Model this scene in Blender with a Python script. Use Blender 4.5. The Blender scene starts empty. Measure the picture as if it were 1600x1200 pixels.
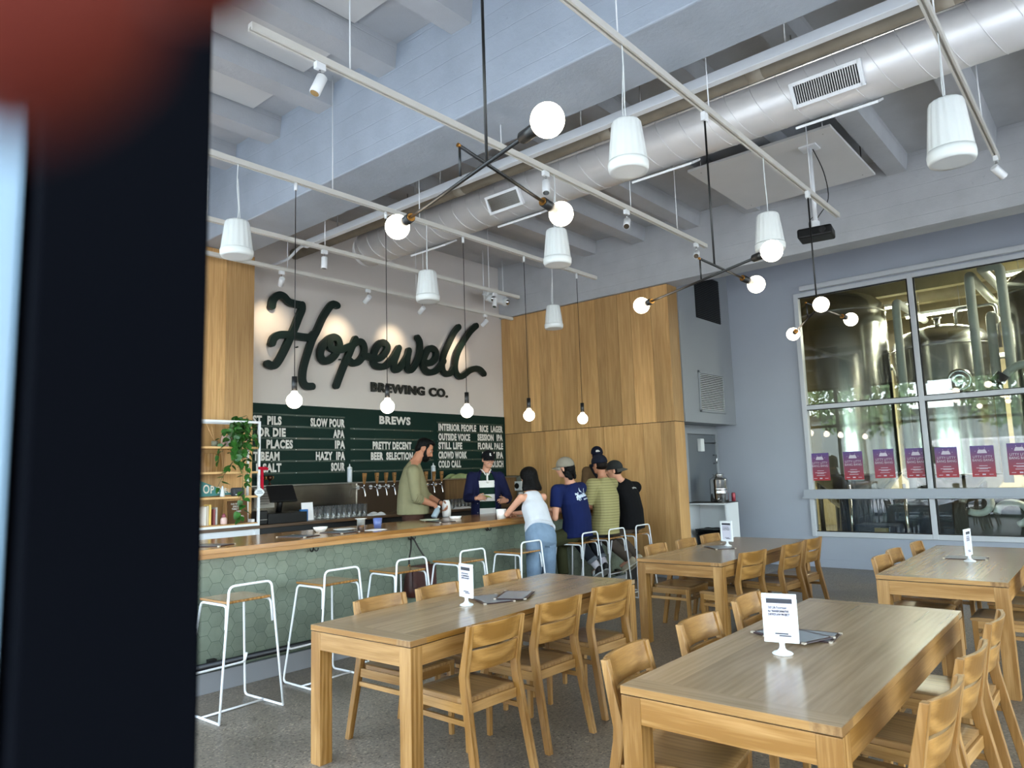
import bpy, bmesh, math, random
from mathutils import Vector, Matrix, Euler
random.seed(7)
S = bpy.context.scene
COL = S.collection
V = Vector
PI = math.pi

# ------------------------------------------------------------------ camera
YAW, PITCH, ROLL, FPX, EYE = 0.860576, 0.124016, -0.031461, 1119.66, 1.6
cam_d = bpy.data.cameras.new('camera')
cam_d.sensor_fit = 'HORIZONTAL'
cam_d.sensor_width = 36.0
cam_d.lens = FPX / 1600 * 36.0
cam_d.clip_start = 0.004
cam_d.clip_end = 200
cam = bpy.data.objects.new('camera', cam_d)
COL.objects.link(cam)
fw = V((math.sin(YAW) * math.cos(PITCH), math.cos(YAW) * math.cos(PITCH), math.sin(PITCH)))
r0 = V((math.cos(YAW), -math.sin(YAW), 0))
u0 = r0.cross(fw)
rt = r0 * math.cos(ROLL) + u0 * math.sin(ROLL)
up = u0 * math.cos(ROLL) - r0 * math.sin(ROLL)
mw = Matrix((rt, up, -fw)).transposed().to_4x4()
mw.translation = V((0, 0, EYE))
cam.matrix_world = mw
# a phone lens: about 3.6 mm of aperture, so only what is within a hand's width goes soft
cam_d.dof.use_dof = True
cam_d.dof.focus_distance = 6.0
cam_d.dof.aperture_fstop = (FPX / 1600 * 36.0) / 3.6
S.camera = cam

# ------------------------------------------------------------------ sky, sun, exposure
world = bpy.data.worlds.new('sky')
S.world = world
world.use_nodes = True
wn = world.node_tree.nodes
sky = wn.new('ShaderNodeTexSky')
sky.sky_type = 'NISHITA'
sky.sun_disc = False
sky.sun_elevation = math.radians(52)
sky.sun_rotation = math.radians(95)
sky.air_density = 1.0
sky.dust_density = 1.2
soft = wn.new('ShaderNodeHueSaturation')      # thin bright cloud: a paler sky
soft.inputs['Saturation'].default_value = 0.55
world.node_tree.links.new(sky.outputs[0], soft.inputs['Color'])
world.node_tree.links.new(soft.outputs[0], wn['Background'].inputs[0])
wn['Background'].inputs[1].default_value = 0.56

sun_d = bpy.data.lights.new('sun', 'SUN')
sun_d.energy = 2.6
sun_d.angle = math.radians(0.6)
sun_d.color = (1.0, 0.96, 0.9)
sun = bpy.data.objects.new('sun', sun_d)
COL.objects.link(sun)
sun.rotation_euler = V((-0.55, -0.25, -0.85)).to_track_quat('-Z', 'Y').to_euler()

S.view_settings.view_transform = 'Standard'
S.view_settings.look = 'None'
S.view_settings.gamma = 1.0
S.view_settings.use_curve_mapping = False
S.view_settings.exposure = 2.35
S.cycles.max_bounces = 8
S.cycles.diffuse_bounces = 4
S.cycles.glossy_bounces = 4
S.cycles.transmission_bounces = 6
S.cycles.transparent_max_bounces = 32
S.cycles.sample_clamp_indirect = 6.0
S.cycles.use_denoising = True
S.cycles.blur_glossy = 0.5
S.cycles.caustics_reflective = False
S.cycles.caustics_refractive = False


def portal(name, loc, rot, sx, sy):
    d = bpy.data.lights.new(name, 'AREA')
    d.shape = 'RECTANGLE'
    d.size, d.size_y = sx, sy
    d.cycles.is_portal = True
    o = bpy.data.objects.new(name, d)
    o.location = loc
    o.rotation_euler = rot
    COL.objects.link(o)


portal('storefront_portal', (0.02, 4.4, 2.0), (0, -PI / 2, 0), 3.95, 7.9)
portal('storefront_portal', (0.02, -2.65, 2.0), (0, -PI / 2, 0), 3.95, 5.6)
portal('added_window_portal', (5.8, -5.78, 2.0), (PI / 2, 0, 0), 10.2, 3.95)  # sky light through the added south windows


# ------------------------------------------------------------------ helpers
def lin(c):
    return c / 12.92 if c <= 0.04045 else ((c + 0.055) / 1.055) ** 2.4


def rgb(h):
    h = h.lstrip('#')
    return tuple(lin(int(h[i:i + 2], 16) / 255) for i in (0, 2, 4)) + (1.0,)


class MB:
    """collects shapes, builds ONE mesh object; 'gc' holds wood-grain coordinates (x along the grain)"""

    def __init__(self):
        self.bm = bmesh.new()
        self.gc = self.bm.verts.layers.float_vector.new('gc')

    def put(self, verts, grain='x', off=None, base=None):
        off = off or V((random.uniform(-9, 9), random.uniform(-9, 9), random.uniform(-9, 9)))
        for v in verts:
            p = base[v] if base else v.co
            if grain == 'x':
                g = V((p.x, p.y, p.z))
            elif grain == 'y':
                g = V((p.y, p.x, p.z))
            else:
                g = V((p.z, p.x, p.y))
            v[self.gc] = g + off

    def box(self, c, s, rot=None, grain='z', taper=None):
        vs = []
        c = V(c)
        for x, y, z in ((-1, -1, -1), (1, -1, -1), (1, 1, -1), (-1, 1, -1), (-1, -1, 1), (1, -1, 1), (1, 1, 1), (-1, 1, 1)):
            p = V((x * s[0] / 2, y * s[1] / 2, z * s[2] / 2))
            if taper and z < 0:
                p.x *= taper
                p.y *= taper
            vs.append(self.bm.verts.new(p))
        self.put(vs, grain)
        for v in vs:
            if rot is not None:
                v.co = rot @ v.co
            v.co += c
        for f in ((0, 3, 2, 1), (4, 5, 6, 7), (0, 1, 5, 4), (1, 2, 6, 5), (2, 3, 7, 6), (3, 0, 4, 7)):
            self.bm.faces.new([vs[i] for i in f])
        return vs

    def bx(self, x0, x1, y0, y1, z0, z1, grain='z'):
        return self.box(((x0 + x1) / 2, (y0 + y1) / 2, (z0 + z1) / 2), (abs(x1 - x0), abs(y1 - y0), abs(z1 - z0)), None, grain)

    def prism(self, pts, axis, a, b, grain='z'):
        """closed polygon pts (2-D) pushed out along axis from a to b; pts are (y,z) for x, (x,z) for y, (x,y) for z"""
        def mk(p, t):
            if axis == 'x':
                return V((t, p[0], p[1]))
            if axis == 'y':
                return V((p[0], t, p[1]))
            return V((p[0], p[1], t))
        A = [self.bm.verts.new(mk(p, a)) for p in pts]
        B = [self.bm.verts.new(mk(p, b)) for p in pts]
        self.put(A + B, grain)
        n = len(pts)
        fs = [self.bm.faces.new(list(reversed(A))), self.bm.faces.new(B)]
        for i in range(n):
            fs.append(self.bm.faces.new((A[i], A[(i + 1) % n], B[(i + 1) % n], B[i])))
        bmesh.ops.recalc_face_normals(self.bm, faces=fs)
        return A + B

    def tube(self, pts, r, seg=8, closed=False, caps=True, radii=None, grain='z'):
        pts = [V(p) for p in pts]
        n = len(pts)
        rings = []
        prev = None
        allv = []
        for i, p in enumerate(pts):
            if closed:
                t = pts[(i + 1) % n] - pts[i - 1]
            else:
                t = pts[min(i + 1, n - 1)] - pts[max(i - 1, 0)]
            t.normalize()
            if prev is None:
                a = V((0, 0, 1)) if abs(t.z) < 0.9 else V((1, 0, 0))
                prev = t.cross(a).normalized()
            else:
                prev = (prev - t * prev.dot(t)).normalized()
            b = t.cross(prev)
            rr = radii[i] if radii else r
            ring = [self.bm.verts.new(p + (prev * math.cos(k * 2 * PI / seg) + b * math.sin(k * 2 * PI / seg)) * rr) for k in range(seg)]
            allv += ring
            rings.append(ring)
        fs = []
        m = n if closed else n - 1
        for i in range(m):
            A, B = rings[i], rings[(i + 1) % n]
            for k in range(seg):
                fs.append(self.bm.faces.new((A[k], A[(k + 1) % seg], B[(k + 1) % seg], B[k])))
        if caps and not closed:
            fs.append(self.bm.faces.new(list(reversed(rings[0]))))
            fs.append(self.bm.faces.new(rings[-1]))
        self.put(allv, grain)
        bmesh.ops.recalc_face_normals(self.bm, faces=fs)
        for f in fs:
            f.smooth = len(f.verts) == 4
        return allv

    def cyl(self, p0, p1, r0, r1=None, seg=16, grain='z'):
        return self.tube([p0, p1], r0, seg, radii=[r0, r0 if r1 is None else r1], grain=grain)

    def lathe(self, prof, c=(0, 0, 0), seg=24, mat=None, smooth=True, flute=0.0, nfl=12):
        """prof: (radius, z) pairs from bottom to top, turned about z through c"""
        rings = []
        allv = []
        c = V(c)
        for r, z in prof:
            if r < 1e-5:
                ring = [self.bm.verts.new(V((0, 0, z)))]
            else:
                ring = []
                for k in range(seg):
                    a = k * 2 * PI / seg
                    q = r * (1 - flute * (0.5 - 0.5 * math.cos(a * nfl)))
                    ring.append(self.bm.verts.new(V((q * math.cos(a), q * math.sin(a), z))))
            rings.append(ring)
            allv += ring
        fs = []
        for A, B in zip(rings, rings[1:]):
            if len(A) == 1 and len(B) == 1:
                continue
            for k in range(seg):
                k2 = (k + 1) % seg
                if len(A) == 1:
                    fs.append(self.bm.faces.new((A[0], B[k2], B[k])))
                elif len(B) == 1:
                    fs.append(self.bm.faces.new((A[k], A[k2], B[0])))
                else:
                    fs.append(self.bm.faces.new((A[k], A[k2], B[k2], B[k])))
        if len(rings[0]) > 1:
            fs.append(self.bm.faces.new(list(reversed(rings[0]))))
        if len(rings[-1]) > 1:
            fs.append(self.bm.faces.new(rings[-1]))
        for f in fs:
            f.smooth = smooth and len(f.verts) <= 4
        self.put(allv)
        for v in allv:
            if mat is not None:
                v.co = mat @ v.co
            v.co += c
        return allv

    def sph(self, c, r, seg=20, rings=12, rot=None):
        r = V((r, r, r)) if isinstance(r, (int, float)) else V(r)
        prof = [(math.sin(PI * i / rings), -math.cos(PI * i / rings)) for i in range(rings + 1)]
        prof[0] = (0, -1)
        prof[-1] = (0, 1)
        m = Matrix.Diagonal(r)
        if rot is not None:
            m = rot.to_3x3() @ m
        return self.lathe(prof, c, seg, m)

    def quad(self, a, b, c, d, grain='x'):
        vs = [self.bm.verts.new(V(p)) for p in (a, b, c, d)]
        self.put(vs, grain)
        return self.bm.faces.new(vs)

    def loft(self, rings, caps=True):
        """rings: lists of the same number of points"""
        R = [[self.bm.verts.new(V(p)) for p in ring] for ring in rings]
        n = len(R[0])
        fs = []
        for A, B in zip(R, R[1:]):
            for k in range(n):
                fs.append(self.bm.faces.new((A[k], A[(k + 1) % n], B[(k + 1) % n], B[k])))
        if caps:
            fs.append(self.bm.faces.new(list(reversed(R[0]))))
            fs.append(self.bm.faces.new(R[-1]))
        bmesh.ops.recalc_face_normals(self.bm, faces=fs)
        for f in fs:
            f.smooth = len(f.verts) == 4
        self.put([v for r in R for v in r])
        return R

    def build(self, name, mat, parent=None, bevel=0, smooth=False, seg=2):
        me = bpy.data.meshes.new(name)
        self.bm.to_mesh(me)
        self.bm.free()
        me.materials.append(mat)
        if smooth:
            for p in me.polygons:
                p.use_smooth = True
        o = bpy.data.objects.new(name, me)
        COL.objects.link(o)
        if parent is not None:
            o.parent = parent
        if bevel:
            m = o.modifiers.new('bevel', 'BEVEL')
            m.width = bevel
            m.segments = seg
            m.limit_method = 'ANGLE'
            m.angle_limit = math.radians(40)
            m.harden_normals = False
        return o


def tag(o, label, cat, group=None):
    o['label'] = label
    o['category'] = cat
    if group:
        o['group'] = group
    return o


def thing(name, label, cat, loc=(0, 0, 0), rz=0, group=None):
    o = bpy.data.objects.new(name, None)
    o.empty_display_size = 0.05
    COL.objects.link(o)
    o.location = loc
    o.rotation_euler = (0, 0, rz)
    return tag(o, label, cat, group)


def struct(o):
    o['kind'] = 'structure'
    return o


def dup(root, loc=None, rz=None, label=None, group=None):
    """a copy of a thing with copies of its parts and sub-parts"""
    kids = {}
    for o in list(COL.objects):
        if o.parent is not None:
            kids.setdefault(o.parent.name, []).append(o)
    r = root.copy()
    COL.objects.link(r)
    if loc is not None:
        r.location = loc
    if rz is not None:
        r.rotation_euler = (0, 0, rz)
    if label:
        r['label'] = label
    if group:
        r['group'] = group
    for ch in kids.get(root.name, []):
        c = ch.copy()
        COL.objects.link(c)
        c.parent = r
        for g in kids.get(ch.name, []):
            d = g.copy()
            COL.objects.link(d)
            d.parent = c
    return r


def text_mb(mb, body, size, M, bold=0.0, xs=1.0, align='LEFT', ext=0.0, sp=1.0):
    """lettering as mesh added to mb; M maps the text's own x (along), y (up), z (out) to the place"""
    cu = bpy.data.curves.new('lettering', 'FONT')
    cu.body = body
    cu.size = size
    cu.offset = bold
    cu.align_x = align
    cu.extrude = ext
    cu.space_character = sp
    cu.resolution_u = 3
    o = bpy.data.objects.new('lettering', cu)
    COL.objects.link(o)
    dg = bpy.context.evaluated_depsgraph_get()
    me = bpy.data.meshes.new_from_object(o.evaluated_get(dg))
    n0 = len(mb.bm.verts)
    me.transform(M @ Matrix.Diagonal((xs, 1, 1, 1)))
    mb.bm.from_mesh(me)
    bpy.data.objects.remove(o)
    bpy.data.curves.remove(cu)
    bpy.data.meshes.remove(me)


def frame_m(origin, xdir, ydir):
    x = V(xdir).normalized()
    y = V(ydir).normalized()
    z = x.cross(y)
    m = Matrix((x, y, z)).transposed().to_4x4()
    m.translation = V(origin)
    return m


def smooth_path(pts, sub=6, closed=False):
    pts = [V(p) for p in pts]
    n = len(pts)
    out = []
    rng = n if closed else n - 1
    for i in range(rng):
        if closed:
            p0, p1, p2, p3 = pts[i - 1], pts[i], pts[(i + 1) % n], pts[(i + 2) % n]
        else:
            p0, p1, p2, p3 = pts[max(i - 1, 0)], pts[i], pts[i + 1], pts[min(i + 2, n - 1)]
        for k in range(sub):
            t = k / sub
            out.append(0.5 * ((2 * p1) + (p2 - p0) * t + (2 * p0 - 5 * p1 + 4 * p2 - p3) * t * t + (3 * p1 - p0 - 3 * p2 + p3) * t ** 3))
    if not closed:
        out.append(pts[-1])
    return out


def round_path(pts, rad=0.05, seg=4, closed=False):
    """polyline with rounded corners"""
    pts = [V(p) for p in pts]
    n = len(pts)
    out = []
    for i, p in enumerate(pts):
        if not closed and i in (0, n - 1):
            out.append(p)
            continue
        a, b = pts[i - 1], pts[(i + 1) % n]
        d1, d2 = (a - p), (b - p)
        q = min(rad, d1.length * 0.45, d2.length * 0.45)
        s, e = p + d1.normalized() * q, p + d2.normalized() * q
        for k in range(seg + 1):
            t = k / seg
            out.append(s * (1 - t) ** 2 + p * 2 * t * (1 - t) + e * t * t)
    return out


# ------------------------------------------------------------------ materials
def new_mat(name):
    m = bpy.data.materials.new(name)
    m.use_nodes = True
    nt = m.node_tree
    return m, nt, nt.nodes['Principled BSDF'], nt.links.new


def N(nt, kind, **kw):
    n = nt.nodes.new(kind)
    for k, v in kw.items():
        setattr(n, k, v)
    return n


def plain(name, col, rough=0.5, metal=0.0, spec=0.5, bump=0.0, bscale=60.0, var=0.0, vscale=6.0, coat=0.0):
    m, nt, b, L = new_mat(name)
    c = rgb(col)
    b.inputs['Base Color'].default_value = c
    b.inputs['Roughness'].default_value = rough
    b.inputs['Metallic'].default_value = metal
    b.inputs['Specular IOR Level'].default_value = spec
    b.inputs['Coat Weight'].default_value = coat
    b.inputs['Coat Roughness'].default_value = 0.08
    if var or bump:
        tc = N(nt, 'ShaderNodeTexCoord')
    if var:
        no = N(nt, 'ShaderNodeTexNoise')
        no.inputs['Scale'].default_value = vscale
        no.inputs['Detail'].default_value = 5
        L(tc.outputs['Object'], no.inputs['Vector'])
        cr = N(nt, 'ShaderNodeValToRGB')
        cr.color_ramp.elements[0].position = 0.3
        cr.color_ramp.elements[1].position = 0.7
        cr.color_ramp.elements[0].color = tuple(x * (1 - var) for x in c[:3]) + (1,)
        cr.color_ramp.elements[1].color = tuple(min(1, x * (1 + var)) for x in c[:3]) + (1,)
        L(no.outputs[0], cr.inputs[0])
        L(cr.outputs[0], b.inputs['Base Color'])
    if bump:
        n2 = N(nt, 'ShaderNodeTexNoise')
        n2.inputs['Scale'].default_value = bscale
        n2.inputs['Detail'].default_value = 4
        L(tc.outputs['Object'], n2.inputs['Vector'])
        bu = N(nt, 'ShaderNodeBump')
        bu.inputs['Strength'].default_value = bump
        bu.inputs['Distance'].default_value = 0.01
        L(n2.outputs[0], bu.inputs['Height'])
        L(bu.outputs[0], b.inputs['Normal'])
    return m


def wood(name, light, dark, rough=0.42, tone=0.10, grain=1.0, coat=0.0):
    m, nt, b, L = new_mat(name)
    at = N(nt, 'ShaderNodeAttribute', attribute_name='gc')
    mp = N(nt, 'ShaderNodeMapping')
    mp.inputs['Scale'].default_value = (0.9, 13, 13)
    L(at.outputs['Vector'], mp.inputs['Vector'])
    n1 = N(nt, 'ShaderNodeTexNoise')
    n1.inputs['Scale'].default_value = 1.6
    n1.inputs['Detail'].default_value = 6
    n1.inputs['Distortion'].default_value = 0.9
    L(mp.outputs[0], n1.inputs['Vector'])
    mp2 = N(nt, 'ShaderNodeMapping')
    mp2.inputs['Scale'].default_value = (6, 160, 160)
    L(at.outputs['Vector'], mp2.inputs['Vector'])
    n2 = N(nt, 'ShaderNodeTexNoise')
    n2.inputs['Scale'].default_value = 1.0
    n2.inputs['Detail'].default_value = 3
    L(mp2.outputs[0], n2.inputs['Vector'])
    # broad tone from board to board
    mp3 = N(nt, 'ShaderNodeMapping')
    mp3.inputs['Scale'].default_value = (0.35, 0.9, 0.9)
    L(at.outputs['Vector'], mp3.inputs['Vector'])
    n3 = N(nt, 'ShaderNodeTexNoise')
    n3.inputs['Scale'].default_value = 0.7
    n3.inputs['Detail'].default_value = 1
    L(mp3.outputs[0], n3.inputs['Vector'])
    # cathedral lines
    wv = N(nt, 'ShaderNodeTexWave', wave_type='BANDS', bands_direction='Y')
    wv.inputs['Scale'].default_value = 1.1
    wv.inputs['Distortion'].default_value = 5.5
    wv.inputs['Detail'].default_value = 2.5
    wv.inputs['Detail Scale'].default_value = 0.8
    mp4 = N(nt, 'ShaderNodeMapping')
    mp4.inputs['Scale'].default_value = (1.3, 9, 9)
    L(at.outputs['Vector'], mp4.inputs['Vector'])
    L(mp4.outputs[0], wv.inputs['Vector'])
    mx = N(nt, 'ShaderNodeMath', operation='MULTIPLY_ADD')
    L(wv.outputs['Fac'], mx.inputs[0])
    mx.inputs[1].default_value = 0.22 * grain
    L(n1.outputs[0], mx.inputs[2])
    m2 = N(nt, 'ShaderNodeMath', operation='MULTIPLY_ADD')
    L(n2.outputs[0], m2.inputs[0])
    m2.inputs[1].default_value = 0.35 * grain
    L(mx.outputs[0], m2.inputs[2])
    cr = N(nt, 'ShaderNodeValToRGB')
    cr.color_ramp.elements[0].position = 0.42
    cr.color_ramp.elements[1].position = 1.05
    cr.color_ramp.elements[0].color = rgb(light)
    cr.color_ramp.elements[1].color = rgb(dark)
    L(m2.outputs[0], cr.inputs[0])
    hs = N(nt, 'ShaderNodeHueSaturation')
    mr = N(nt, 'ShaderNodeMapRange')
    mr.inputs['From Min'].default_value = 0.3
    mr.inputs['From Max'].default_value = 0.7
    mr.inputs['To Min'].default_value = 1 - tone * 1.6
    mr.inputs['To Max'].default_value = 1 + tone * 1.6
    L(n3.outputs[0], mr.inputs['Value'])
    L(mr.outputs[0], hs.inputs['Value'])
    L(cr.outputs[0], hs.inputs['Color'])
    L(hs.outputs[0], b.inputs['Base Color'])
    b.inputs['Roughness'].default_value = rough
    b.inputs['Coat Weight'].default_value = coat
    b.inputs['Coat Roughness'].default_value = 0.15
    bu = N(nt, 'ShaderNodeBump')
    bu.inputs['Strength'].default_value = 0.12
    bu.inputs['Distance'].default_value = 0.002
    L(m2.outputs[0], bu.inputs['Height'])
    L(bu.outputs[0], b.inputs['Normal'])
    return m


def glow(name, col, strength):
    m, nt, b, L = new_mat(name)
    b.inputs['Base Color'].default_value = rgb(col)
    b.inputs['Emission Color'].default_value = rgb(col)
    b.inputs['Emission Strength'].default_value = strength
    return m


def pane(name, tint='#f4fbfa', ior=1.5, rough=0.0):
    """flat glass: clear straight through, with Fresnel reflection"""
    m = bpy.data.materials.new(name)
    m.use_nodes = True
    nt = m.node_tree
    nt.nodes.clear()
    L = nt.links.new
    out = N(nt, 'ShaderNodeOutputMaterial')
    tr = N(nt, 'ShaderNodeBsdfTransparent')
    tr.inputs[0].default_value = rgb(tint)
    gl = N(nt, 'ShaderNodeBsdfGlossy')
    gl.inputs['Roughness'].default_value = rough
    gl.inputs[0].default_value = (1, 1, 1, 1)
    fr = N(nt, 'ShaderNodeFresnel')
    fr.inputs[0].default_value = ior
    mx = N(nt, 'ShaderNodeMixShader')
    L(fr.outputs[0], mx.inputs[0])
    L(tr.outputs[0], mx.inputs[1])
    L(gl.outputs[0], mx.inputs[2])
    L(mx.outputs[0], out.inputs[0])
    return m


def painted_glint_glass(name):
    """bar glass: clear, Fresnel sheen, faint white mixed in for missing highlights"""
    m = pane(name, '#f9fbfa', 1.75, 0.02)
    nt = m.node_tree
    out = [n for n in nt.nodes if n.type == 'OUTPUT_MATERIAL'][0]
    old = out.inputs[0].links[0].from_socket
    df = N(nt, 'ShaderNodeBsdfDiffuse')
    df.inputs[0].default_value = (0.8, 0.82, 0.82, 1)
    mx = N(nt, 'ShaderNodeMixShader')
    mx.inputs[0].default_value = 0.05  # diffuse white imitates bright window highlights on the glass
    nt.links.new(old, mx.inputs[1])
    nt.links.new(df.outputs[0], mx.inputs[2])
    nt.links.new(mx.outputs[0], out.inputs[0])
    return m


def solid_glass(name, col='#ffffff', rough=0.0, ior=1.35):
    m, nt, b, L = new_mat(name)
    b.inputs['Base Color'].default_value = rgb(col)
    b.inputs['Roughness'].default_value = rough
    b.inputs['Transmission Weight'].default_value = 1.0
    b.inputs['IOR'].default_value = ior
    return m


def concrete_floor():
    m, nt, b, L = new_mat('polished_concrete')
    tc = N(nt, 'ShaderNodeTexCoord')
    n1 = N(nt, 'ShaderNodeTexNoise')
    n1.inputs['Scale'].default_value = 1.3
    n1.inputs['Detail'].default_value = 7
    L(tc.outputs['Object'], n1.inputs['Vector'])
    cr = N(nt, 'ShaderNodeValToRGB')
    cr.color_ramp.elements[0].position = 0.3
    cr.color_ramp.elements[1].position = 0.72
    cr.color_ramp.elements[0].color = rgb('#655b4f')
    cr.color_ramp.elements[1].color = rgb('#8d8273')
    L(n1.outputs[0], cr.inputs[0])
    vo = N(nt, 'ShaderNodeTexVoronoi')
    vo.inputs['Scale'].default_value = 95
    L(tc.outputs['Object'], vo.inputs['Vector'])
    sp = N(nt, 'ShaderNodeSeparateColor')
    L(vo.outputs['Color'], sp.inputs[0])
    cr2 = N(nt, 'ShaderNodeValToRGB')
    e = cr2.color_ramp.elements
    e[0].position = 0.0
    e[0].color = (0.3, 0.28, 0.26, 1)
    e[1].position = 0.2
    e[1].color = (0.9, 0.9, 0.9, 1)
    e2 = cr2.color_ramp.elements.new(0.9)
    e2.color = (1.05, 1.05, 1.04, 1)
    e3 = cr2.color_ramp.elements.new(0.97)
    e3.color = (1.7, 1.65, 1.55, 1)
    L(sp.outputs[0], cr2.inputs[0])
    n3 = N(nt, 'ShaderNodeTexNoise')
    n3.inputs['Scale'].default_value = 55
    n3.inputs['Detail'].default_value = 4
    L(tc.outputs['Object'], n3.inputs['Vector'])
    mr = N(nt, 'ShaderNodeMapRange')
    mr.inputs['From Min'].default_value = 0.3
    mr.inputs['From Max'].default_value = 0.7
    mr.inputs['To Min'].default_value = 0.72
    mr.inputs['To Max'].default_value = 1.25
    L(n3.outputs[0], mr.inputs['Value'])
    mu = N(nt, 'ShaderNodeMix', data_type='RGBA', blend_type='MULTIPLY')
    mu.inputs['Factor'].default_value = 1.0
    L(cr.outputs[0], mu.inputs['A'])
    L(cr2.outputs[0], mu.inputs['B'])
    mu2 = N(nt, 'ShaderNodeMix', data_type='RGBA', blend_type='MULTIPLY')
    mu2.inputs['Factor'].default_value = 1.0
    L(mu.outputs['Result'], mu2.inputs['A'])
    L(mr.outputs[0], mu2.inputs['B'])
    # fine cracks
    vo2 = N(nt, 'ShaderNodeTexVoronoi', feature='DISTANCE_TO_EDGE')
    vo2.inputs['Scale'].default_value = 0.55
    nd = N(nt, 'ShaderNodeTexNoise')
    nd.inputs['Scale'].default_value = 2.2
    nd.inputs['Detail'].default_value = 5
    L(tc.outputs['Object'], nd.inputs['Vector'])
    ad = N(nt, 'ShaderNodeMix', data_type='RGBA', blend_type='LINEAR_LIGHT')
    ad.inputs['Factor'].default_value = 0.35
    L(tc.outputs['Object'], ad.inputs['A'])
    L(nd.outputs['Color'], ad.inputs['B'])
    L(ad.outputs['Result'], vo2.inputs['Vector'])
    ck = N(nt, 'ShaderNodeMapRange')
    ck.inputs['From Min'].default_value = 0.0
    ck.inputs['From Max'].default_value = 0.004
    ck.inputs['To Min'].default_value = 0.55
    ck.inputs['To Max'].default_value = 1.0
    L(vo2.outputs['Distance'], ck.inputs['Value'])
    mu3 = N(nt, 'ShaderNodeMix', data_type='RGBA', blend_type='MULTIPLY')
    mu3.inputs['Factor'].default_value = 1.0
    L(mu2.outputs['Result'], mu3.inputs['A'])
    L(ck.outputs[0], mu3.inputs['B'])
    L(mu3.outputs['Result'], b.inputs['Base Color'])
    rr = N(nt, 'ShaderNodeMapRange')
    rr.inputs['To Min'].default_value = 0.2
    rr.inputs['To Max'].default_value = 0.56
    L(n1.outputs[0], rr.inputs['Value'])
    L(rr.outputs[0], b.inputs['Roughness'])
    return m


def tinted(name, cols, rough, metal=0.0, bump=0.0, spec=0.5):
    """colour picked per piece from the gc attribute's x (random per tile)"""
    m, nt, b, L = new_mat(name)
    at = N(nt, 'ShaderNodeAttribute', attribute_name='gc')
    wn_ = N(nt, 'ShaderNodeTexWhiteNoise', noise_dimensions='3D')
    L(at.outputs['Vector'], wn_.inputs['Vector'])
    cr = N(nt, 'ShaderNodeValToRGB')
    el = cr.color_ramp.elements
    el[0].color = rgb(cols[0])
    el[1].color = rgb(cols[-1])
    for i, c in enumerate(cols[1:-1], 1):
        e = el.new(i / (len(cols) - 1))
        e.color = rgb(c)
    L(wn_.outputs['Value'], cr.inputs[0])
    tc = N(nt, 'ShaderNodeTexCoord')
    no = N(nt, 'ShaderNodeTexNoise')
    no.inputs['Scale'].default_value = 9
    no.inputs['Detail'].default_value = 4
    L(tc.outputs['Object'], no.inputs['Vector'])
    mr = N(nt, 'ShaderNodeMapRange')
    mr.inputs['To Min'].default_value = 0.8
    mr.inputs['To Max'].default_value = 1.2
    L(no.outputs[0], mr.inputs['Value'])
    mu = N(nt, 'ShaderNodeMix', data_type='RGBA', blend_type='MULTIPLY')
    mu.inputs['Factor'].default_value = 1
    L(cr.outputs[0], mu.inputs['A'])
    L(mr.outputs[0], mu.inputs['B'])
    L(mu.outputs['Result'], b.inputs['Base Color'])
    b.inputs['Roughness'].default_value = rough
    b.inputs['Metallic'].default_value = metal
    b.inputs['Specular IOR Level'].default_value = spec
    if bump:
        bu = N(nt, 'ShaderNodeBump')
        bu.inputs['Strength'].default_value = bump
        bu.inputs['Distance'].default_value = 0.01
        L(no.outputs[0], bu.inputs['Height'])
        L(bu.outputs[0], b.inputs['Normal'])
    return m


def banded(name, axis, stops, rough=0.85, period=None):
    """flat colour bands along an object axis (woven or dyed stripes): stops = [(from, colour), ...]"""
    m, nt, b, L = new_mat(name)
    tc = N(nt, 'ShaderNodeTexCoord')
    sx = N(nt, 'ShaderNodeSeparateXYZ')
    L(tc.outputs['Object'], sx.inputs[0])
    val = sx.outputs['XYZ'.index(axis)]
    lo = stops[0][0]
    if period:
        mo = N(nt, 'ShaderNodeMath', operation='MODULO')
        ad = N(nt, 'ShaderNodeMath', operation='ADD')
        L(val, ad.inputs[0])
        ad.inputs[1].default_value = 100 * period
        L(ad.outputs[0], mo.inputs[0])
        mo.inputs[1].default_value = period
        val = mo.outputs[0]
    hi = stops[-1][0] if not period else period
    mr = N(nt, 'ShaderNodeMapRange')
    mr.inputs['From Min'].default_value = lo
    mr.inputs['From Max'].default_value = hi
    L(val, mr.inputs['Value'])
    cr = N(nt, 'ShaderNodeValToRGB')
    cr.color_ramp.interpolation = 'CONSTANT'
    el = cr.color_ramp.elements
    while len(el) > 1:
        el.remove(el[-1])
    for i, (p, c) in enumerate(stops):
        t = (p - lo) / (hi - lo)
        if i == 0:
            el[0].position = 0
            el[0].color = rgb(c)
        else:
            e = el.new(min(t, 1))
            e.color = rgb(c)
    L(mr.outputs[0], cr.inputs[0])
    L(cr.outputs[0], b.inputs['Base Color'])
    b.inputs['Roughness'].default_value = rough
    b.inputs['Specular IOR Level'].default_value = 0.2
    return m


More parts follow.
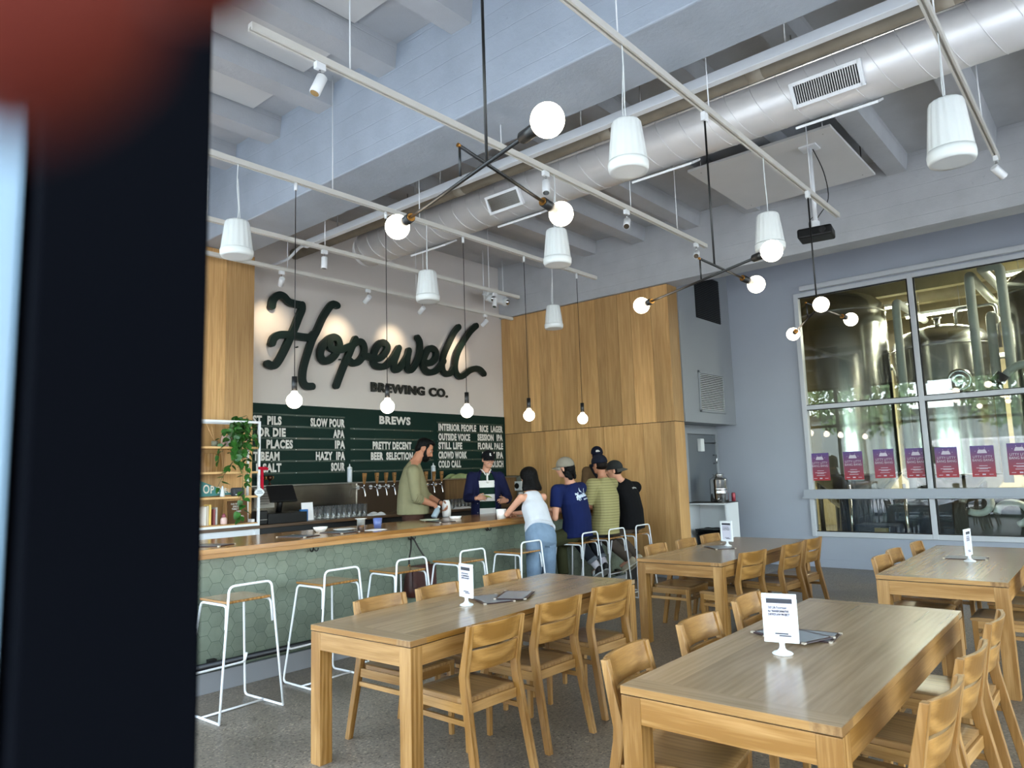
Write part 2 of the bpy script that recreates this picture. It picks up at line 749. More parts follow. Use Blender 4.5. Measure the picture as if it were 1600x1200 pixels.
def rough_paint(name, col, rough):
    """thick paint over board-marked concrete: board joints, blisters and chips"""
    m, nt, b, L = new_mat(name)
    c = rgb(col)
    tc = N(nt, 'ShaderNodeTexCoord')
    n0 = N(nt, 'ShaderNodeTexNoise')
    n0.inputs['Scale'].default_value = 2.5
    n0.inputs['Detail'].default_value = 6
    L(tc.outputs['Object'], n0.inputs['Vector'])
    cr = N(nt, 'ShaderNodeValToRGB')
    cr.color_ramp.elements[0].position = 0.3
    cr.color_ramp.elements[1].position = 0.7
    cr.color_ramp.elements[0].color = tuple(x * 0.9 for x in c[:3]) + (1,)
    cr.color_ramp.elements[1].color = tuple(min(1, x * 1.06) for x in c[:3]) + (1,)
    L(n0.outputs[0], cr.inputs[0])
    # form-board joints along the beam
    sx = N(nt, 'ShaderNodeSeparateXYZ')
    L(tc.outputs['Object'], sx.inputs[0])
    nz = N(nt, 'ShaderNodeMath', operation='MULTIPLY_ADD')
    L(n0.outputs[0], nz.inputs[0])
    nz.inputs[1].default_value = 0.03
    L(sx.outputs['Z'], nz.inputs[2])
    fr = N(nt, 'ShaderNodeMath', operation='PINGPONG')
    L(nz.outputs[0], fr.inputs[0])
    fr.inputs[1].default_value = 0.095
    jt = N(nt, 'ShaderNodeMapRange')
    jt.inputs['From Min'].default_value = 0.0
    jt.inputs['From Max'].default_value = 0.006
    L(fr.outputs[0], jt.inputs['Value'])
    # blisters and chips
    n1 = N(nt, 'ShaderNodeTexNoise')
    n1.inputs['Scale'].default_value = 14
    n1.inputs['Detail'].default_value = 8
    n1.inputs['Roughness'].default_value = 0.7
    L(tc.outputs['Object'], n1.inputs['Vector'])
    ch = N(nt, 'ShaderNodeMapRange')
    ch.inputs['From Min'].default_value = 0.66
    ch.inputs['From Max'].default_value = 0.74
    L(n1.outputs[0], ch.inputs['Value'])
    a1 = N(nt, 'ShaderNodeMath', operation='MULTIPLY_ADD')
    L(jt.outputs[0], a1.inputs[0])
    a1.inputs[1].default_value = 0.55
    L(n1.outputs[0], a1.inputs[2])
    a2 = N(nt, 'ShaderNodeMath', operation='MULTIPLY_ADD')
    L(ch.outputs[0], a2.inputs[0])
    a2.inputs[1].default_value = 1.1
    L(a1.outputs[0], a2.inputs[2])
    bu = N(nt, 'ShaderNodeBump')
    bu.inputs['Strength'].default_value = 0.4
    bu.inputs['Distance'].default_value = 0.012
    L(a2.outputs[0], bu.inputs['Height'])
    L(bu.outputs[0], b.inputs['Normal'])
    L(cr.outputs[0], b.inputs['Base Color'])
    b.inputs['Roughness'].default_value = rough
    return m


M = {}
M['floor'] = concrete_floor()
M['oak'] = wood('oak', '#b78d56', '#80571f', 0.42, 0.10, 1.25)
M['oak_seat'] = wood('oak_worn_seat', '#a98455', '#7a5730', 0.30, 0.10)
M['oak_back'] = wood('oak_back_slat', '#b38649', '#7d5622', 0.40, 0.12, 1.3)
M['oak_top'] = wood('oak_table_top', '#a68e6f', '#877152', 0.24, 0.10, 0.6, coat=0.15)
M['oak_panel'] = wood('oak_panelling', '#d0a66e', '#a97c46', 0.5, 0.2, 0.5)
M['oak_edge'] = wood('oak_bar_edge', '#b78a50', '#8b5e2c', 0.4, 0.08)
M['oak_bar'] = wood('oak_bar_top', '#b98a51', '#7f5628', 0.18, 0.10, coat=0.3)
M['paint'] = rough_paint('white_ceiling_paint', '#b7b9bc', 0.55)
M['paint_smooth'] = plain('white_board_paint', '#d3d2d0', 0.6, var=0.03, vscale=2)
M['paint_gloss'] = rough_paint('white_beam_gloss_paint', '#aab4c0', 0.4)
M['greywall'] = plain('blue_grey_wall_paint', '#a7adb8', 0.55, var=0.03, vscale=1.2)
M['greywall2'] = plain('grey_bulkhead_paint', '#8f9397', 0.5, var=0.03, vscale=1.2)
M['signwall'] = plain('pale_sign_wall_paint', '#cfc8c2', 0.5, var=0.02, vscale=1.5)
M['white_metal'] = plain('white_powder_coat', '#e6e8ea', 0.35)
M['track'] = plain('off_white_track_metal', '#cfccc4', 0.4)
M['white_plastic'] = plain('white_plastic', '#dadede', 0.4)
M['white_paper'] = plain('white_paper', '#e8e6e6', 0.8)
M['black_metal'] = plain('black_metal', '#0d0d0e', 0.42)
M['black_plastic'] = plain('black_plastic', '#0a0a0b', 0.45, spec=0.3)
M['black_frame'] = plain('black_door_frame', '#020306', 0.8, spec=0.03)
M['brass'] = plain('brass', '#b07a3c', 0.3, 1.0)
M['chrome'] = plain('chrome', '#c9c9c9', 0.16, 1.0)
M['steel'] = plain('brushed_steel', '#9d9b97', 0.3, 1.0, var=0.08, vscale=4)
M['splash'] = plain('splashback_steel', '#7d776d', 0.22, 1.0, var=0.10, vscale=4)
M['tank_steel'] = plain('polished_tank_steel', '#c6c7c4', 0.2, 1.0, var=0.10, vscale=1.5)
M['duct'] = plain('galvanised_duct', '#e0dedd', 0.38, 0.3, var=0.05, vscale=3)
M['alu'] = plain('white_window_frame', '#c8cbcf', 0.4)
M['alu_blue'] = plain('bright_aluminium', '#6b8390', 0.5, 0.0)
M['green_board'] = plain('dark_green_board', '#082620', 0.6, spec=0.2)
M['green_sign'] = plain('dark_green_sign_paint', '#061c18', 0.5, spec=0.3)
M['black_letter'] = plain('black_letter_paint', '#101613', 0.5)
M['letter'] = plain('white_menu_letter', '#d8d6d0', 0.5)
M['rail'] = plain('clear_letter_rail', '#3c4a42', 0.15)
M['grout'] = plain('dark_grout', '#49544a', 0.8)
M['hex'] = tinted('sage_glazed_tile', ['#636d5f', '#6b7566', '#707a6a', '#778170', '#666f61'], 0.28, bump=0.25)
M['grey_base'] = plain('grey_toe_kick', '#86888c', 0.5)
M['bulb'] = glow('lit_globe', '#fff0d8', 3.5)
M['tube_light'] = glow('fluorescent_tube', '#fff4d8', 4.0)
M['lamp_face'] = glow('spot_lamp_face', '#ffeccb', 2.0)
M['pane'] = pane('window_glass')
M['brew_pane'] = pane('brewery_window_glass', '#e8f4ee', 1.75)
M['clear_glass'] = painted_glint_glass('drinking_glass')
M['warmwall'] = plain('cream_brewery_wall', '#a79c7d', 0.7, var=0.08)
M['pipe'] = plain('pale_pipe_insulation', '#b9bdb6', 0.6)
M['leaf'] = plain('pothos_leaf', '#2f5f21', 0.4, var=0.4, vscale=18)
M['street_leaf'] = plain('street_tree_leaf', '#6f8a5c', 0.6, var=0.3, vscale=3)
M['stem'] = plain('plant_stem', '#46502a', 0.6)
M['skin'] = plain('skin', '#c99479', 0.55, spec=0.3, var=0.06, vscale=14)
M['skin_tan'] = plain('skin_tanned', '#a9755a', 0.55, spec=0.3, var=0.06, vscale=14)
M['hair'] = plain('black_hair', '#070606', 0.6, spec=0.12, bump=0.6, bscale=70)
M['hair_brown'] = plain('dark_brown_hair', '#120c09', 0.6, spec=0.12, bump=0.6, bscale=70)


def cloth(name, col, var=0.10):
    return plain(name, col, 0.9, spec=0.15, bump=0.35, bscale=16, var=var, vscale=7)
# ================================================================== SETTING
def sbox(name, mat, *b, grain='z', bevel=0):
    m = MB()
    m.bx(*b, grain=grain)
    return struct(m.build(name, mat, bevel=bevel))


sbox('floor', M['floor'], 0.06, 11.8, -5.6, 9.0, -0.12, 0)
sbox('floor_brewery', plain('brewery_floor', '#6c6a62', 0.25), 11.8, 20, -5.6, 9.0, -0.12, 0)
sbox('floor_behind_bar', plain('dark_duckboard', '#2b2825', 0.7), 2.3, 9.6, 6.42, 8.5, 0.0, 0.17)
sbox('floor_bar_step', plain('dark_step', '#2b2825', 0.7), 8.9, 9.6, 5.75, 6.42, 0.0, 0.17)
sbox('ceiling', M['paint'], 0.06, 20, -5.6, 9.0, 5.35, 5.55)
sbox('wall_back', M['signwall'], 0.06, 12.0, 8.52, 8.7, 0, 5.35)
for b in ((0.06, 0.75, 0, 5.55), (10.85, 20, 0, 5.55), (0.75, 10.85, 3.95, 5.55), (0.75, 10.85, 0, 0.1)):
    sbox('wall_south', M['greywall'], b[0], b[1], -5.75, -5.6, b[2], b[3])
# the big concrete beams and the ribs between them
for x0, x1 in ((3.83, 4.43), (9.6, 9.96)):
    sbox('ceiling_beam', M['paint_gloss'] if x0 < 5 else M['paint'], x0, x1, -5.6, 8.52, 4.4, 5.36, bevel=0.012)
jm = None
for k in range(-10, 5):
    yc = 3.71 + 0.92 * k
    if not -5.4 < yc < 8.4:
        continue
    for x0, x1 in ((0.3, 3.85), (4.42, 9.62), (9.95, 11.8)):
        m = MB()
        q = [(yc - 0.11, 5.13), (yc + 0.11, 5.13), (yc + 0.14, 5.36), (yc - 0.14, 5.36)]
        m.prism(q, 'x', x0, x1)
        # haunch where the rib runs into the beam
        if x0 > 9.9:
            pass
        struct(m.build('ceiling_joist', M['paint']))
# window wall on the brewery side: X = 11.8, opening Y -2.85..3.98, Z 0.47..4.37
WX = 11.8
for b in ((3.98, 8.6, 0, 5.35), (-5.6, -2.85, 0, 5.35), (-2.85, 3.98, 0, 0.47), (-2.85, 3.98, 4.37, 5.35)):
    sbox('wall_brewery', M['greywall'], WX, WX + 0.16, b[0], b[1], b[2], b[3])
sbox('baseboard_brewery', M['greywall'], WX - 0.015, WX, -5.6, 5.5, 0, 0.12)
# window
def window():
    fr = MB()
    x0, x1 = WX - 0.03, WX + 0.09
    ys = [3.98, 2.27, 0.57, -1.13, -2.85]
    fr.bx(x0, x1, -2.85, 3.98, 4.30, 4.37)
    fr.bx(x0, x1, -2.85, 3.98, 0.47, 0.545)
    for i, y in enumerate(ys):
        w = 0.035
        fr.bx(x0 - 0.005, x1 - 0.002, min(max(y - w, -2.85), 3.91), min(y + w, 3.98), 0.472, 4.368)
    for z, h in ((2.495, 0.035), (1.165, 0.02)):
        fr.bx(x0, x1 - 0.004, -2.85, 3.98, z - h, z + h)
    w = struct(fr.build('window_1', M['alu'], bevel=0.006))
    led = MB()
    led.bx(WX - 0.075, WX + 0.0, -2.9, 4.05, 1.075, 1.20)
    led.bx(WX - 0.10, WX + 0.0, -2.92, 4.07, 1.055, 1.08)
    led.build('ledge', plain('grey_window_ledge', '#a8aeb6', 0.45), w, bevel=0.005)
    hd = MB()
    hd.bx(WX - 0.09, WX, -2.9, 3.86, 4.39, 4.47)
    hd.build('blind_cassette', M['alu'], w, bevel=0.012)
    zs = [0.545, 1.145, 1.185, 2.46, 2.53, 4.30]
    gasket = MB()
    for i in range(4):
        ya, yb = ys[i] - 0.035, ys[i + 1] + 0.035
        for za, zb in ((0.545, 1.145), (1.185, 2.46), (2.53, 4.30)):
            g = MB()
            g.quad((WX + 0.03, ya, za), (WX + 0.03, yb, za), (WX + 0.03, yb, zb), (WX + 0.03, ya, zb))
            g.build('pane', M['brew_pane'], w)
            for (p, q_) in (((ya - 0.02, ya), None), ((yb, yb + 0.02), None)):
                gasket.bx(WX - 0.008, WX + 0.028, p[0], p[1], za, zb)
            gasket.bx(WX - 0.008, WX + 0.028, yb, ya, za, za + 0.012)
            gasket.bx(WX - 0.008, WX + 0.028, yb, ya, zb - 0.012, zb)
    gasket.build('gasket', M['black_plastic'], w)


window()

# grey bulkhead over the niche with the back door, right of the wood panelling
sbox('wall_bulkhead', M['greywall2'], 9.96, 11.8, 5.11, 5.6, 2.30, 5.35)
sbox('wall_niche', M['greywall2'], 9.96, 11.8, 5.5, 5.62, 0, 2.31)
dr = MB()
dr.bx(10.62, 11.62, 5.44, 5.495, 0.02, 2.14)
door = struct(dr.build('door_1', plain('dark_grey_door', '#62676c', 0.45), bevel=0.004))
df = MB()
for b in ((10.52, 10.61, 0, 2.24), (11.63, 11.72, 0, 2.24), (10.6, 11.64, 2.15, 2.24)):
    df.bx(b[0], b[1], 5.43, 5.5, b[2], b[3])
df.build('door_frame', M['greywall2'], door)
dc = MB()
dc.bx(10.96, 11.08, 5.37, 5.44, 1.86, 2.07)
dc.build('door_closer', M['white_plastic'], door, bevel=0.01)
da = MB()
da.tube([(11.02, 5.40, 2.0), (11.35, 5.30, 2.0), (11.6, 5.44, 2.0)], 0.008, 6)
da.build('closer_arm', M['black_metal'], door)
dh = MB()
dh.tube([(11.52, 5.44, 1.8), (11.52, 5.38, 1.8), (11.52, 5.38, 1.66), (11.52, 5.44, 1.66)], 0.012, 8)
dh.build('pull_handle', M['chrome'], door)


# oak panelling: boards laid as one skin over the end wall of the bar
def panelling():
    core = MB()
    core.bx(9.665, 9.95, 5.145, 8.52, 0.0, 4.4)
    struct(core.build('wall_oak', plain('panel_backing', '#3a2a18', 0.8)))
    rr = random.Random(4)
    bd = MB()
    g = 0.004
    for z0, z1, ws in ((2.30, 4.395, None), (0.13, 2.295, None)):
        y = 5.13
        while y < 8.5:
            w = rr.choice((0.24, 0.30, 0.36, 0.42))
            y2 = min(y + w, 8.515)
            if 8.515 - y2 < 0.1:
                y2 = 8.515
            zl = z0
            if z0 < 1 and y > 8.0:
                zl = 1.56
            elif z0 < 1 and y2 > 8.1:
                y2 = 8.1
            bd.box((9.6575, (y + y2) / 2, (zl + z1) / 2), (0.018, y2 - y - g, z1 - zl - g), None, 'z')
            y = y2
        bd.box((9.80, 5.1365, (z0 + z1) / 2), (0.30, 0.018, z1 - z0 - g), None, 'z')
    struct(bd.build('wall_oak_boards', M['oak_panel'], bevel=0.0015, seg=1))
    sbox('baseboard_oak', M['grey_base'], 9.66, 9.95, 5.14, 8.5, 0, 0.13)
    # oak pier on the other side of the sign wall
    pc = MB()
    y = 8.1
    xs = [1.9, 2.45, 2.95, 3.42, 3.80, 4.18, 4.54]
    for a, b in zip(xs, xs[1:]):
        for z0, z1 in ((2.30, 4.395), (0.05, 2.295)):
            pc.box(((a + b) / 2, y, (z0 + z1) / 2), (b - a - 0.003, 0.018, z1 - z0 - g), None, 'z')
    pc.bx(4.522, 4.54, y + 0.01, 8.52, 0.05, 4.395)
    struct(pc.build('wall_oak_pier', M['oak_panel'], bevel=0.0015, seg=1))
    sbox('wall_pier_core', plain('pier_backing', '#3a2a18', 0.8), 1.9, 4.515, 8.115, 8.52, 0, 4.395)


panelling()
sbox('trim_alcove', plain('grey_stone_splash', '#6f7168', 0.4), 9.645, 9.664, 8.1, 8.515, 0.2, 1.555)

# storefront behind the camera: door jamb in the picture, glazing along X = 0.13
def storefront():
    fr = MB()
    for y in (2.1, 3.7, 5.3, 6.9, 8.45):
        fr.bx(0.08, 0.2, y - 0.035, y + 0.035, 0, 3.95)
    for y in (-0.95, -2.5, -4.0, -5.5):
        fr.bx(0.08, 0.2, y - 0.035, y + 0.035, 0, 3.95)
    for y0, y1 in ((0.5, 8.5), (-5.55, -0.93)):
        for z in (0.05, 2.75, 3.93):
            fr.bx(0.085, 0.195, y0, y1, z - 0.04, z + 0.04)
    fr.bx(0.085, 0.195, -0.95, 0.5, 2.45, 2.53)
    fr.bx(0.085, 0.195, -0.95, 0.5, 3.89, 3.97)
    w = struct(fr.build('window_2', M['black_frame'], bevel=0.004))
    for y0, y1 in ((0.5, 2.07), (2.13, 3.67), (3.73, 5.27), (5.33, 6.87), (6.93, 8.42), (-5.47, -4.03), (-3.97, -2.53), (-2.47, -0.98)):
        for z0, z1 in ((0.09, 2.71), (2.79, 3.89)):
            g = MB()
            g.quad((0.14, y0, z0), (0.14, y1, z0), (0.14, y1, z1), (0.14, y0, z1))
            g.build('pane', M['pane'], w)
    g = MB()
    g.quad((0.14, -0.92, 2.53), (0.14, 0.45, 2.53), (0.14, 0.45, 3.89), (0.14, -0.92, 3.89))
    g.build('pane', M['pane'], w)
    f3 = MB()  # unseen south windows, added to brighten and even out the room
    xs = [0.75 + 10.1 * k / 6 for k in range(7)]
    for x in xs:
        f3.bx(x - 0.035, x + 0.035, -5.73, -5.63, 0.1, 3.95)
    for z in (0.14, 2.75, 3.91):
        f3.bx(0.75, 10.85, -5.725, -5.635, z - 0.04, z + 0.04)
    w3 = struct(f3.build('window_added', M['black_frame'], bevel=0.004))
    for a, b in zip(xs, xs[1:]):
        for z0, z1 in ((0.18, 2.71), (2.79, 3.87)):
            g = MB()
            g.quad((a + 0.035, -5.68, z0), (b - 0.035, -5.68, z0), (b - 0.035, -5.68, z1), (a + 0.035, -5.68, z1))
            g.build('pane', M['pane'], w3)
    jb = MB()
    jb.bx(0.1115, 0.2, 0.41, 0.52, 0.0, 4.5)
    struct(jb.build('trim_door_jamb', M['black_frame'], bevel=0.002))
    ja = MB()
    ja.bx(0.092, 0.109, 0.425, 0.52, 0.0, 4.5)
    jc = MB()
    jc.bx(0.05, 0.0915, 0.44, 0.52, 0.0, 4.5)
    struct(jc.build('trim_door_channel', plain('grey_door_channel', '#3a424a', 0.5), bevel=0.003))
    struct(ja.build('trim_door_edge', M['alu_blue'], bevel=0.004))
    sbox('wall_front', M['greywall'], 0.0, 0.25, -5.75, 8.7, 3.95, 5.55)
    sbox('wall_north_outer', M['greywall'], 0.0, 0.25, 8.48, 8.7, 0, 4.5)


storefront()

# ------------------------------------------------------------------ the street outside (seen mirrored in the brewery window)
pv = MB()
pv.bx(-40, 0.06, -40, 40, -0.3, -0.02)
pv.bx(0.06, 40, -40, -5.76, -0.3, -0.02)
struct(pv.build('ground_pavement', plain('sunlit_pavement', '#acabab', 0.9, var=0.1, vscale=0.6)))


def brick_mat():
    m, nt, b, L = new_mat('pale_painted_brick')
    tc = N(nt, 'ShaderNodeTexCoord')
    mp = N(nt, 'ShaderNodeMapping')
    mp.inputs['Rotation'].default_value = (PI / 2, 0, PI / 2)
    L(tc.outputs['Object'], mp.inputs['Vector'])
    br = N(nt, 'ShaderNodeTexBrick')
    br.inputs['Scale'].default_value = 1.6
    br.inputs['Color1'].default_value = rgb('#d8c9bd')
    br.inputs['Color2'].default_value = rgb('#b9927f')
    br.inputs['Mortar'].default_value = rgb('#efece6')
    L(mp.outputs[0], br.inputs['Vector'])
    L(br.outputs['Color'], b.inputs['Base Color'])
    b.inputs['Roughness'].default_value = 0.9
    return m


def street():
    bl = thing('brick_building', 'pale brick building across the street, mirrored in the brewery window', 'building', (-17, -14, 0))
    w = MB()
    w.bx(-4, 0, -9, 7.5, -0.02, 7)
    w.build('wall', brick_mat(), bl)
    for k in range(4):
        f = MB()
        f.bx(0.0, 0.06, -7.5 + k * 3.7, -5.7 + k * 3.7, 1.2, 4.2)
        f.build('window', M['black_plastic'], bl)
    b2 = thing('low_building', 'low grey building across the street beside the pale brick one', 'building', (-22, 6, 0))
    w = MB()
    w.bx(-4, 0, -10, 16, -0.02, 4.2)
    w.build('wall', plain('grey_render', '#8d9491', 0.9), b2)
    rf = MB()
    rf.bx(-4.2, 0.2, -10.2, 16.2, 4.2, 4.5)
    rf.build('roof', plain('dark_roof', '#3a3d40', 0.8), b2)
    for i, (x, y) in enumerate(((-9.5, 3.0), (-10.5, 9.0), (-9.0, -5.0))):
        t = thing('street_tree', ('leafy street tree seen mirrored between the brewery window posters', 'leafy street tree standing further along the kerb', 'leafy street tree standing before the pale brick building')[i], 'tree', (x, y, -0.02), 0, 'street trees outside')
        tr = MB()
        tr.tube(smooth_path([(0, 0, 0), (0.05, 0, 1.5), (0, 0.05, 3.0), (0.1, 0, 5.0)], 3), 0.12, 8, radii=None)
        rr = random.Random(20 + i)
        for k in range(7):
            a = rr.uniform(0, 6.28)
            tr.tube([(0, 0, 2.6 + 0.25 * k), (math.cos(a) * 0.9, math.sin(a) * 0.9, 3.6 + 0.3 * k), (math.cos(a) * 1.5, math.sin(a) * 1.5, 4.4 + 0.3 * k)], 0.04, 5)
        tr.build('trunk', plain('bark', '#463b30', 0.9), t)
        lf = MB()
        for k in range(1700):
            d = V((rr.gauss(0, 1), rr.gauss(0, 1), rr.gauss(0, 1))).normalized() * rr.uniform(0.35, 1) ** 0.6
            c = V((d.x * 2.3, d.y * 2.3, 4.6 + d.z * 2.0))
            r = Euler((rr.uniform(0, 6), rr.uniform(0, 6), rr.uniform(0, 6))).to_matrix()
            s = rr.uniform(0.08, 0.15)
            lf.quad(*[c + r @ V(q) * s for q in ((-1, -0.5, 0), (1, -0.5, 0), (1, 0.5, 0), (-1, 0.5, 0))])
        lf.build('foliage', M['street_leaf'], t)
    van = thing('delivery_van', 'white delivery van parked at the kerb, mirrored behind the posters', 'van', (-7.2, 4.2, -0.02))
    b = MB()
    b.prism([(-2.6, 0.45), (2.2, 0.45), (2.75, 0.7), (2.75, 1.2), (2.1, 1.45), (1.6, 2.2), (1.3, 2.35), (-2.6, 2.35)], 'x', -0.95, 0.95)
    b.build('body', plain('white_van_paint', '#e9ebeb', 0.3), van, bevel=0.06)
    g = MB()
    g.prism([(1.05, 1.5), (1.9, 1.5), (1.5, 2.1), (1.05, 2.1)], 'x', -0.965, 0.965)
    g.build('window', M['black_plastic'], van)
    for y in (-1.7, 1.75):
        for x in (-0.85, 0.85):
            wl = MB()
            wl.cyl((x - 0.12, y, 0.36), (x + 0.12, y, 0.36), 0.36, seg=24)
            wl.build('wheel', M['black_plastic'], van)


street()


# ------------------------------------------------------------------ the brewery behind the window
def brewery():
    sbox('wall_brewery_far', M['warmwall'], 20, 20.2, -5.6, 9, 0, 5.55)
    sbox('wall_brewery_side', M['warmwall'], 11.96, 20, 8.0, 8.2, 0, 5.55)
    for k in range(6):
        sbox('ceiling_joist', M['warmwall'], 12.0 + 1.35 * k, 12.22 + 1.35 * k, -5.6, 8, 5.0, 5.36)
    sbox('ceiling_brewery', M['warmwall'], 11.97, 20, -5.6, 8.0, 5.3, 5.349)

    def tank(name_label, x, y, r, ztop, zc):
        t = thing('brewing_tank', name_label, 'tank', (x, y, 0), 0, 'steel tanks in the brewery')
        b = MB()
        b.lathe([(0.08, 0.55), (r * 0.55, 0.75 + 0.1), (r, zc), (r, zc + 0.02), (r, ztop - 0.42), (r * 0.97, ztop - 0.3), (r * 0.8, ztop - 0.14), (r * 0.45, ztop - 0.03), (0.0, ztop)], seg=48)
        b.build('shell', M['tank_steel'], t)
        for a in range(4):
            an = PI / 4 + a * PI / 2
            l = MB()
            l.cyl((r * 0.82 * math.cos(an), r * 0.82 * math.sin(an), 0), (r * 0.86 * math.cos(an), r * 0.86 * math.sin(an), zc + 0.25), 0.045)
            l.build('leg', M['steel'], t)
        for z in (zc + 0.03, ztop - 0.45):
            h = MB()
            h.tube([(math.cos(k * PI / 24) * (r + 0.004), math.sin(k * PI / 24) * (r + 0.004), z) for k in range(48)], 0.014, 6, closed=True)
            h.build('band', M['steel'], t)
        return t

    a = tank('tall steel tank behind the window, nearest the grey wall', 15.0, 4.2, 0.83, 4.95, 1.35)
    b = tank('steel tank with domed top behind the middle of the window', 15.7, 2.60, 0.86, 4.15, 1.3)
    hat = MB()
    hat.cyl((-0.2, 0, 4.12 - 0.03), (-0.2, 0, 4.27), 0.05)
    hat.cyl((-0.2, 0, 4.27), (-0.2, 0, 4.30), 0.08)
    hat.tube(round_path([(-0.1, -0.3, 4.08), (-0.1, -0.3, 4.42), (-0.1, -0.95, 4.42), (-0.1, -0.95, 3.6)], 0.1), 0.03, 8)
    hat.build('top_fitting', M['steel'], b)
    mh = MB()
    rot = Matrix.Rotation(-PI / 2, 4, 'Y')
    mh.lathe([(0.20, 0), (0.21, 0.03), (0.16, 0.05), (0.15, 0.03), (0.05, 0.05), (0, 0.06)], (-0.80, -0.36, 3.0), 24, rot.to_3x3())
    mh.build('manhole', M['chrome'], b)
    tank('steel tank cut off by the far end of the window', 14.6, 0.75, 0.7, 4.75, 1.3)
    tank('steel tank further along the brewery, past the others', 15.2, -1.4, 0.8, 4.6, 1.3)

    def pipe(label, pts, r=0.07, mat='pipe'):
        m = MB()
        m.tube(round_path(pts, 0.16), r, 12)
        tag(m.build('brewery_pipe', M[mat]), label, 'pipe', 'pale insulated pipes in the brewery')
    pipe('pale pipe rising between the first two steel tanks', [(14.12, 2.98, 0.0), (14.12, 2.98, 4.45), (16.5, 2.98, 4.45)])
    pipe('pale pipe rising in front of the domed tank', [(13.5, 1.75, 2.6), (13.5, 1.75, 4.58), (17.5, 1.75, 4.58)])
    pipe('pale pipe looping over beside the end tank', [(13.3, 1.30, 1.5), (13.3, 1.30, 4.60), (13.3, 1.55, 4.60), (16.8, 1.55, 4.72)])
    pipe('short pale pipe standing low between domed tank and end tank', [(14.2, 1.6, 1.2), (14.2, 1.6, 4.0), (14.9, 1.6, 4.0)])
    pipe('pale elbow pipe ending in a black fitting', [(13.0, 0.4, 2.98), (13.0, 1.2, 2.98), (13.0, 1.4, 2.80)], 0.06)
    k = MB()
    k.cyl((13.0, 1.38, 2.86), (13.0, 1.52, 2.70), 0.09)
    tag(k.build('pipe_coupling', M['black_plastic']), 'black rubber coupling at the end of the pale elbow pipe', 'coupling')
    pipe('long pale pipe running level behind the tanks', [(16.9, -3, 3.6), (16.9, 7.5, 3.6)], 0.06)
    for i, (x, y, z, lb) in enumerate(((17.0, 3.9, 4.92, 'fluorescent tube glowing between the two left steel tanks'), (16.2, 2.65, 4.50, 'fluorescent tube glowing above the domed steel tank'), (15.6, 0.9, 4.9, 'fluorescent tube glowing over the end tank'), (14.0, -1.5, 4.9, 'fluorescent tube far along the brewery ceiling'))):
        t = thing('tube_light', lb, 'light', (x, y, z), 0, 'fluorescent lights in the brewery')
        h = MB()
        h.bx(-0.06, 0.06, -0.62, 0.62, 0.02, 0.07)
        h.build('housing', M['white_metal'], t)
        for zz in (-0.35, 0.35):
            rd = MB()
            rd.cyl((0, zz, 0.07), (0, zz, 5.31 - z), 0.006, seg=6)
            rd.build('hanger', M['steel'], t)
        g = MB()
        g.cyl((0, -0.6, 0), (0, 0.6, 0), 0.025, seg=10)
        g.build('tube', M['tube_light'], t)
        ld = bpy.data.lights.new('tube_light_glow', 'AREA')
        ld.shape = 'RECTANGLE'
        ld.size, ld.size_y = 0.1, 1.2
        ld.energy = 75
        ld.color = (1.0, 0.91, 0.72)
        lo = bpy.data.objects.new('tube_glow', ld)
        COL.objects.link(lo)
        lo.parent = t
        lo.location = (0, 0, -0.04)
    # low clutter seen through the bottom panes
    for i, (y, z, r) in enumerate(((1.85, 0.95, 0.15), (1.42, 0.80, 0.16))):
        m = MB()
        m.tube([(12.6 + 0.02 * math.sin(3 * a), y + r * 1.2 * math.cos(a), z + r * math.sin(a)) for a in [kk * PI / 10 for kk in range(18 - 3 * i)]], 0.05, 10)
        tag(m.build('coiled_hose', M['white_plastic']), ('white hose curled in a ring behind the lowest middle pane', 'white hose bent into a hook below the curled ring')[i], 'hose')
    m = MB()
    m.bx(12.75, 12.8, 1.15, 2.2, 0.3, 1.1)
    o = tag(m.build('control_panel', plain('dark_panel', '#2b2a27', 0.5), bevel=0.03), 'dark panel standing behind the white hoses', 'panel')
    ft = MB()
    for y in (1.25, 2.1):
        ft.bx(12.74, 12.81, y - 0.03, y + 0.03, 0, 0.32)
    ft.build('foot', M['steel'], o)
    for i, y in enumerate((0.98, 0.88, 0.78, 0.68)):
        m = MB()
        m.tube(smooth_path([(12.55, y + 0.06, 1.15), (12.5, y, 0.9), (12.5, y - 0.06, 0.65), (12.6, y - 0.10, 0.0)], 4), 0.03, 8)
        tag(m.build('steel_hose', M['chrome']), 'braided steel hose in the row hung behind the lowest pane', 'hose', 'braided steel hoses behind the lowest pane')
    pb = thing('wrapped_pallet', 'navy shrink wrapped pallet load standing under the steel tanks', 'pallet', (13.45, 2.3, 0))
    m = MB()
    m.bx(-0.5, 0.5, -0.9, 1.6, 0.14, 1.05)
    m.build('wrapped_load', plain('navy_wrap', '#1b2740', 0.3, bump=0.6, bscale=7, var=0.4, vscale=5), pb, bevel=0.05)
    m = MB()
    for y in (-0.85, 0.35, 1.55):
        m.bx(-0.5, 0.5, y - 0.05, y + 0.05, 0, 0.1)
    m.bx(-0.5, 0.5, -0.9, 1.6, 0.1, 0.139)
    m.build('pallet_boards', M['oak_edge'], pb)
    m = MB()
    m.bx(12.3, 12.85, 2.9, 3.5, 0.0, 0.62)
    tag(m.build('parts_crate', plain('navy_crate', '#26344d', 0.5), bevel=0.03), 'navy plastic crate on the brewery floor behind the lowest pane', 'crate')
    m = MB()
    m.bx(12.28, 12.30, 3.0, 3.2, 0.36, 0.58)
    tag(m.build('notice', plain('brown_card', '#8c7a55', 0.7)), 'brown card notice stuck to the navy crate', 'notice')
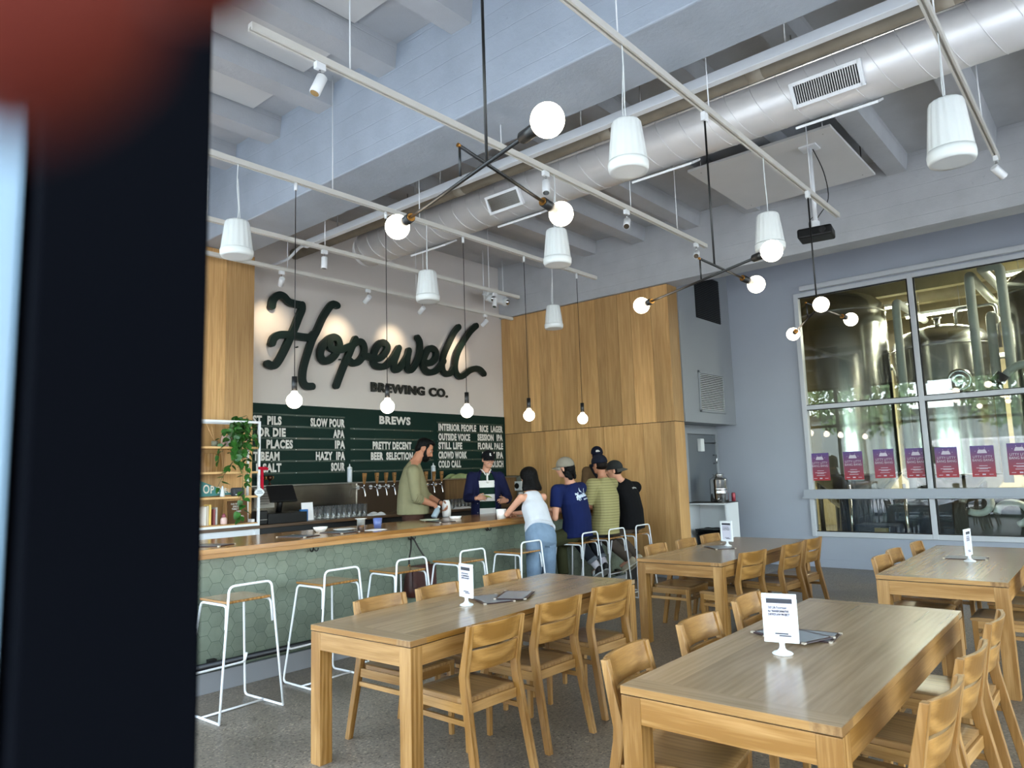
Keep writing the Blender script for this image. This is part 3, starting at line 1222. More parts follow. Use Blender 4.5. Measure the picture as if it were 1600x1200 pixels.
    for i, y in enumerate((3.55, 2.75)):
        m = MB()
        m.cyl((12.4, y, 0), (12.4, y, 1.25), 0.025)
        tag(m.build('steel_upright', M['chrome']), ('thin steel upright behind the lowest pane nearest the grey wall', 'thin steel upright beside the navy crate')[i], 'post')


brewery()
# ================================================================== OVERHEAD
def duct():
    t = thing('air_duct', 'big round spiral metal duct under the ceiling between the two concrete beams', 'duct', (5.77, 0, 4.6))
    r = 0.225
    b = MB()
    b.tube([(0, -5.55, 0), (0, 7.4, 0)], r, 40)
    b.tube([(0, 7.38, 0), (0, 7.46, 0.005), (0, 7.52, 0.02)], r, 40, radii=[r, r * 0.93, r * 0.75])
    b.build('duct_shell', M['duct'], t)
    s = MB()
    for k in range(58):
        y = 7.3 - k * 0.22
        pts = []
        for q in range(24):
            a = q / 24 * 2 * PI
            pts.append((math.cos(a) * (r + 0.001), y + 0.10 * math.sin(a - 0.5), math.sin(a) * (r + 0.001)))
        s.tube(pts, 0.0035, 4, closed=True)
    s.build('spiral_seam', M['duct'], t)
    n = V((-math.cos(0.478), 0, -math.sin(0.478)))      # towards the room's front, slightly down
    u = V((n.z, 0, -n.x))
    for y, w in ((4.81, 0.44), (1.5, 0.50)):
        f = MB()
        rot = Matrix((V((0, 1, 0)), u, n)).transposed()
        h = 0.17
        cx = n * (r + 0.008)
        for (dx, dy, sx, sy) in ((0, h / 2, w, 0.03), (0, -h / 2, w, 0.03), (w / 2, 0, 0.03, h + 0.03), (-w / 2, 0, 0.03, h + 0.03)):
            f.box(cx + V((0, y + dx, 0)) + u * dy, (sx, sy, 0.045), rot)
        v = f.build('vent_grille', M['white_metal'], t, bevel=0.003)
        bk = MB()
        bk.box(n * (r - 0.002) + V((0, y, 0)), (w - 0.02, h - 0.02, 0.03), rot)
        bk.build('vent_backing', M['black_plastic'], v)
        sl = MB()
        for k in range(26):
            sl.box(cx + V((0, y - w / 2 + 0.03 + k * (w - 0.06) / 25, 0)), (0.006, h - 0.03, 0.03), rot)
        sl.build('vent_slat', M['steel'], v)
    for y in (6.25, 4.79, 3.06, 1.51):
        tabs = MB()
        tabs.box((0.10, y, -0.225), (0.22, 0.62, 0.02), Matrix.Rotation(-0.48, 3, 'Y'))
        tabs.build('flange', M['white_metal'], t)
    for y in (6.6, 4.2, 1.8, -0.6, -3):
        hg = MB()
        hg.cyl((0, y, 0.2), (0, y, 0.76), 0.006, seg=6)
        hg.build('hanger_rod', M['steel'], t)


duct()


def strut():
    t = thing('cable_tray', 'long white channel running beside the round duct under the ceiling', 'cable tray', (5.0, 0, 4.565))
    m = MB()
    m.bx(-0.035, 0.035, -5.5, 7.7, -0.04, 0.04)
    m.tube(smooth_path([(0, 7.68, 0), (0, 7.85, -0.02), (0, 8.1, -0.1), (0, 8.51, -0.1)], 4), 0.02, 8)
    m.build('channel', plain('white_channel', '#e4e8ec', 0.3), t, bevel=0.004)
    for y in (7, 5.2, 3.4, 1.6, -0.2, -2, -4):
        h = MB()
        h.cyl((0, y, 0.03), (0, y, 0.79), 0.006, seg=6)
        h.build('hanger_rod', M['steel'], t)
    t2 = thing('lagged_pipe', 'beige lagged pipe running along the ceiling just above the round duct', 'pipe', (5.36, 0, 4.70))
    m = MB()
    m.cyl((0, -5.55, 0), (0, 8.5, 0), 0.075, seg=20)
    m.build('lagging', plain('beige_lagging', '#8f8676', 0.75, bump=0.4, bscale=12, var=0.12), t2)
    tape = plain('beige_tape', '#a59c8c', 0.6)
    for y in (5.2, 3.3, 1.9, 0.6):
        b = MB()
        b.cyl((0, y, 0), (0, y + 0.12, 0), 0.078, seg=20)
        b.build('tape_band', tape, t2)
    for y in (6, 3, 0, -3):
        h = MB()
        h.cyl((0, y, 0.05), (0, y, 0.65), 0.006, seg=6)
        h.build('hanger_rod', M['steel'], t2)


strut()
for i, (x0, x1, yc) in enumerate(((1.0, 3.48, 5.09), (0.6, 3.36, 4.17), (0.9, 3.5, 6.01))):
    m = MB()
    m.bx(x0, x1, yc - 0.30, yc + 0.30, 5.30, 5.348)
    tag(m.build('acoustic_board', M['paint_smooth'], bevel=0.004), ('flat white acoustic board in the middle ceiling bay above the near track', 'flat white acoustic board in the ceiling bay closest to the top of the photo', 'flat white acoustic board in the ceiling bay nearest the bar')[i], 'acoustic board', 'acoustic boards between the ceiling ribs')

# tracks: (y, x0, x1)
TZ = 4.2
TR = {'near': (0.645, 1.0, 7.35), 'chandelier': (2.12, 1.0, 7.85), 'middle': (3.6, 1.97, 7.80), 'pendant': (5.31, 1.2, 8.0), 'sign': (6.72, 2.6, 8.03), 'wall': (7.77, 3.3, 9.1)}
TL = {'near': 'white lighting track over the table by the brewery window', 'chandelier': 'white lighting track that carries the three branching chandeliers',
      'middle': 'white lighting track in the middle with its open end showing', 'pendant': 'white lighting track over the bar that carries the globe pendants',
      'sign': 'white lighting track between the pendant track and the sign wall', 'wall': 'white lighting track closest to the big script sign'}
for k, (y, x0, x1) in TR.items():
    t = thing('lighting_track', TL[k], 'lighting track', (0, y, TZ), 0, 'white ceiling tracks')
    m = MB()
    m.prism([(-0.022, -0.018), (-0.008, -0.018), (-0.008, 0.0), (0.008, 0.0), (0.008, -0.018), (0.022, -0.018), (0.022, 0.028), (-0.022, 0.028)], 'x', x0, x1)
    m.build('rail', M['track'], t)
    n = 4
    for i in range(n):
        h = MB()
        x = x0 + (x1 - x0) * (0.12 + 0.76 * i / (n - 1))
        if 4.88 < x < 6.06:      # clear of the tray, the lagged pipe and the duct
            x = 4.8 if x < 5.5 else 6.12
        h.cyl((x, 0, 0.02), (x, 0, (0.205 if any(a - 0.05 < x < b + 0.05 for a, b in ((3.83, 4.43),)) else 1.145)), 0.005, seg=6)
        h.build('hanger_rod', M['white_metal'], t)


def spot(label, x, key, aim, lit=False, group='spotlights on the white tracks', power=8):
    y = TR[key][0]
    t = thing('spotlight', label, 'spotlight', (x, y, TZ - 0.018), 0, group)
    b = MB()
    b.bx(-0.035, 0.035, -0.017, 0.017, -0.045, 0.0)
    b.build('adapter', M['white_metal'], t, bevel=0.003)
    y_ = MB()
    y_.tube(round_path([(0, 0, -0.045), (0, 0, -0.075), (0.03, 0, -0.085), (0.03, 0, -0.11)], 0.01), 0.007, 8)
    y_.build('yoke', M['chrome'], t)
    d = V(aim).normalized()
    c = V((0, 0, -0.125))
    h = MB()
    h.tube([c - d * 0.045, c - d * 0.04, c + d * 0.085, c + d * 0.088], 0.034, 20, radii=[0.028, 0.034, 0.034, 0.031])
    hd = h.build('head', M['white_metal'], t)
    f = MB()
    f.tube([c + d * 0.0882, c + d * 0.090], 0.028, 16)
    f.build('lens', M['lamp_face'] if lit else M['chrome'], hd)
    if lit:
        ld = bpy.data.lights.new('spot_beam', 'SPOT')
        ld.energy = power
        ld.spot_size = math.radians(60)
        ld.spot_blend = 1.0
        ld.shadow_soft_size = 0.025
        ld.color = (1.0, 0.80, 0.54)
        lo = bpy.data.objects.new('spot_beam', ld)
        COL.objects.link(lo)
        lo.parent = t
        lo.location = c + d * 0.095
        lo.rotation_euler = d.to_track_quat('-Z', 'Y').to_euler()
    return t


spot('white track spotlight hanging near the open end of the middle track', 2.44, 'middle', (-0.35, 0.1, -0.9))
spot('white track spotlight on the middle track beside the chandelier globe', 4.72, 'middle', (-0.3, -0.2, -0.9))
spot('white track spotlight on the middle track angled steeply down past the duct', 6.03, 'middle', (-0.7, -0.3, -0.8))
spot('white track spotlight at the far end of the middle track', 7.54, 'middle', (-0.8, -0.3, -0.55))
spot('white track spotlight on the track between pendants and sign, upright', 4.62, 'sign', (-0.02, 0.05, -1))
spot('white track spotlight in front of the emergency lamp by the sign', 7.5, 'sign', (-0.3, -0.1, -0.9))
spot('lit spotlight aimed at the start of the script sign', 4.72, 'wall', (0.35, 0.9, -0.50), True)
spot('lit spotlight aimed between the first letters of the script sign', 6.05, 'wall', (0.02, 0.9, -0.52), True)
spot('lit spotlight aimed at the middle letters of the script sign', 7.05, 'wall', (0.03, 0.9, -0.52), True)
spot('lit spotlight aimed at the last letters of the script sign', 8.42, 'wall', (0.02, 0.9, -0.52), True)
spot('white track spotlight on the end of the track nearest the brewery window', 7.24, 'near', (0.55, -0.35, -0.45))


def speaker(label, x, y, top=3.69, bot=3.37, r=0.123):
    t = thing('pendant_speaker', label, 'speaker', (x, y, 0), random.uniform(0, 1), 'white pendant speakers')
    b = MB()
    h = top - bot
    b.lathe([(0.0, top), (r * 0.62, top), (r * 0.70, top - 0.008), (r * 0.74, top - 0.02), (r * 0.86, top - h * 0.45), (r * 0.95, bot + h * 0.22), (r * 0.965, bot + h * 0.2)][::-1], seg=96, flute=0.035, nfl=16)
    b.build('cabinet', M['white_plastic'], t)
    g = MB()
    g.lathe([(r * 0.72, bot + 0.004), (r * 0.92, bot), (r * 0.985, bot + 0.02), (r, bot + 0.05), (r * 0.965, bot + h * 0.205)], seg=48)
    g.build('rim', M['white_plastic'], t)
    c = MB()
    c.lathe([(0, bot + 0.02), (r * 0.4, bot + 0.014), (r * 0.73, bot + 0.006)][::-1], seg=32)
    c.build('grille', plain('speaker_grille', '#c9cbcf', 0.6), t)
    w = MB()
    w.tube(smooth_path([(0.0, 0, top - 0.004), (0.012, 0.0, top + 0.12), (-0.008, 0, top + 0.3), (0.0, 0, TZ + 0.02)], 4), 0.004, 6)
    w.tube(smooth_path([(0.03, 0, top - 0.004), (0.035, 0.01, top + 0.1), (0.0, 0, top + 0.36)], 4), 0.0035, 6)
    w.build('cable', M['white_plastic'], t)


speaker('white pendant speaker hanging in front of the round duct, largest in the photo', 3.6, 2.12)
speaker('white pendant speaker directly behind the lit globe near the projector', 5.82, 2.12)
speaker('white pendant speaker over the table by the brewery window', 4.85, 0.645, 3.75, 3.36, 0.132)
speaker('white pendant speaker below the small globe of the nearest chandelier', 4.84, 3.6)
speaker('white pendant speaker hanging in front of the sign wall', 4.895, 5.31)
speaker('white pendant speaker beside the oak pier and the black door jamb', 2.82, 5.31, 3.7, 3.4, 0.13)
speaker('white pendant speaker hanging before the oak panelled end wall', 7.01, 5.31, 3.665, 3.37, 0.118)


def globe(name, parent, c, r=0.065, neck=None):
    m = MB()
    m.sph(c, r, 28, 18)
    if neck is not None:
        d = (V(neck) - V(c)).normalized()
        m.tube([V(c) + d * r * 0.8, V(c) + d * r * 1.12, V(c) + d * r * 1.3], 0.02, 16, radii=[r * 0.55, r * 0.36, r * 0.34])
    return m.build(name, M['bulb'], parent)


# bare globe pendants over the bar
PX = [3.355, 4.355, 5.43, 6.465, 7.545]
PL = ['lit globe pendant over the bar nearest the oak pier', 'lit globe pendant hanging before the letters of the brewing line', 'lit globe pendant hanging below the last letters of the script sign',
      'lit globe pendant in front of the oak panelling, closer to the sign', 'lit globe pendant in front of the oak panelling, farthest along the bar']
for x, lb in zip(PX, PL):
    t = thing('globe_pendant', lb, 'pendant lamp', (x, 5.31, 0), 0, 'globe pendants over the bar')
    z = 2.265
    globe('globe', t, (0, 0, z), 0.066, (0, 0, 3))
    s = MB()
    s.cyl((0, 0, z + 0.075), (0, 0, z + 0.205), 0.023, seg=20)
    s.build('socket', M['black_metal'], t)
    c = MB()
    c.cyl((0, 0, z + 0.2), (0, 0, TZ - 0.07), 0.0035, seg=6)
    c.build('cord', M['black_plastic'], t)
    a = MB()
    a.cyl((0, 0, TZ - 0.085), (0, 0, TZ - 0.017), 0.014, seg=12)
    a.build('adapter', M['white_metal'], t)


def chandelier(label, A, B, C, E, P, stem):
    base = V((stem[0], stem[1], 0))
    t = thing('branching_chandelier', label, 'chandelier', base, 0, 'black chandeliers with lit globes')
    A, B, C, E, P, st = [V(q) - base for q in (A, B, C, E, P, stem)]

    def arm(name, p, q, r=0.0085):
        m = MB()
        m.cyl(p, q, r, seg=12)
        return m.build(name, M['black_metal'], t)

    def head(gc, frm, brass):
        d = (frm - gc).normalized()
        m = MB()
        m.cyl(gc + d * 0.052, gc + d * 0.165, 0.025, seg=20)
        s = m.build('socket', M['black_metal'], t)
        k = MB()
        k.cyl(gc + d * 0.1655, gc + d * 0.172, 0.021, seg=20)
        k.build('socket_cap', M['brass'] if brass else M['black_metal'], s)
        globe('globe', t, gc)
        return gc + d * 0.17

    a2 = head(A, B, False)
    b2 = head(B, A, True)
    c2 = head(C, E, True)
    arm('long_arm', a2, b2)
    arm('upper_arm', E, c2)
    arm('drop_bar', E, P, 0.006)
    kn = MB()
    d = (E - C).normalized()
    kn.cyl(E, E + d * 0.012, 0.0095, seg=12)
    kn.build('arm_tip', M['brass'], t)
    s = MB()
    s.cyl((0, 0, st.z), (0, 0, TZ - 0.06), 0.0075, seg=10)
    s.build('stem', M['black_metal'], t)
    ad = MB()
    ad.bx(-0.03, 0.03, -0.018, 0.018, TZ - 0.085, TZ - 0.018)
    ad.build('adapter', M['white_metal'], t, bevel=0.004)


chandelier('black three globe chandelier nearest the camera, hanging before the duct', (2.03, 1.53, 2.905), (2.40, 2.83, 2.915), (2.96, 2.165, 2.955), (2.165, 2.125, 3.05), (2.165, 2.125, 2.91), (2.358, 2.14, 3.04))
chandelier('black three globe chandelier in front of the oak corner and grey bulkhead', (4.22, 1.53, 2.882), (5.03, 2.91, 2.922), (5.2, 2.02, 2.952), (4.58, 2.165, 3.052), (4.58, 2.165, 2.905), (4.735, 2.13, 3.03))
chandelier('black three globe chandelier hanging before the brewery window', (6.2, 1.87, 2.93), (7.4, 2.53, 2.93), (7.45, 1.98, 3.0), (6.65, 2.135, 3.065), (6.65, 2.13, 2.93), (6.86, 2.105, 3.04))


# ceiling board with the projector
def projector():
    b = thing('ceiling_panel', 'large white panel hung under the ceiling ribs around the projector mount', 'ceiling panel', (8.22, 2.78, 5.0))
    m = MB()
    m.bx(-0.84, 0.84, -0.79, 0.79, -0.015, 0.015)
    m.build('board', M['paint_smooth'], b, bevel=0.003)
    for x in (-0.72, 0.72):
        for y in (-0.68, 0.68):
            h = MB()
            h.cyl((x, y, -0.02), (x, y, 0.348), 0.006, seg=6)
            h.build('hanger_rod', M['steel'], b)
    p = thing('projector', 'small black projector on a white ceiling pole', 'projector', (7.72, 2.31, 0))
    m = MB()
    m.cyl((0, 0, 4.14), (0, 0, 4.98), 0.022, seg=16)
    m.build('pole', M['white_metal'], p)
    m = MB()
    m.bx(-0.09, 0.09, -0.09, 0.09, 4.965, 4.984)
    m.build('mount_plate', M['white_metal'], p, bevel=0.004)
    m = MB()
    m.bx(-0.04, 0.04, -0.03, 0.03, 4.08, 4.16)
    m.bx(-0.07, 0.07, -0.06, 0.06, 4.065, 4.085)
    m.build('bracket', M['white_metal'], p, bevel=0.004)
    r = Matrix.Rotation(0.15, 3, 'Z')
    m = MB()
    m.box((-0.02, 0.0, 4.01), (0.26, 0.34, 0.105), r)
    bd = m.build('body', M['black_plastic'], p, bevel=0.02)
    l = MB()
    l.tube([(-0.145, -0.105, 4.005), (-0.175, -0.108, 4.005)], 0.032, 20)
    l.build('lens', M['black_metal'], bd)
    c = MB()
    c.tube(smooth_path([(0.03, -0.02, 4.98), (0.08, -0.10, 4.7), (0.09, -0.12, 4.4), (0.02, -0.02, 4.2), (-0.05, 0.03, 4.06)], 5), 0.005, 6)
    c.tube(smooth_path([(-0.03, 0.02, 4.2), (-0.06, 0.05, 4.14), (-0.02, 0.06, 4.06)], 5), 0.004, 6)
    c.build('cable', M['black_plastic'], p)


projector()
e = thing('emergency_lamp', 'white twin head emergency lamp high by the sign wall corner', 'emergency lamp', (9.0, 8.05, 4.62))
m = MB()
m.bx(-0.24, 0.24, -0.05, 0.05, -0.10, 0.10)
m.build('housing', M['white_plastic'], e, bevel=0.03)
for x in (-0.19, 0.19):
    m = MB()
    m.sph((x, -0.06, -0.06), 0.075, 20, 12)
    h_ = m.build('lamp_head', M['white_plastic'], e)
    l = MB()
    l.sph((x, -0.085, -0.068), 0.058, 16, 10)
    l.build('lens', M['chrome'], h_)
m = MB()
for x in (-0.3, 0.2):
    m.cyl((x, 0, 0.0), (x, 0, 0.73), 0.008, seg=8)
m.bx(-0.32, 0.25, -0.02, 0.02, -0.01, 0.01)
m.build('hanger_rod', M['white_metal'], e)
# ================================================================== SIGN AND MENU BOARD
STROKES = {
 'flag': [(4.99, 3.9), (5.01, 3.99), (5.08, 4.06), (5.16, 4.06), (5.24, 4.0), (5.33, 3.985), (5.44, 3.985)],
 'stem': [(5.44, 3.985), (5.44, 3.92), (5.39, 3.8), (5.33, 3.65), (5.26, 3.5), (5.19, 3.35), (5.11, 3.2), (5.05, 3.12), (5.0, 3.1), (4.94, 3.12)],
 'cross': [(4.99, 3.4), (5.02, 3.47), (5.09, 3.52), (5.21, 3.54), (5.36, 3.54), (5.48, 3.54), (5.57, 3.55), (5.64, 3.61)],
 'rstem': [(6.02, 4.07), (5.98, 4.08), (5.93, 4.07), (5.85, 3.97), (5.77, 3.84), (5.69, 3.67), (5.61, 3.52), (5.54, 3.33), (5.48, 3.14), (5.46, 3.01), (5.47, 2.92), (5.52, 2.87), (5.61, 2.87)],
 'o': [(6.06, 3.51), (6.03, 3.58), (5.95, 3.6), (5.86, 3.55), (5.77, 3.44), (5.74, 3.33), (5.78, 3.25), (5.86, 3.25), (5.96, 3.32), (6.03, 3.42), (6.06, 3.51)],
 'ocurl': [(5.89, 3.54), (5.9, 3.45), (5.98, 3.42), (6.08, 3.43), (6.17, 3.47), (6.28, 3.52)],
 'pstem': [(6.34, 3.62), (6.28, 3.5), (6.21, 3.35), (6.13, 3.19), (6.06, 3.03), (6.01, 2.91)],
 'pbowl': [(6.28, 3.52), (6.37, 3.58), (6.46, 3.58), (6.5, 3.49), (6.47, 3.38), (6.39, 3.29), (6.3, 3.26), (6.23, 3.29)],
 'e': [(6.48, 3.39), (6.59, 3.38), (6.71, 3.36), (6.81, 3.4), (6.9, 3.49), (6.93, 3.57), (6.88, 3.62), (6.81, 3.62), (6.74, 3.56), (6.68, 3.45), (6.66, 3.34), (6.69, 3.27), (6.77, 3.25), (6.88, 3.27), (6.97, 3.34), (7.07, 3.45), (7.15, 3.57)],
 'w1': [(7.16, 3.58), (7.12, 3.48), (7.07, 3.36), (7.06, 3.26), (7.09, 3.23), (7.16, 3.26), (7.25, 3.36), (7.33, 3.47), (7.36, 3.56)],
 'w2': [(7.36, 3.56), (7.33, 3.43), (7.32, 3.32), (7.36, 3.25), (7.43, 3.28), (7.51, 3.38), (7.58, 3.52), (7.6, 3.66), (7.59, 3.74), (7.55, 3.79)],
 'e2': [(7.72, 3.4), (7.82, 3.41), (7.92, 3.49), (7.94, 3.6), (7.87, 3.65), (7.78, 3.63), (7.7, 3.52), (7.65, 3.39), (7.69, 3.29), (7.78, 3.25), (7.91, 3.28), (8.02, 3.36), (8.11, 3.47)],
 'l1': [(8.48, 4.09), (8.37, 3.98), (8.24, 3.78), (8.12, 3.57), (8.08, 3.4), (8.11, 3.29), (8.19, 3.26), (8.29, 3.3), (8.37, 3.4)],
 'l2': [(8.91, 4.17), (8.76, 4.05), (8.6, 3.87), (8.45, 3.66), (8.38, 3.46), (8.39, 3.31), (8.47, 3.24), (8.57, 3.27), (8.71, 3.36), (8.86, 3.41), (8.99, 3.4), (9.08, 3.34)],
}


def brush(mb, pts, r, front, back, place):
    """a flat round-ended stroke pushed out between depths front and back"""
    P = [V((p[0], p[1], 0)) for p in smooth_path([(a, b, 0) for a, b in pts], 5)]
    n = len(P)
    L_, R_ = [], []
    for i, p in enumerate(P):
        t = (P[min(i + 1, n - 1)] - P[max(i - 1, 0)]).normalized()
        nn = V((-t.y, t.x, 0))
        L_.append(p + nn * r)
        R_.append(p - nn * r)

    def cap(c, a, b):
        out = []
        v0 = a - c
        for k in range(1, 8):
            ang = -PI * k / 8
            out.append(c + Matrix.Rotation(ang, 3, 'Z') @ v0)
        return out
    bm = mb.bm
    def vv(p, d):
        return bm.verts.new(place(p.x, p.y, d))
    # the face slopes a few millimetres along the stroke so that it passes over itself cleanly
    fs = [front * (1 - 0.055 * i / max(1, n - 1)) for i in range(n)]
    fl, fr_ = [vv(p, q) for p, q in zip(L_, fs)], [vv(p, q) for p, q in zip(R_, fs)]
    bl, br = [vv(p, back) for p in L_], [vv(p, back) for p in R_]
    for i in range(n - 1):
        bm.faces.new((fl[i], fr_[i], fr_[i + 1], fl[i + 1]))
        bm.faces.new((fl[i + 1], bl[i + 1], bl[i], fl[i]))
        bm.faces.new((fr_[i], br[i], br[i + 1], fr_[i + 1]))
    for c, a, b, A, B, A2, B2 in ((P[-1], L_[-1], R_[-1], fl[-1], fr_[-1], bl[-1], br[-1]), (P[0], R_[0], L_[0], fr_[0], fl[0], br[0], bl[0])):
        mid = cap(c, a, b)
        fe = fs[-1] if A is fl[-1] else fs[0]
        f = [A] + [vv(p, fe) for p in mid] + [B]
        k = [A2] + [vv(p, back) for p in mid] + [B2]
        bm.faces.new(f)
        for i in range(len(f) - 1):
            bm.faces.new((f[i + 1], f[i], k[i], k[i + 1]))


def sign():
    t = thing('script_sign', 'big dark green script lettering with a black line beneath it on the pale wall', 'wall sign', (7.0, 8.5, 3.4))
    m = MB()
    for i, (k, pts) in enumerate(STROKES.items()):
        brush(m, pts, 0.0505, -0.075 - 0.0045 * (i % 3), -0.02, lambda x, z, d: V((x - 7.0, d, z - 3.4)))
    bmesh.ops.recalc_face_normals(m.bm, faces=m.bm.faces)
    for x in (5.4, 6.1, 6.8, 7.4, 7.8, 8.1, 8.5):
        m.cyl((x - 7.0, -0.03, 0.0 - (0.0 if x < 6 else 0.1)), (x - 7.0, 0.02, 0.0 - (0.0 if x < 6 else 0.1)), 0.01, seg=6)
    m.build('script_lettering', M['green_sign'], t)
    m = MB()
    text_mb(m, 'BREWING CO.', 0.185, frame_m((6.645 - 7.0, -0.012, 2.882 - 3.4), (1, 0, 0), (0, 0, 1)), 0.008, 1.21, ext=0.010, sp=1.12)
    m.build('block_lettering', M['black_letter'], t)


sign()


def menu_board():
    t = thing('menu_board', 'wide dark green beer menu board with white letters behind the taps', 'menu board', (7.0, 8.49, 2.0))
    m = MB()
    m.bx(4.55 - 7, 9.64 - 7, -0.0, 0.03, 1.53 - 2, 2.605 - 2)
    m.build('panel', M['green_board'], t)
    rails = MB()
    screws = MB()
    for x0, x1, zs in ((4.6, 6.175, (2.465, 2.31, 2.155, 2.005, 1.852, 1.698)), (6.27, 7.88, (2.31, 2.165, 2.01, 1.852, 1.70)), (7.97, 9.57, (2.455, 2.308, 2.155, 2.005, 1.857, 1.705))):
        for z in zs:
            rails.bx(x0 - 7, x1 - 7, -0.014, -0.004, z - 2 - 0.012, z - 2 + 0.012)
            for k in range(5):
                xx = x0 + 0.06 + (x1 - x0 - 0.12) * k / 4
                screws.cyl((xx - 7, -0.018, z - 2), (xx - 7, -0.012, z - 2), 0.005, seg=6)
    rails.build('letter_rail', M['rail'], t)
    screws.build('rail_screw', M['chrome'], t)

    def line(s, z, x=None, right=None, w=None, h=0.108):
        mb = MB()
        # measure
        text_mb(mb, s, h * 1.36, Matrix.Identity(4), 0.0072, sp=1.12)
        xs = [v.co.x for v in mb.bm.verts]
        wid = max(xs) - min(xs)
        mb.bm.free()
        k = (w / wid) if w else 0.62
        x0 = x if x is not None else right - wid * k
        mb = MB()
        text_mb(mb, s, h * 1.36, frame_m((x0 - 7, -0.020, z - 2), (1, 0, 0), (0, 0, 1)), 0.0072, k, ext=0.001, sp=1.12)
        mb.build('lettering', M['letter'], t)
    line('ST  PILS', 2.333, right=5.163, w=0.41)
    line('OR DIE', 2.179, right=5.225, w=0.41)
    line('PLACES', 2.025, right=5.33, w=0.385)
    line('T BEAM', 1.868, right=5.139, w=0.37)
    line('L SALT', 1.718, right=5.163, w=0.36)
    line('SLOW POUR', 2.330, right=6.168, w=0.563)
    line('APA', 2.178, right=6.168, w=0.19)
    line('IPA', 2.029, right=6.168, w=0.17)
    line('HAZY  IPA', 1.870, right=6.168, w=0.48)
    line('SOUR', 1.717, right=6.168, w=0.23)
    line('BREWS', 2.400, x=6.785, w=0.61, h=0.115)
    line('PRETTY DECENT', 2.022, x=6.661, w=0.75)
    line('BEER  SELECTION', 1.865, x=6.626, w=0.81)
    line('INTERIOR PEOPLE', 2.330, x=7.99, w=0.88)
    line('RICE  LAGER', 2.331, right=9.552, w=0.59)
    line('OUTSIDE VOICE', 2.173, x=7.99, w=0.73)
    line('SESSION  IPA', 2.181, right=9.548, w=0.645)
    line('STILL LIFE', 2.030, x=7.987, w=0.54)
    line('FLORAL PALE', 2.031, right=9.548, w=0.645)
    line('CROWD WORK', 1.879, x=7.984, w=0.65)
    line('HAZY IPA', 1.875, right=9.545, w=0.54)
    line('COLD CALL', 1.732, x=7.98, w=0.51)
    line('KOLSCH', 1.722, right=9.545, w=0.36)


menu_board()

# ================================================================== POSTERS ON THE BREWERY WINDOW
def poster_mat():
    m, nt, b, L = new_mat('violet_to_red_poster_print')
    tc = N(nt, 'ShaderNodeTexCoord')
    sx = N(nt, 'ShaderNodeSeparateXYZ')
    L(tc.outputs['Object'], sx.inputs[0])
    mr = N(nt, 'ShaderNodeMapRange')
    mr.inputs['From Min'].default_value = -0.215
    mr.inputs['From Max'].default_value = 0.215
    L(sx.outputs['Z'], mr.inputs['Value'])
    cr = N(nt, 'ShaderNodeValToRGB')
    cr.color_ramp.elements[0].color = rgb('#a8222c')
    cr.color_ramp.elements[1].color = rgb('#5c4488')
    e = cr.color_ramp.elements.new(0.5)
    e.color = rgb('#86405c')
    L(mr.outputs[0], cr.inputs[0])
    L(cr.outputs[0], b.inputs['Base Color'])
    b.inputs['Roughness'].default_value = 0.45
    return m


def posters():
    pm = poster_mat()
    im = plain('pale_poster_ink', '#d9cfdc', 0.7)
    cx = [3.79, 3.297, 2.862, 2.428, 2.045, 1.608, 1.18]
    zc = [1.55, 1.556, 1.572, 1.568, 1.564, 1.564, 1.58]
    lab = ['violet and red event poster taped to the window nearest the grey wall', 'violet and red event poster second from the grey wall on the window', 'violet and red event poster in the middle of the first pane of posters',
           'violet and red event poster just before the upright window bar', 'violet and red event poster just past the upright window bar', 'violet and red event poster second past the upright window bar', 'violet and red event poster farthest from the grey wall']
    first = None
    for i, (y, z) in enumerate(zip(cx, zc)):
        if first is None:
            t = thing('event_poster', lab[i], 'poster', (WX + 0.024, y, z), 0, 'violet and red posters on the brewery window')
            m = MB()
            m.bx(-0.0015, 0.0015, -0.14, 0.14, -0.215, 0.215)
            m.build('sheet', pm, t)
            F = lambda dx, dz: frame_m((-0.003, dx, dz), (0, -1, 0), (0, 0, 1))
            q = MB()
            text_mb(q, 'LITTY LITTY', 0.05, F(0, 0.045), -0.0003, 0.86, 'CENTER')
            text_mb(q, 'BANG BANG', 0.05, F(0, -0.002), -0.0003, 0.86, 'CENTER')
            q.build('title_lettering', im, t)
            q = MB()
            pts = [(-0.055, 0.11), (0.055, 0.11), (0.058, 0.118), (0.042, 0.158), (0.03, 0.165), (0.02, 0.160), (0.0, 0.158), (-0.02, 0.160), (-0.03, 0.165), (-0.042, 0.158), (-0.058, 0.118)]
            q.prism(pts, 'x', -0.0032, -0.0022)
            for a, b2 in ((-0.08, 0.14), (0.08, 0.14), (-0.035, 0.18), (0.035, 0.18)):
                q.prism([(a - 0.005, b2), (a, b2 - 0.005), (a + 0.005, b2), (a, b2 + 0.005)], 'x', -0.0032, -0.0022)
            q.build('emblem', im, t)
            q = MB()
            for zz, w in ((-0.062, 0.10), (-0.092, 0.17), (-0.105, 0.10), (-0.135, 0.13)):
                q.bx(-0.0032, -0.0022, -w / 2, w / 2, zz - 0.0035, zz + 0.0035)
            q.bx(-0.0032, -0.0022, -0.02, 0.02, -0.19, -0.172)
            q.bx(-0.0032, -0.0022, 0.06, 0.11, -0.185, -0.178)
            q.bx(-0.0032, -0.0022, -0.11, -0.06, -0.185, -0.178)
            q.build('small_print', im, t)
            first = t
        else:
            t = dup(first, (WX + 0.024, y, z), None, lab[i])
        t.rotation_euler = (random.uniform(-0.012, 0.012), 0, 0)


posters()
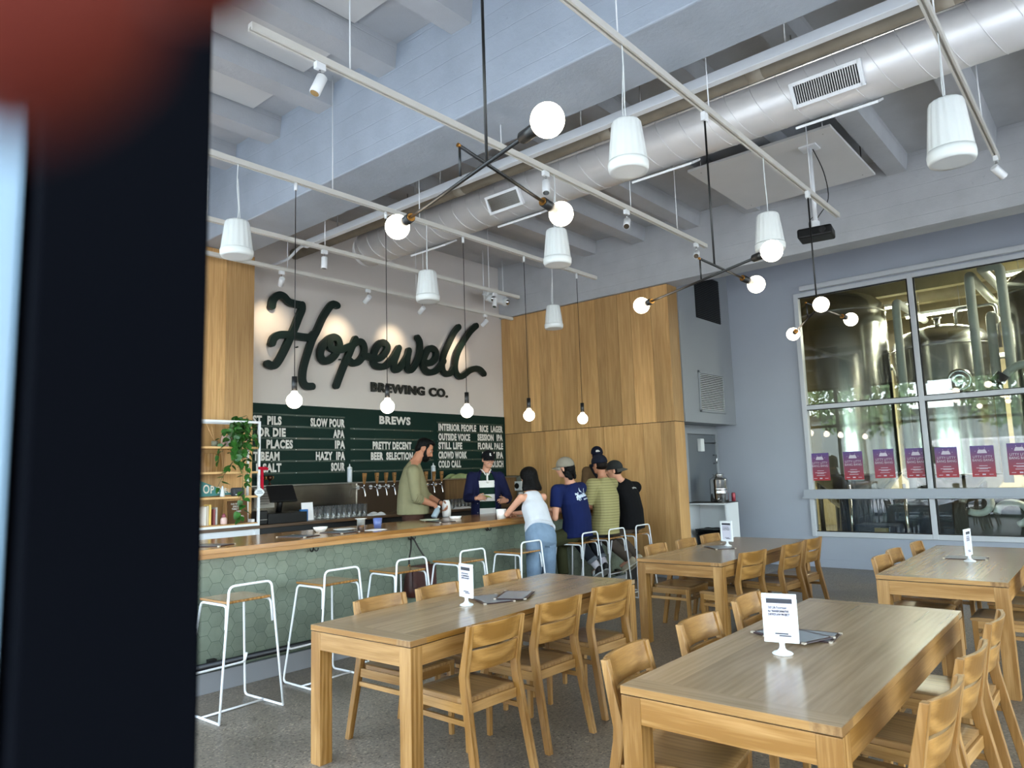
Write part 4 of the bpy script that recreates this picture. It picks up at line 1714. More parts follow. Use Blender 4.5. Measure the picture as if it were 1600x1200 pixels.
# ================================================================== TABLES AND CHAIRS
TABLES = {'A': ((3.66, 3.36, 0), 2.34, 0.83, math.radians(2.4), 'long oak table nearest the bar stools', 'table nearest the bar stools'),
          'B': ((3.60, 1.22, 0), 2.24, 0.82, math.radians(0.6), 'long oak table closest to the camera, with the largest white sign holder', 'table closest to the camera'),
          'C': ((7.17, 3.27, 0), 2.32, 0.84, math.radians(1.0), 'long oak table standing before the white cabinet and oak corner', 'table before the white cabinet'),
          'D': ((7.06, 1.16, 0), 2.30, 0.82, math.radians(0.5), 'long oak table below the posters of the brewery window', 'table below the posters')}
TTOP = 0.765


def make_table(key):
    loc, Lx, Wy, rz, label, short = TABLES[key]
    t = thing('dining_table', label, 'table', loc, rz, 'oak tables in the taproom')
    hx, hy = Lx / 2, Wy / 2
    m = MB()
    n = 5
    for k in range(n):
        y0 = -hy + Wy * k / n
        m.bx(-hx + 0.115, hx - 0.115, y0, y0 + Wy / n, 0.735, TTOP, 'x')
    for s in (-1, 1):
        x0, x1 = (-hx, -hx + 0.115) if s < 0 else (hx - 0.115, hx)
        m.bx(x0, x1, -hy, hy, 0.735, TTOP, 'y')
    top = m.build('tabletop', M['oak_top'], t)
    ed_ = MB()
    for s in (-1, 1):
        ed_.bx(-hx + 0.115, hx - 0.115, s * hy, s * (hy + 0.0025), 0.735, TTOP - 0.001, 'x')
        ed_.bx(s * hx, s * (hx + 0.0025), -hy + 0.1 * (s < 0), hy, 0.735, TTOP - 0.001, 'y')
    ed_.build('tabletop_edge', M['oak'], top)
    eg = MB()
    eg.bx(-hx, -hx - 0.0025, -hy, -hy + 0.1, 0.735, TTOP - 0.001, 'x')
    eg.bx(-hx - 0.0025, -hx + 0.115, -hy - 0.0025, -hy, 0.735, TTOP - 0.001, 'x')
    eg.build('end_grain', M['oak_seat'], top)
    lw = 0.085
    for sx in (-1, 1):
        for sy in (-1, 1):
            l = MB()
            l.bx(sx * hx, sx * (hx - lw), sy * hy, sy * (hy - lw), 0, 0.729, 'z')
            l.build('leg', M['oak'], t, bevel=0.002)
    for sy in (-1, 1):
        a = MB()
        a.bx(-hx + lw, hx - lw, sy * (hy - 0.002), sy * (hy - 0.028), 0.63, 0.729, 'x')
        a.build('apron', M['oak'], t, bevel=0.0015)
    for sx in (-1, 1):
        a = MB()
        a.bx(sx * (hx - 0.001), sx * (hx - 0.028), -hy + lw, hy - lw, 0.63, 0.729, 'y')
        a.build('apron', M['oak'], t, bevel=0.0015)
    g = MB()
    g.bx(-hx + 0.01, hx - 0.01, -hy + 0.01, hy - 0.01, 0.727, 0.737)
    g.build('shadow_gap', M['black_plastic'], t)
    return t


for k in TABLES:
    make_table(k)


def make_chair():
    """faces +Y; bent rear posts, two curved slats with a gap, saddle seat"""
    t = thing('dining_chair', 'oak chair', 'chair', (0, 0, 0), 0, 'oak chairs at the tables')
    for s in (-1, 1):
        m = MB()
        prof = [(-0.292, 0.0), (-0.255, 0.0), (-0.150, 0.50), (-0.143, 0.57), (-0.208, 0.828), (-0.236, 0.828), (-0.192, 0.57), (-0.196, 0.52)]
        vs = m.prism(prof, 'x', s * 0.181, s * 0.216, 'z')
        for v in vs:      # legs splay a little below the bend
            if v.co.z < 0.4:
                v.co.x += s * 0.018
        m.build('leg', M['oak'], t, bevel=0.003)
    for s in (-1, 1):
        m = MB()
        m.box((s * 0.196, 0.212, 0.2175), (0.038, 0.038, 0.435), None, 'z', taper=0.72)
        m.build('leg', M['oak'], t, bevel=0.003)
    st = MB()
    nx, ny = 10, 8
    top = [[None] * (ny + 1) for _ in range(nx + 1)]
    bot = [[None] * (ny + 1) for _ in range(nx + 1)]
    for i in range(nx + 1):
        for j in range(ny + 1):
            x = -0.205 + 0.41 * i / nx
            y = -0.172 + 0.412 * j / ny
            if j == 0:
                x *= 0.86
            u_, w_ = (x / 0.205), ((y - 0.03) / 0.21)
            dip = 0.014 * max(0, 1 - u_ * u_) * max(0, 1 - w_ * w_ * 0.8)
            top[i][j] = st.bm.verts.new((x, y, 0.457 - dip - (0.006 if j == ny else 0)))
            bot[i][j] = st.bm.verts.new((x, y, 0.434))
    for i in range(nx):
        for j in range(ny):
            st.bm.faces.new((top[i][j], top[i + 1][j], top[i + 1][j + 1], top[i][j + 1])).smooth = True
            st.bm.faces.new((bot[i][j], bot[i][j + 1], bot[i + 1][j + 1], bot[i + 1][j]))
    for i in range(nx):
        st.bm.faces.new((top[i][0], bot[i][0], bot[i + 1][0], top[i + 1][0]))
        st.bm.faces.new((top[i][ny], top[i + 1][ny], bot[i + 1][ny], bot[i][ny]))
    for j in range(ny):
        st.bm.faces.new((top[0][j], top[0][j + 1], bot[0][j + 1], bot[0][j]))
        st.bm.faces.new((top[nx][j], bot[nx][j], bot[nx][j + 1], top[nx][j + 1]))
    st.put(list(st.bm.verts), 'y')
    st.build('seat', M['oak_seat'], t)
    fr = MB()
    for s in (-1, 1):
        fr.bx(s * 0.190, s * 0.212, -0.168, 0.196, 0.382, 0.433, 'y')
    fr.bx(-0.178, 0.178, 0.203, 0.225, 0.382, 0.433, 'x')
    fr.bx(-0.182, 0.182, -0.185, -0.165, 0.382, 0.433, 'x')
    fr.build('seat_frame', M['oak'], t, bevel=0.002)
    sr = MB()
    for s in (-1, 1):
        vs = sr.bx(s * 0.192, s * 0.210, -0.19, 0.198, 0.325, 0.352, 'y')
    sr.bx(-0.178, 0.178, 0.204, 0.222, 0.325, 0.352, 'x')
    for x in (-0.08, 0.08):
        sr.bx(x - 0.02, x + 0.02, 0.206, 0.22, 0.35, 0.384, 'z')
    sr.build('stretcher', M['oak'], t, bevel=0.002)
    for z0, z1 in ((0.585, 0.698), (0.711, 0.830)):
        m = MB()
        rings = []
        for i in range(13):
            x = -0.186 + 0.372 * i / 12
            bow = 0.026 * (1 - (x / 0.186) ** 2)

            def yy(z):
                return -0.163 - (z - 0.57) * 0.25 - bow
            rings.append([(x, yy(z0) + 0.009, z0), (x, yy(z0) - 0.009, z0), (x, yy(z1) - 0.009, z1), (x, yy(z1) + 0.009, z1)])
        m.loft(rings)
        for f in m.bm.faces:
            f.smooth = False
        m.put(list(m.bm.verts), 'x')
        m.build('slat', M['oak_back'], t, bevel=0.002)
    return t


chair0 = make_chair()
ORD = ['first', 'second', 'third', 'fourth']
CH = [('A', 'doorway', [(2.925, 2.895, -0.015), (3.595, 2.98, -0.015), (4.27, 3.03, -0.05)]),
      ('A', 'bar', [(3.07, 3.605, PI + 0.04), (3.61, 3.63, PI + 0.04), (4.33, 3.665, PI + 0.04)]),
      ('B', 'bar', [(2.78, 1.543, PI + 0.12), (3.515, 1.582, PI), (4.255, 1.63, PI + 0.06)]),
      ('B', 'doorway', [(2.90, 0.80, -0.08), (3.545, 0.81, -0.06), (4.29, 0.83, 0.01)]),
      ('C', 'doorway', [(6.51, 2.95, -0.15), (7.28, 2.87, -0.08), (7.86, 2.87, -0.04)]),
      ('C', 'bar', [(6.66, 3.62, PI + 0.03), (7.25, 3.59, PI), (7.88, 3.61, PI - 0.03)]),
      ('D', 'bar', [(6.52, 1.45, PI - 0.04), (7.06, 1.48, PI), (7.74, 1.44, PI + 0.02)]),
      ('D', 'doorway', [(6.45, 0.80, 0.02), (7.15, 0.78, -0.02), (7.85, 0.80, 0)])]
nch = 0
for key, side, lst in CH:
    for i, (x, y, rz) in enumerate(lst):
        lb = 'oak chair, %s side of %s, %s from near end' % (side, TABLES[key][5], ORD[i])
        if nch == 0:
            chair0.location = (x, y, 0)
            chair0.rotation_euler = (0, 0, rz)
            chair0['label'] = lb
        else:
            dup(chair0, (x, y, 0), rz, lb)
        nch += 1


# ================================================================== BAR STOOLS
def make_stool():
    """white rod stool, faces +Y (the bar); low loop at the back"""
    t = thing('bar_stool', 'stool', 'bar stool', (0, 0, 0), 0, 'white rod stools along the bar')
    r = 0.0085
    m = MB()
    m.tube(round_path([(-0.245, -0.235, r), (-0.205, -0.215, 0.45), (-0.165, -0.195, 0.885), (0.165, -0.195, 0.885), (0.205, -0.215, 0.45), (0.245, -0.235, r)], 0.045, 5), r, 10)
    m.build('back_loop', M['white_metal'], t)
    for s in (-1, 1):
        m = MB()
        m.tube(round_path([(s * 0.183, -0.187, 0.60), (s * 0.172, -0.178, 0.755), (s * 0.168, 0.165, 0.755), (s * 0.24, 0.245, r), (s * 0.245, -0.235, r)], 0.04, 5), r, 10)
        m.build('leg', M['white_metal'], t)
    m = MB()
    m.tube([(-0.243, 0.0, r * 1.2), (0.243, 0.0, r * 1.2)], r * 0.9, 8)
    m.tube(round_path([(-0.222, 0.2, 0.32), (-0.215, 0.212, 0.255), (0.215, 0.212, 0.255), (0.222, 0.2, 0.32)], 0.03, 4), r, 8)
    m.build('footrest', M['white_metal'], t)
    m = MB()
    m.bx(-0.172, 0.172, -0.182, 0.185, 0.764, 0.782, 'y')
    m.build('seat', M['oak_bar'], t, bevel=0.006)
    return t


st0 = make_stool()
SX = [(2.70, 5.02, 0.05), (3.53, 5.09, 0.03), (4.28, 5.10, -0.02), (5.045, 5.10, 0.0), (5.93, 5.10, 0.02), (7.03, 5.12, 0.05), (7.62, 5.12, -0.03), (8.23, 5.12, 0.0)]
SL = ['empty white rod stool at the bar nearest the door jamb', 'empty white rod stool at the bar, second from the door jamb', 'white rod stool standing in front of the brown handbag', 'empty white rod stool between the handbag and the woman in white',
      'empty white rod stool just behind the woman in the white tank top', 'white rod stool under the man in the blue shirt', 'white rod stool under the man in the striped shirt', 'white rod stool under the man in the black shirt']
for i, ((x, y, rz), lb) in enumerate(zip(SX, SL)):
    if i == 0:
        st0.location = (x, y, 0)
        st0.rotation_euler = (0, 0, rz)
        st0['label'] = lb
    else:
        dup(st0, (x, y, 0), rz, lb)


# ================================================================== THE BAR
BT = 1.10


def bar():
    top = thing('worktop_slab', 'long oak worktop of the bar with a thick front edge', 'worktop', (6.0, 5.86, 0))
    m = MB()
    for k in range(5):
        m.bx(-3.72, 2.82, -0.49 + 0.196 * k, -0.294 + 0.196 * k, 1.065, BT, 'x')
    m.build('worktop', M['oak_bar'], top)
    e = MB()
    e.bx(-3.72, -0.2, -0.49, -0.46, 1.028, 1.064, 'x')
    e.bx(-0.198, 2.82, -0.49, -0.46, 1.028, 1.064, 'x')
    e.build('front_edge', M['oak_edge'], top, bevel=0.002)
    b = thing('bar_counter', 'bar front of sage green hexagon tiles under the oak worktop', 'bar', (6.0, 5.9, 0))
    core = MB()
    core.bx(-3.65, 2.78, -0.318, 0.35, 0.13, 1.03)
    core.build('carcass', M['grout'], b)
    tl = MB()
    R = 0.064
    g = 0.0017
    a = R * math.sqrt(3) / 2
    rr = random.Random(3)
    ncol = int(6.45 / (1.5 * R)) + 2
    for c in range(ncol):
        for q in range(10):
            x = -3.64 + c * 1.5 * R
            z = 0.15 + q * 2 * a + (a if c % 2 else 0)
            pts = [(x + (R - g) * math.cos(k * PI / 3), z + (R - g) * math.sin(k * PI / 3)) for k in range(6)]
            pts = [(max(-3.65, min(2.78, px)), max(0.16, min(1.027, pz))) for px, pz in pts]
            if max(p[0] for p in pts) - min(p[0] for p in pts) < 0.02 or max(p[1] for p in pts) - min(p[1] for p in pts) < 0.01:
                continue
            vs = [tl.bm.verts.new((px, -0.3225 + rr.uniform(-0.0006, 0.0006), pz)) for px, pz in pts]
            o = V((rr.random(), rr.random(), rr.random()))
            for v in vs:
                v[tl.gc] = o
            try:
                tl.bm.faces.new(vs)
            except ValueError:
                pass
    bmesh.ops.recalc_face_normals(tl.bm, faces=tl.bm.faces)
    for f in tl.bm.faces:
        if f.normal.y > 0:
            f.normal_flip()
    tl.build('hexagon_tiles', M['hex'], b)
    k = MB()
    k.bx(-3.65, 2.78, -0.345, 0.3, 0.0, 0.15)
    k.build('toe_kick', M['grey_base'], b)
    r = MB()
    r.cyl((-3.65, -0.37, 0.21), (2.78, -0.37, 0.21), 0.024, seg=14)
    for x in (-3.2, -2.05, -0.9, 0.25, 1.4, 2.55):
        r.bx(x - 0.03, x + 0.03, -0.372, -0.32, 0.17, 0.25)
    r.build('foot_rail', M['black_metal'], b, smooth=False)


bar()
HK = [(3.70, 'black double coat hook under the worktop nearest the door jamb'), (4.83, 'black double coat hook holding the brown handbag'), (5.95, 'black double coat hook beside the woman in white'), (7.1, 'black double coat hook hidden behind the blue shirted man')]
for x, lb in HK[:3]:
    t = thing('coat_hook', lb, 'coat hook', (x, 5.54, 1.028), 0, 'coat hooks under the bar top')
    m = MB()
    m.tube([(0, 0, 0), (0, 0, -0.035)], 0.006, 8)
    for s in (-1, 1):
        m.tube(smooth_path([(0, -0.002, -0.03), (s * 0.018, -0.01, -0.05), (s * 0.035, -0.012, -0.045), (s * 0.042, -0.012, -0.025)], 4), 0.006, 8)
    m.bx(-0.012, 0.012, -0.008, 0.02, -0.004, 0.0)
    m.build('hook', M['black_metal'], t)


def handbag():
    t = thing('handbag', 'dark brown leather handbag hanging from a hook under the bar', 'handbag', (4.83, 5.43, 0))
    lea = plain('brown_leather', '#3a1711', 0.42, bump=0.3, bscale=25, var=0.25, vscale=9)
    m = MB()
    rings = []
    for z, w, d in ((0.44, 0.13, 0.055), (0.455, 0.16, 0.075), (0.52, 0.168, 0.08), (0.62, 0.16, 0.07), (0.70, 0.145, 0.05), (0.735, 0.13, 0.035)):
        ring = []
        for k in range(24):
            a = k * 2 * PI / 24
            cx, sx = math.cos(a), math.sin(a)
            ring.append((math.copysign(abs(cx) ** 0.45, cx) * w, math.copysign(abs(sx) ** 0.6, sx) * d, z))
        rings.append(ring)
    m.loft(rings)
    m.build('body', lea, t)
    f = MB()
    f.prism([(-0.155, 0.545), (-0.15, 0.74), (0.14, 0.74), (0.15, 0.535), (0.07, 0.50), (-0.07, 0.50)], 'y', -0.090, -0.080)
    f.build('flap', lea, t, bevel=0.004)
    b = MB()
    b.cyl((0.04, -0.096, 0.535), (0.04, -0.09, 0.535), 0.02, seg=20)
    b.build('clasp', M['white_metal'], t)
    p = MB()
    p.cyl((0.04, -0.0975, 0.535), (0.04, -0.0962, 0.535), 0.006, seg=12)
    p.build('clasp_stud', M['black_metal'], t)
    s = MB()
    s.tube(smooth_path([(-0.125, 0, 0.73), (-0.10, 0.03, 0.80), (-0.05, 0.06, 0.9), (-0.015, 0.095, 0.985), (0.0, 0.1, 0.99), (0.015, 0.095, 0.985), (0.06, 0.06, 0.88), (0.11, 0.02, 0.78), (0.125, 0, 0.73)], 5), 0.008, 8)
    s.build('strap', plain('dark_braided_strap', '#1a1210', 0.6), t)
    k = MB()
    for x in (-0.127, 0.127):
        k.tube([(x + 0.014 * math.cos(q * PI / 6), 0, 0.735 + 0.018 * math.sin(q * PI / 6)) for q in range(12)], 0.004, 6, closed=True)
    k.build('ring', M['brass'], t)


handbag()


# ================================================================== TABLE THINGS
def sign_holder(label, x, y, rz):
    t = thing('sign_holder', label, 'sign holder', (x, y, TTOP), rz, 'white table sign holders')
    m = MB()
    m.lathe([(0.0, 0.0), (0.042, 0.0), (0.045, 0.004), (0.04, 0.009), (0.022, 0.016), (0.013, 0.026), (0.011, 0.04), (0.014, 0.052), (0.0, 0.054)], seg=32)
    m.build('base', M['white_plastic'], t)
    f = MB()
    w, h, b = 0.148, 0.212, 0.019
    z0 = 0.05
    for bx_ in ((-w / 2, w / 2, z0, z0 + b), (-w / 2, w / 2, z0 + h - b, z0 + h), (-w / 2, -w / 2 + b, z0 + b, z0 + h - b), (w / 2 - b, w / 2, z0 + b, z0 + h - b)):
        f.bx(bx_[0], bx_[1], -0.008, 0.008, bx_[2], bx_[3])
    f.build('frame', M['white_plastic'], t, bevel=0.003)
    p = MB()
    p.bx(-w / 2 + b * 0.9, w / 2 - b * 0.9, -0.003, 0.003, z0 + b * 0.9, z0 + h - b * 0.9)
    s = p.build('paper', plain('pale_lilac_paper', '#c3c1cc', 0.7), t)
    hd = MB()
    for sg in (-1, 1):
        hd.bx(-w / 2 + b, w / 2 - b, sg * 0.0031, sg * 0.0038, z0 + h - 0.042, z0 + h - 0.022)
        hd.bx(-0.025, 0.03, sg * 0.0031, sg * 0.0038, z0 + 0.036, z0 + 0.041)
        hd.bx(-0.008, 0.042, sg * 0.0031, sg * 0.0038, z0 + 0.027, z0 + 0.032)
    hd.build('print_band', plain('grey_print', '#2f3036', 0.7), s)
    for sg in (-1, 1):
        q = MB()
        F = lambda zz: frame_m((-sg * -0.0 - (0.048 if sg < 0 else -0.048), sg * 0.0040, zz), (1 if sg < 0 else -1, 0, 0), (0, 0, 1))
        text_mb(q, 'Still Life Fundraiser', 0.0155, F(z0 + 0.146), 0.0002, 0.66)
        text_mb(q, 'for TRANSFORMATIVE', 0.0125, F(z0 + 0.131), 0.0005, 0.70)
        text_mb(q, 'JUSTICE LAW PROJECT', 0.0125, F(z0 + 0.117), 0.0005, 0.70)
        q.build('lettering', plain('dark_print', '#17161d', 0.8), s)
    return t


sign_holder('white sign holder standing on the oak table nearest the bar stools', 3.39, 3.36, math.radians(-102))
sign_holder('white sign holder on the nearest oak table, largest in the photo', 3.275, 1.278, math.radians(-76))
sign_holder('white sign holder on the oak table before the white cabinet', 7.32, 3.36, math.radians(-102))
sign_holder('white sign holder seen edge on, on the oak table below the posters', 7.0, 1.12, math.radians(-7))


def menu(label, x, y, rz, z=TTOP, w=0.22, h=0.32, grey='#8d9294', tilt=0.0):
    t = thing('menu_card', label, 'menu', (x, y, z), rz, 'dark bordered menu cards')
    m = MB()
    m.bx(-w / 2, w / 2, -h / 2, h / 2, 0.0, 0.006)
    m.build('cover', plain('maroon_menu_cover', '#2a1214', 0.35), t, bevel=0.002)
    p = MB()
    p.bx(-w / 2 + 0.02, w / 2 - 0.02, -h / 2 + 0.02, h / 2 - 0.02, 0.0061, 0.0068)
    p.build('page', plain('grey_menu_page', grey, 0.25), t)
    c = MB()
    for sx in (-1, 1):
        for sy in (-1, 1):
            c.bx(sx * (w / 2 + 0.001), sx * (w / 2 - 0.016), sy * (h / 2 + 0.001), sy * (h / 2 - 0.016), -0.0002, 0.0075)
    c.build('corner_clip', plain('pale_clip', '#b5aa98', 0.4), t)
    t.rotation_euler.x = tilt
    return t


menu('upper menu card beside the sign holder on the table nearest the stools', 3.80, 3.30, math.radians(-62), TTOP + 0.0076)
menu('lower menu card on the table nearest the stools, half under another', 3.63, 3.37, math.radians(-25))
menu('upper menu card behind the sign holder on the nearest oak table', 3.62, 1.36, math.radians(-20), TTOP + 0.0076)
menu('lower menu card on the nearest oak table, poking out under another', 3.68, 1.33, math.radians(5))
menu('menu card lying beside the sign holder on the table before the cabinet', 7.16, 3.38, math.radians(-40))
menu('menu card lying under the edge-on sign holder below the posters', 7.22, 1.18, math.radians(4))
menu('grey menu card on the bar top nearest the door jamb', 2.84, 5.70, 0.5, BT, grey='#5d666c')
menu('grey menu card on the bar top beside the white bowl', 3.68, 5.74, 0.3, BT, grey='#5d666c')
menu('grey menu card on the bar top with a white plate lying on it', 4.10, 5.72, 0.1, BT, grey='#5d666c')
menu('grey menu card on the bar top in front of the man in the olive shirt', 5.50, 5.82, -0.2, BT, grey='#4c4f4c')


def lathe_thing(name, label, cat, prof, x, y, z, mat, group=None, seg=28):
    m = MB()
    m.lathe(prof, seg=seg)
    o = m.build(name, mat)
    o.location = (x, y, z)
    return tag(o, label, cat, group)


white_cer = plain('white_ceramic', '#e6e4de', 0.3)
bowl_p = [(0.0, 0.0), (0.035, 0.0), (0.06, 0.03), (0.07, 0.05), (0.066, 0.05), (0.055, 0.03), (0.03, 0.008), (0.0, 0.006)]
plate_p = [(0.0, 0.0), (0.06, 0.0), (0.105, 0.012), (0.11, 0.016), (0.105, 0.017), (0.06, 0.006), (0.0, 0.005)]
lathe_thing('bowl', 'shallow white bowl on the bar behind the grey menu cards', 'bowl', bowl_p, 4.05, 5.95, BT, white_cer)
lathe_thing('plate', 'white plate lying flat on a grey menu card on the bar', 'plate', plate_p, 4.22, 5.80, BT + 0.0076, white_cer)
lathe_thing('plate', 'round plate of food scraps in front of the man in the olive shirt', 'plate', plate_p, 5.48, 5.98, BT + 0.0076, plain('pale_green_plate', '#c3cbb4', 0.4))
lathe_thing('dish', 'small flat white dish on the bar near the white towel', 'dish', [(0, 0), (0.06, 0), (0.075, 0.03), (0.07, 0.03), (0.055, 0.008), (0, 0.006)], 5.90, 6.0, BT, white_cer)
lathe_thing('paper_cup', 'short white cup on the bar beside the leaning woman', 'cup', [(0, 0), (0.05, 0), (0.06, 0.10), (0.0575, 0.10), (0.048, 0.006), (0, 0.005)], 6.16, 5.52, BT, white_cer)
b = thing('beer_glass', 'half full beer glass with a white label band on the bar', 'glass', (4.26, 5.60, BT))
m = MB()
m.lathe([(0, 0), (0.033, 0), (0.040, 0.118)], seg=28)
m.bm.faces.ensure_lookup_table()
bmesh.ops.delete(m.bm, geom=[f for f in m.bm.faces if len(f.verts) > 4], context='FACES_ONLY')
m.build('tumbler', M['clear_glass'], b)
m = MB()
m.lathe([(0, 0.0065), (0.0305, 0.0065), (0.0345, 0.06), (0, 0.06)], seg=28)
m.build('beer', plain('amber_beer', '#c9821f', 0.15), b)
m = MB()
m.lathe([(0.0345, 0.061), (0.0382, 0.116), (0.0565, 0.119), (0.0565, 0.122), (0, 0.122)], seg=28)
m.build('white_cover', white_cer, b)
b = lathe_thing('blue_glass', 'blue patterned glass on the bar beside the beer', 'glass', [(0, 0), (0.036, 0), (0.046, 0.10), (0.0445, 0.10), (0.034, 0.006), (0, 0.006)], 4.60, 5.78, BT, tinted('blue_glaze', ['#1c2b66', '#3a5192', '#8b9ac4', '#27357a'], 0.25))


def napkin(name, label, cat, x, y, z, sx, sy, hgt, mat, seed, group=None):
    rr = random.Random(seed)
    m = MB()
    n = 14
    ph = [rr.uniform(0, 6) for _ in range(4)]
    up_, lo_ = [], []
    for i in range(n + 1):
        a, bb = [], []
        for j in range(n + 1):
            u_, w_ = i / n * 2 - 1, j / n * 2 - 1
            e = max(0, 1 - (u_ * u_) ** 2) * max(0, 1 - (w_ * w_) ** 2)
            z_ = hgt * e ** 0.4 * (0.6 + 0.2 * math.sin(4 * u_ + ph[0] + 2 * w_) + 0.2 * math.sin(5 * w_ + ph[1] - 2 * u_)) + 0.002
            wob = 1 + 0.08 * math.sin(3 * w_ + ph[2])
            a.append(m.bm.verts.new((u_ * sx / 2 * wob, w_ * sy / 2 * (1 + 0.06 * math.sin(4 * u_ + ph[3])), z_)))
            bb.append(m.bm.verts.new((u_ * sx / 2 * wob, w_ * sy / 2 * (1 + 0.06 * math.sin(4 * u_ + ph[3])), 0)))
        up_.append(a)
        lo_.append(bb)
    for i in range(n):
        for j in range(n):
            m.bm.faces.new((up_[i][j], up_[i + 1][j], up_[i + 1][j + 1], up_[i][j + 1])).smooth = True
            m.bm.faces.new((lo_[i][j], lo_[i][j + 1], lo_[i + 1][j + 1], lo_[i + 1][j]))
    for i in range(n):
        m.bm.faces.new((up_[i][0], lo_[i][0], lo_[i + 1][0], up_[i + 1][0]))
        m.bm.faces.new((up_[i][n], up_[i + 1][n], lo_[i + 1][n], lo_[i][n]))
        m.bm.faces.new((up_[0][i], up_[0][i + 1], lo_[0][i + 1], lo_[0][i]))
        m.bm.faces.new((up_[n][i], lo_[n][i], lo_[n][i + 1], up_[n][i + 1]))
    o = m.build(name, mat)
    o.location = (x, y, z)
    return tag(o, label, cat, group)


wcloth = cloth('white_towel_cloth', '#dcdad6', 0.04)
napkin('napkin', 'white paper napkin on the bar in front of the blue glass', 'napkin', 4.44, 5.62, BT, 0.2, 0.14, 0.006, M['white_paper'], 2)


# ================================================================== BACK BAR
def back_bar():
    t = thing('back_counter', 'dark back counter along the sign wall behind the bar', 'counter', (6.9, 8.0, 0))
    m = MB()
    m.bx(-3.4, 2.72, -0.36, 0.25, 1.065, 1.10, 'x')
    m.build('worktop', wood('brown_counter_edge', '#6d533c', '#43301f', 0.35), t, bevel=0.003)
    c = MB()
    c.bx(-2.48, 2.72, -0.30, 0.25, 0.17, 1.064)
    c.build('carcass', plain('dark_cooler_front', '#1b1b1c', 0.4), t)
    p = MB()
    p.bx(-3.4, -2.50, -0.33, -0.30, 0.86, 1.063)
    p.bx(-2.56, -2.50, -0.345, -0.285, 0.17, 1.063)
    p.bx(-3.4, -3.34, -0.345, -0.285, 0.17, 1.063)
    p.build('white_frame', M['white_metal'], t, bevel=0.003)
    for k in range(4):
        h = MB()
        h.bx(-2.2 + k * 1.25, -1.3 + k * 1.25, -0.325, -0.301, 0.30, 1.0)
        d = h.build('cooler_door', plain('black_cooler_door', '#121213', 0.3), t, bevel=0.006)
        hh = MB()
        hh.cyl((-1.38 + k * 1.25, -0.345, 0.55), (-1.38 + k * 1.25, -0.345, 0.85), 0.01)
        hh.build('handle', M['chrome'], d)
    u = thing('under_bar_station', 'dark steel underbar station on the staff side of the bar', 'station', (5.6, 6.47, 0))
    m = MB()
    m.bx(-3.2, 3.1, -0.20, -0.08, 0.0, 0.96)
    m.build('carcass', plain('dark_underbar', '#202021', 0.35), u)
    # steel splashback with the ledge over it
    s = thing('splashback', 'brushed steel splashback with a narrow ledge below the green board', 'splashback', (6.9, 8.25, 0))
    m = MB()
    m.bx(-2.36, -0.70, 0.0, 0.02, 1.10, 1.53)
    m.build('steel_sheet', M['splash'], s)
    m = MB()
    m.bx(-0.69, 1.0, 0.0, 0.02, 1.10, 1.53)
    m.build('dark_sheet', plain('dark_bronze_sheet', '#4b3d31', 0.35, 0.7), s)
    m = MB()
    m.bx(1.0, 2.73, 0.0, 0.02, 1.10, 1.53, 'z')
    m.build('oak_sheet', wood('tap_wall_oak', '#8a6a44', '#5f4526', 0.45), s)
    m = MB()
    m.bx(-0.70, -0.69, -0.01, 0.02, 1.10, 1.53)
    m.build('edge_strip', M['chrome'], s)
    m = MB()
    m.bx(-2.36, 2.73, -0.05, 0.24, 1.53, 1.548)
    m.build('ledge', M['steel'], s, bevel=0.002)
    return t


back_bar()
TAPX = [6.22, 6.44, 6.60, 6.755, 6.98, 7.37, 7.52, 7.69]
ow = wood('tap_handle_oak', '#a87a45', '#6e4a22', 0.4)
tl_ = ['beer tap with an oak handle nearest the white squeeze bottle', 'beer tap with an oak handle, second from the squeeze bottle', 'beer tap with an oak handle, third from the squeeze bottle', 'beer tap with an oak handle at the back of the man in the olive shirt', 'beer tap with an oak handle hidden behind the olive shirt',
       'beer tap with an oak handle just past the olive shirted man', 'beer tap with an oak handle beside the clear squeeze bottle', 'beer tap with an oak handle farthest along the splashback']
for i, (x, lb) in enumerate(zip(TAPX, tl_)):
    t = thing('beer_tap', lb, 'beer tap', (x, 8.25, 0), 0, 'beer taps with oak handles')
    m = MB()
    m.cyl((0, 0.0, 1.47), (0, -0.012, 1.47), 0.032, seg=20)
    m.cyl((0, -0.01, 1.47), (0, -0.14, 1.47), 0.012, seg=12)
    m.tube(smooth_path([(0, -0.11, 1.47), (0, -0.145, 1.455), (0, -0.165, 1.40), (0, -0.175, 1.34)], 4), 0.011, 12, radii=None)
    m.cyl((0, -0.14, 1.46), (0, -0.15, 1.52), 0.011, 0.008)
    m.build('faucet', M['chrome'], t)
    h = MB()
    lean = 0.0 if i % 2 else -0.01
    h.loft([[(sx * w, -0.15 + sy * d + lean * (z - 1.52) / 0.15, z) for sx, sy in ((-1, -1), (1, -1), (1, 1), (-1, 1))] for z, w, d in ((1.518, 0.012, 0.011), (1.56, 0.018, 0.015), (1.66, 0.026, 0.02), (1.668, 0.024, 0.018))])
    for f in h.bm.faces:
        f.smooth = False
    h.build('handle', ow, t, bevel=0.003)
    bd = MB()
    bd.bx(-0.012, 0.012, -0.1705, -0.169, 1.612, 1.62)
    bd.build('badge', M['black_plastic'], t)


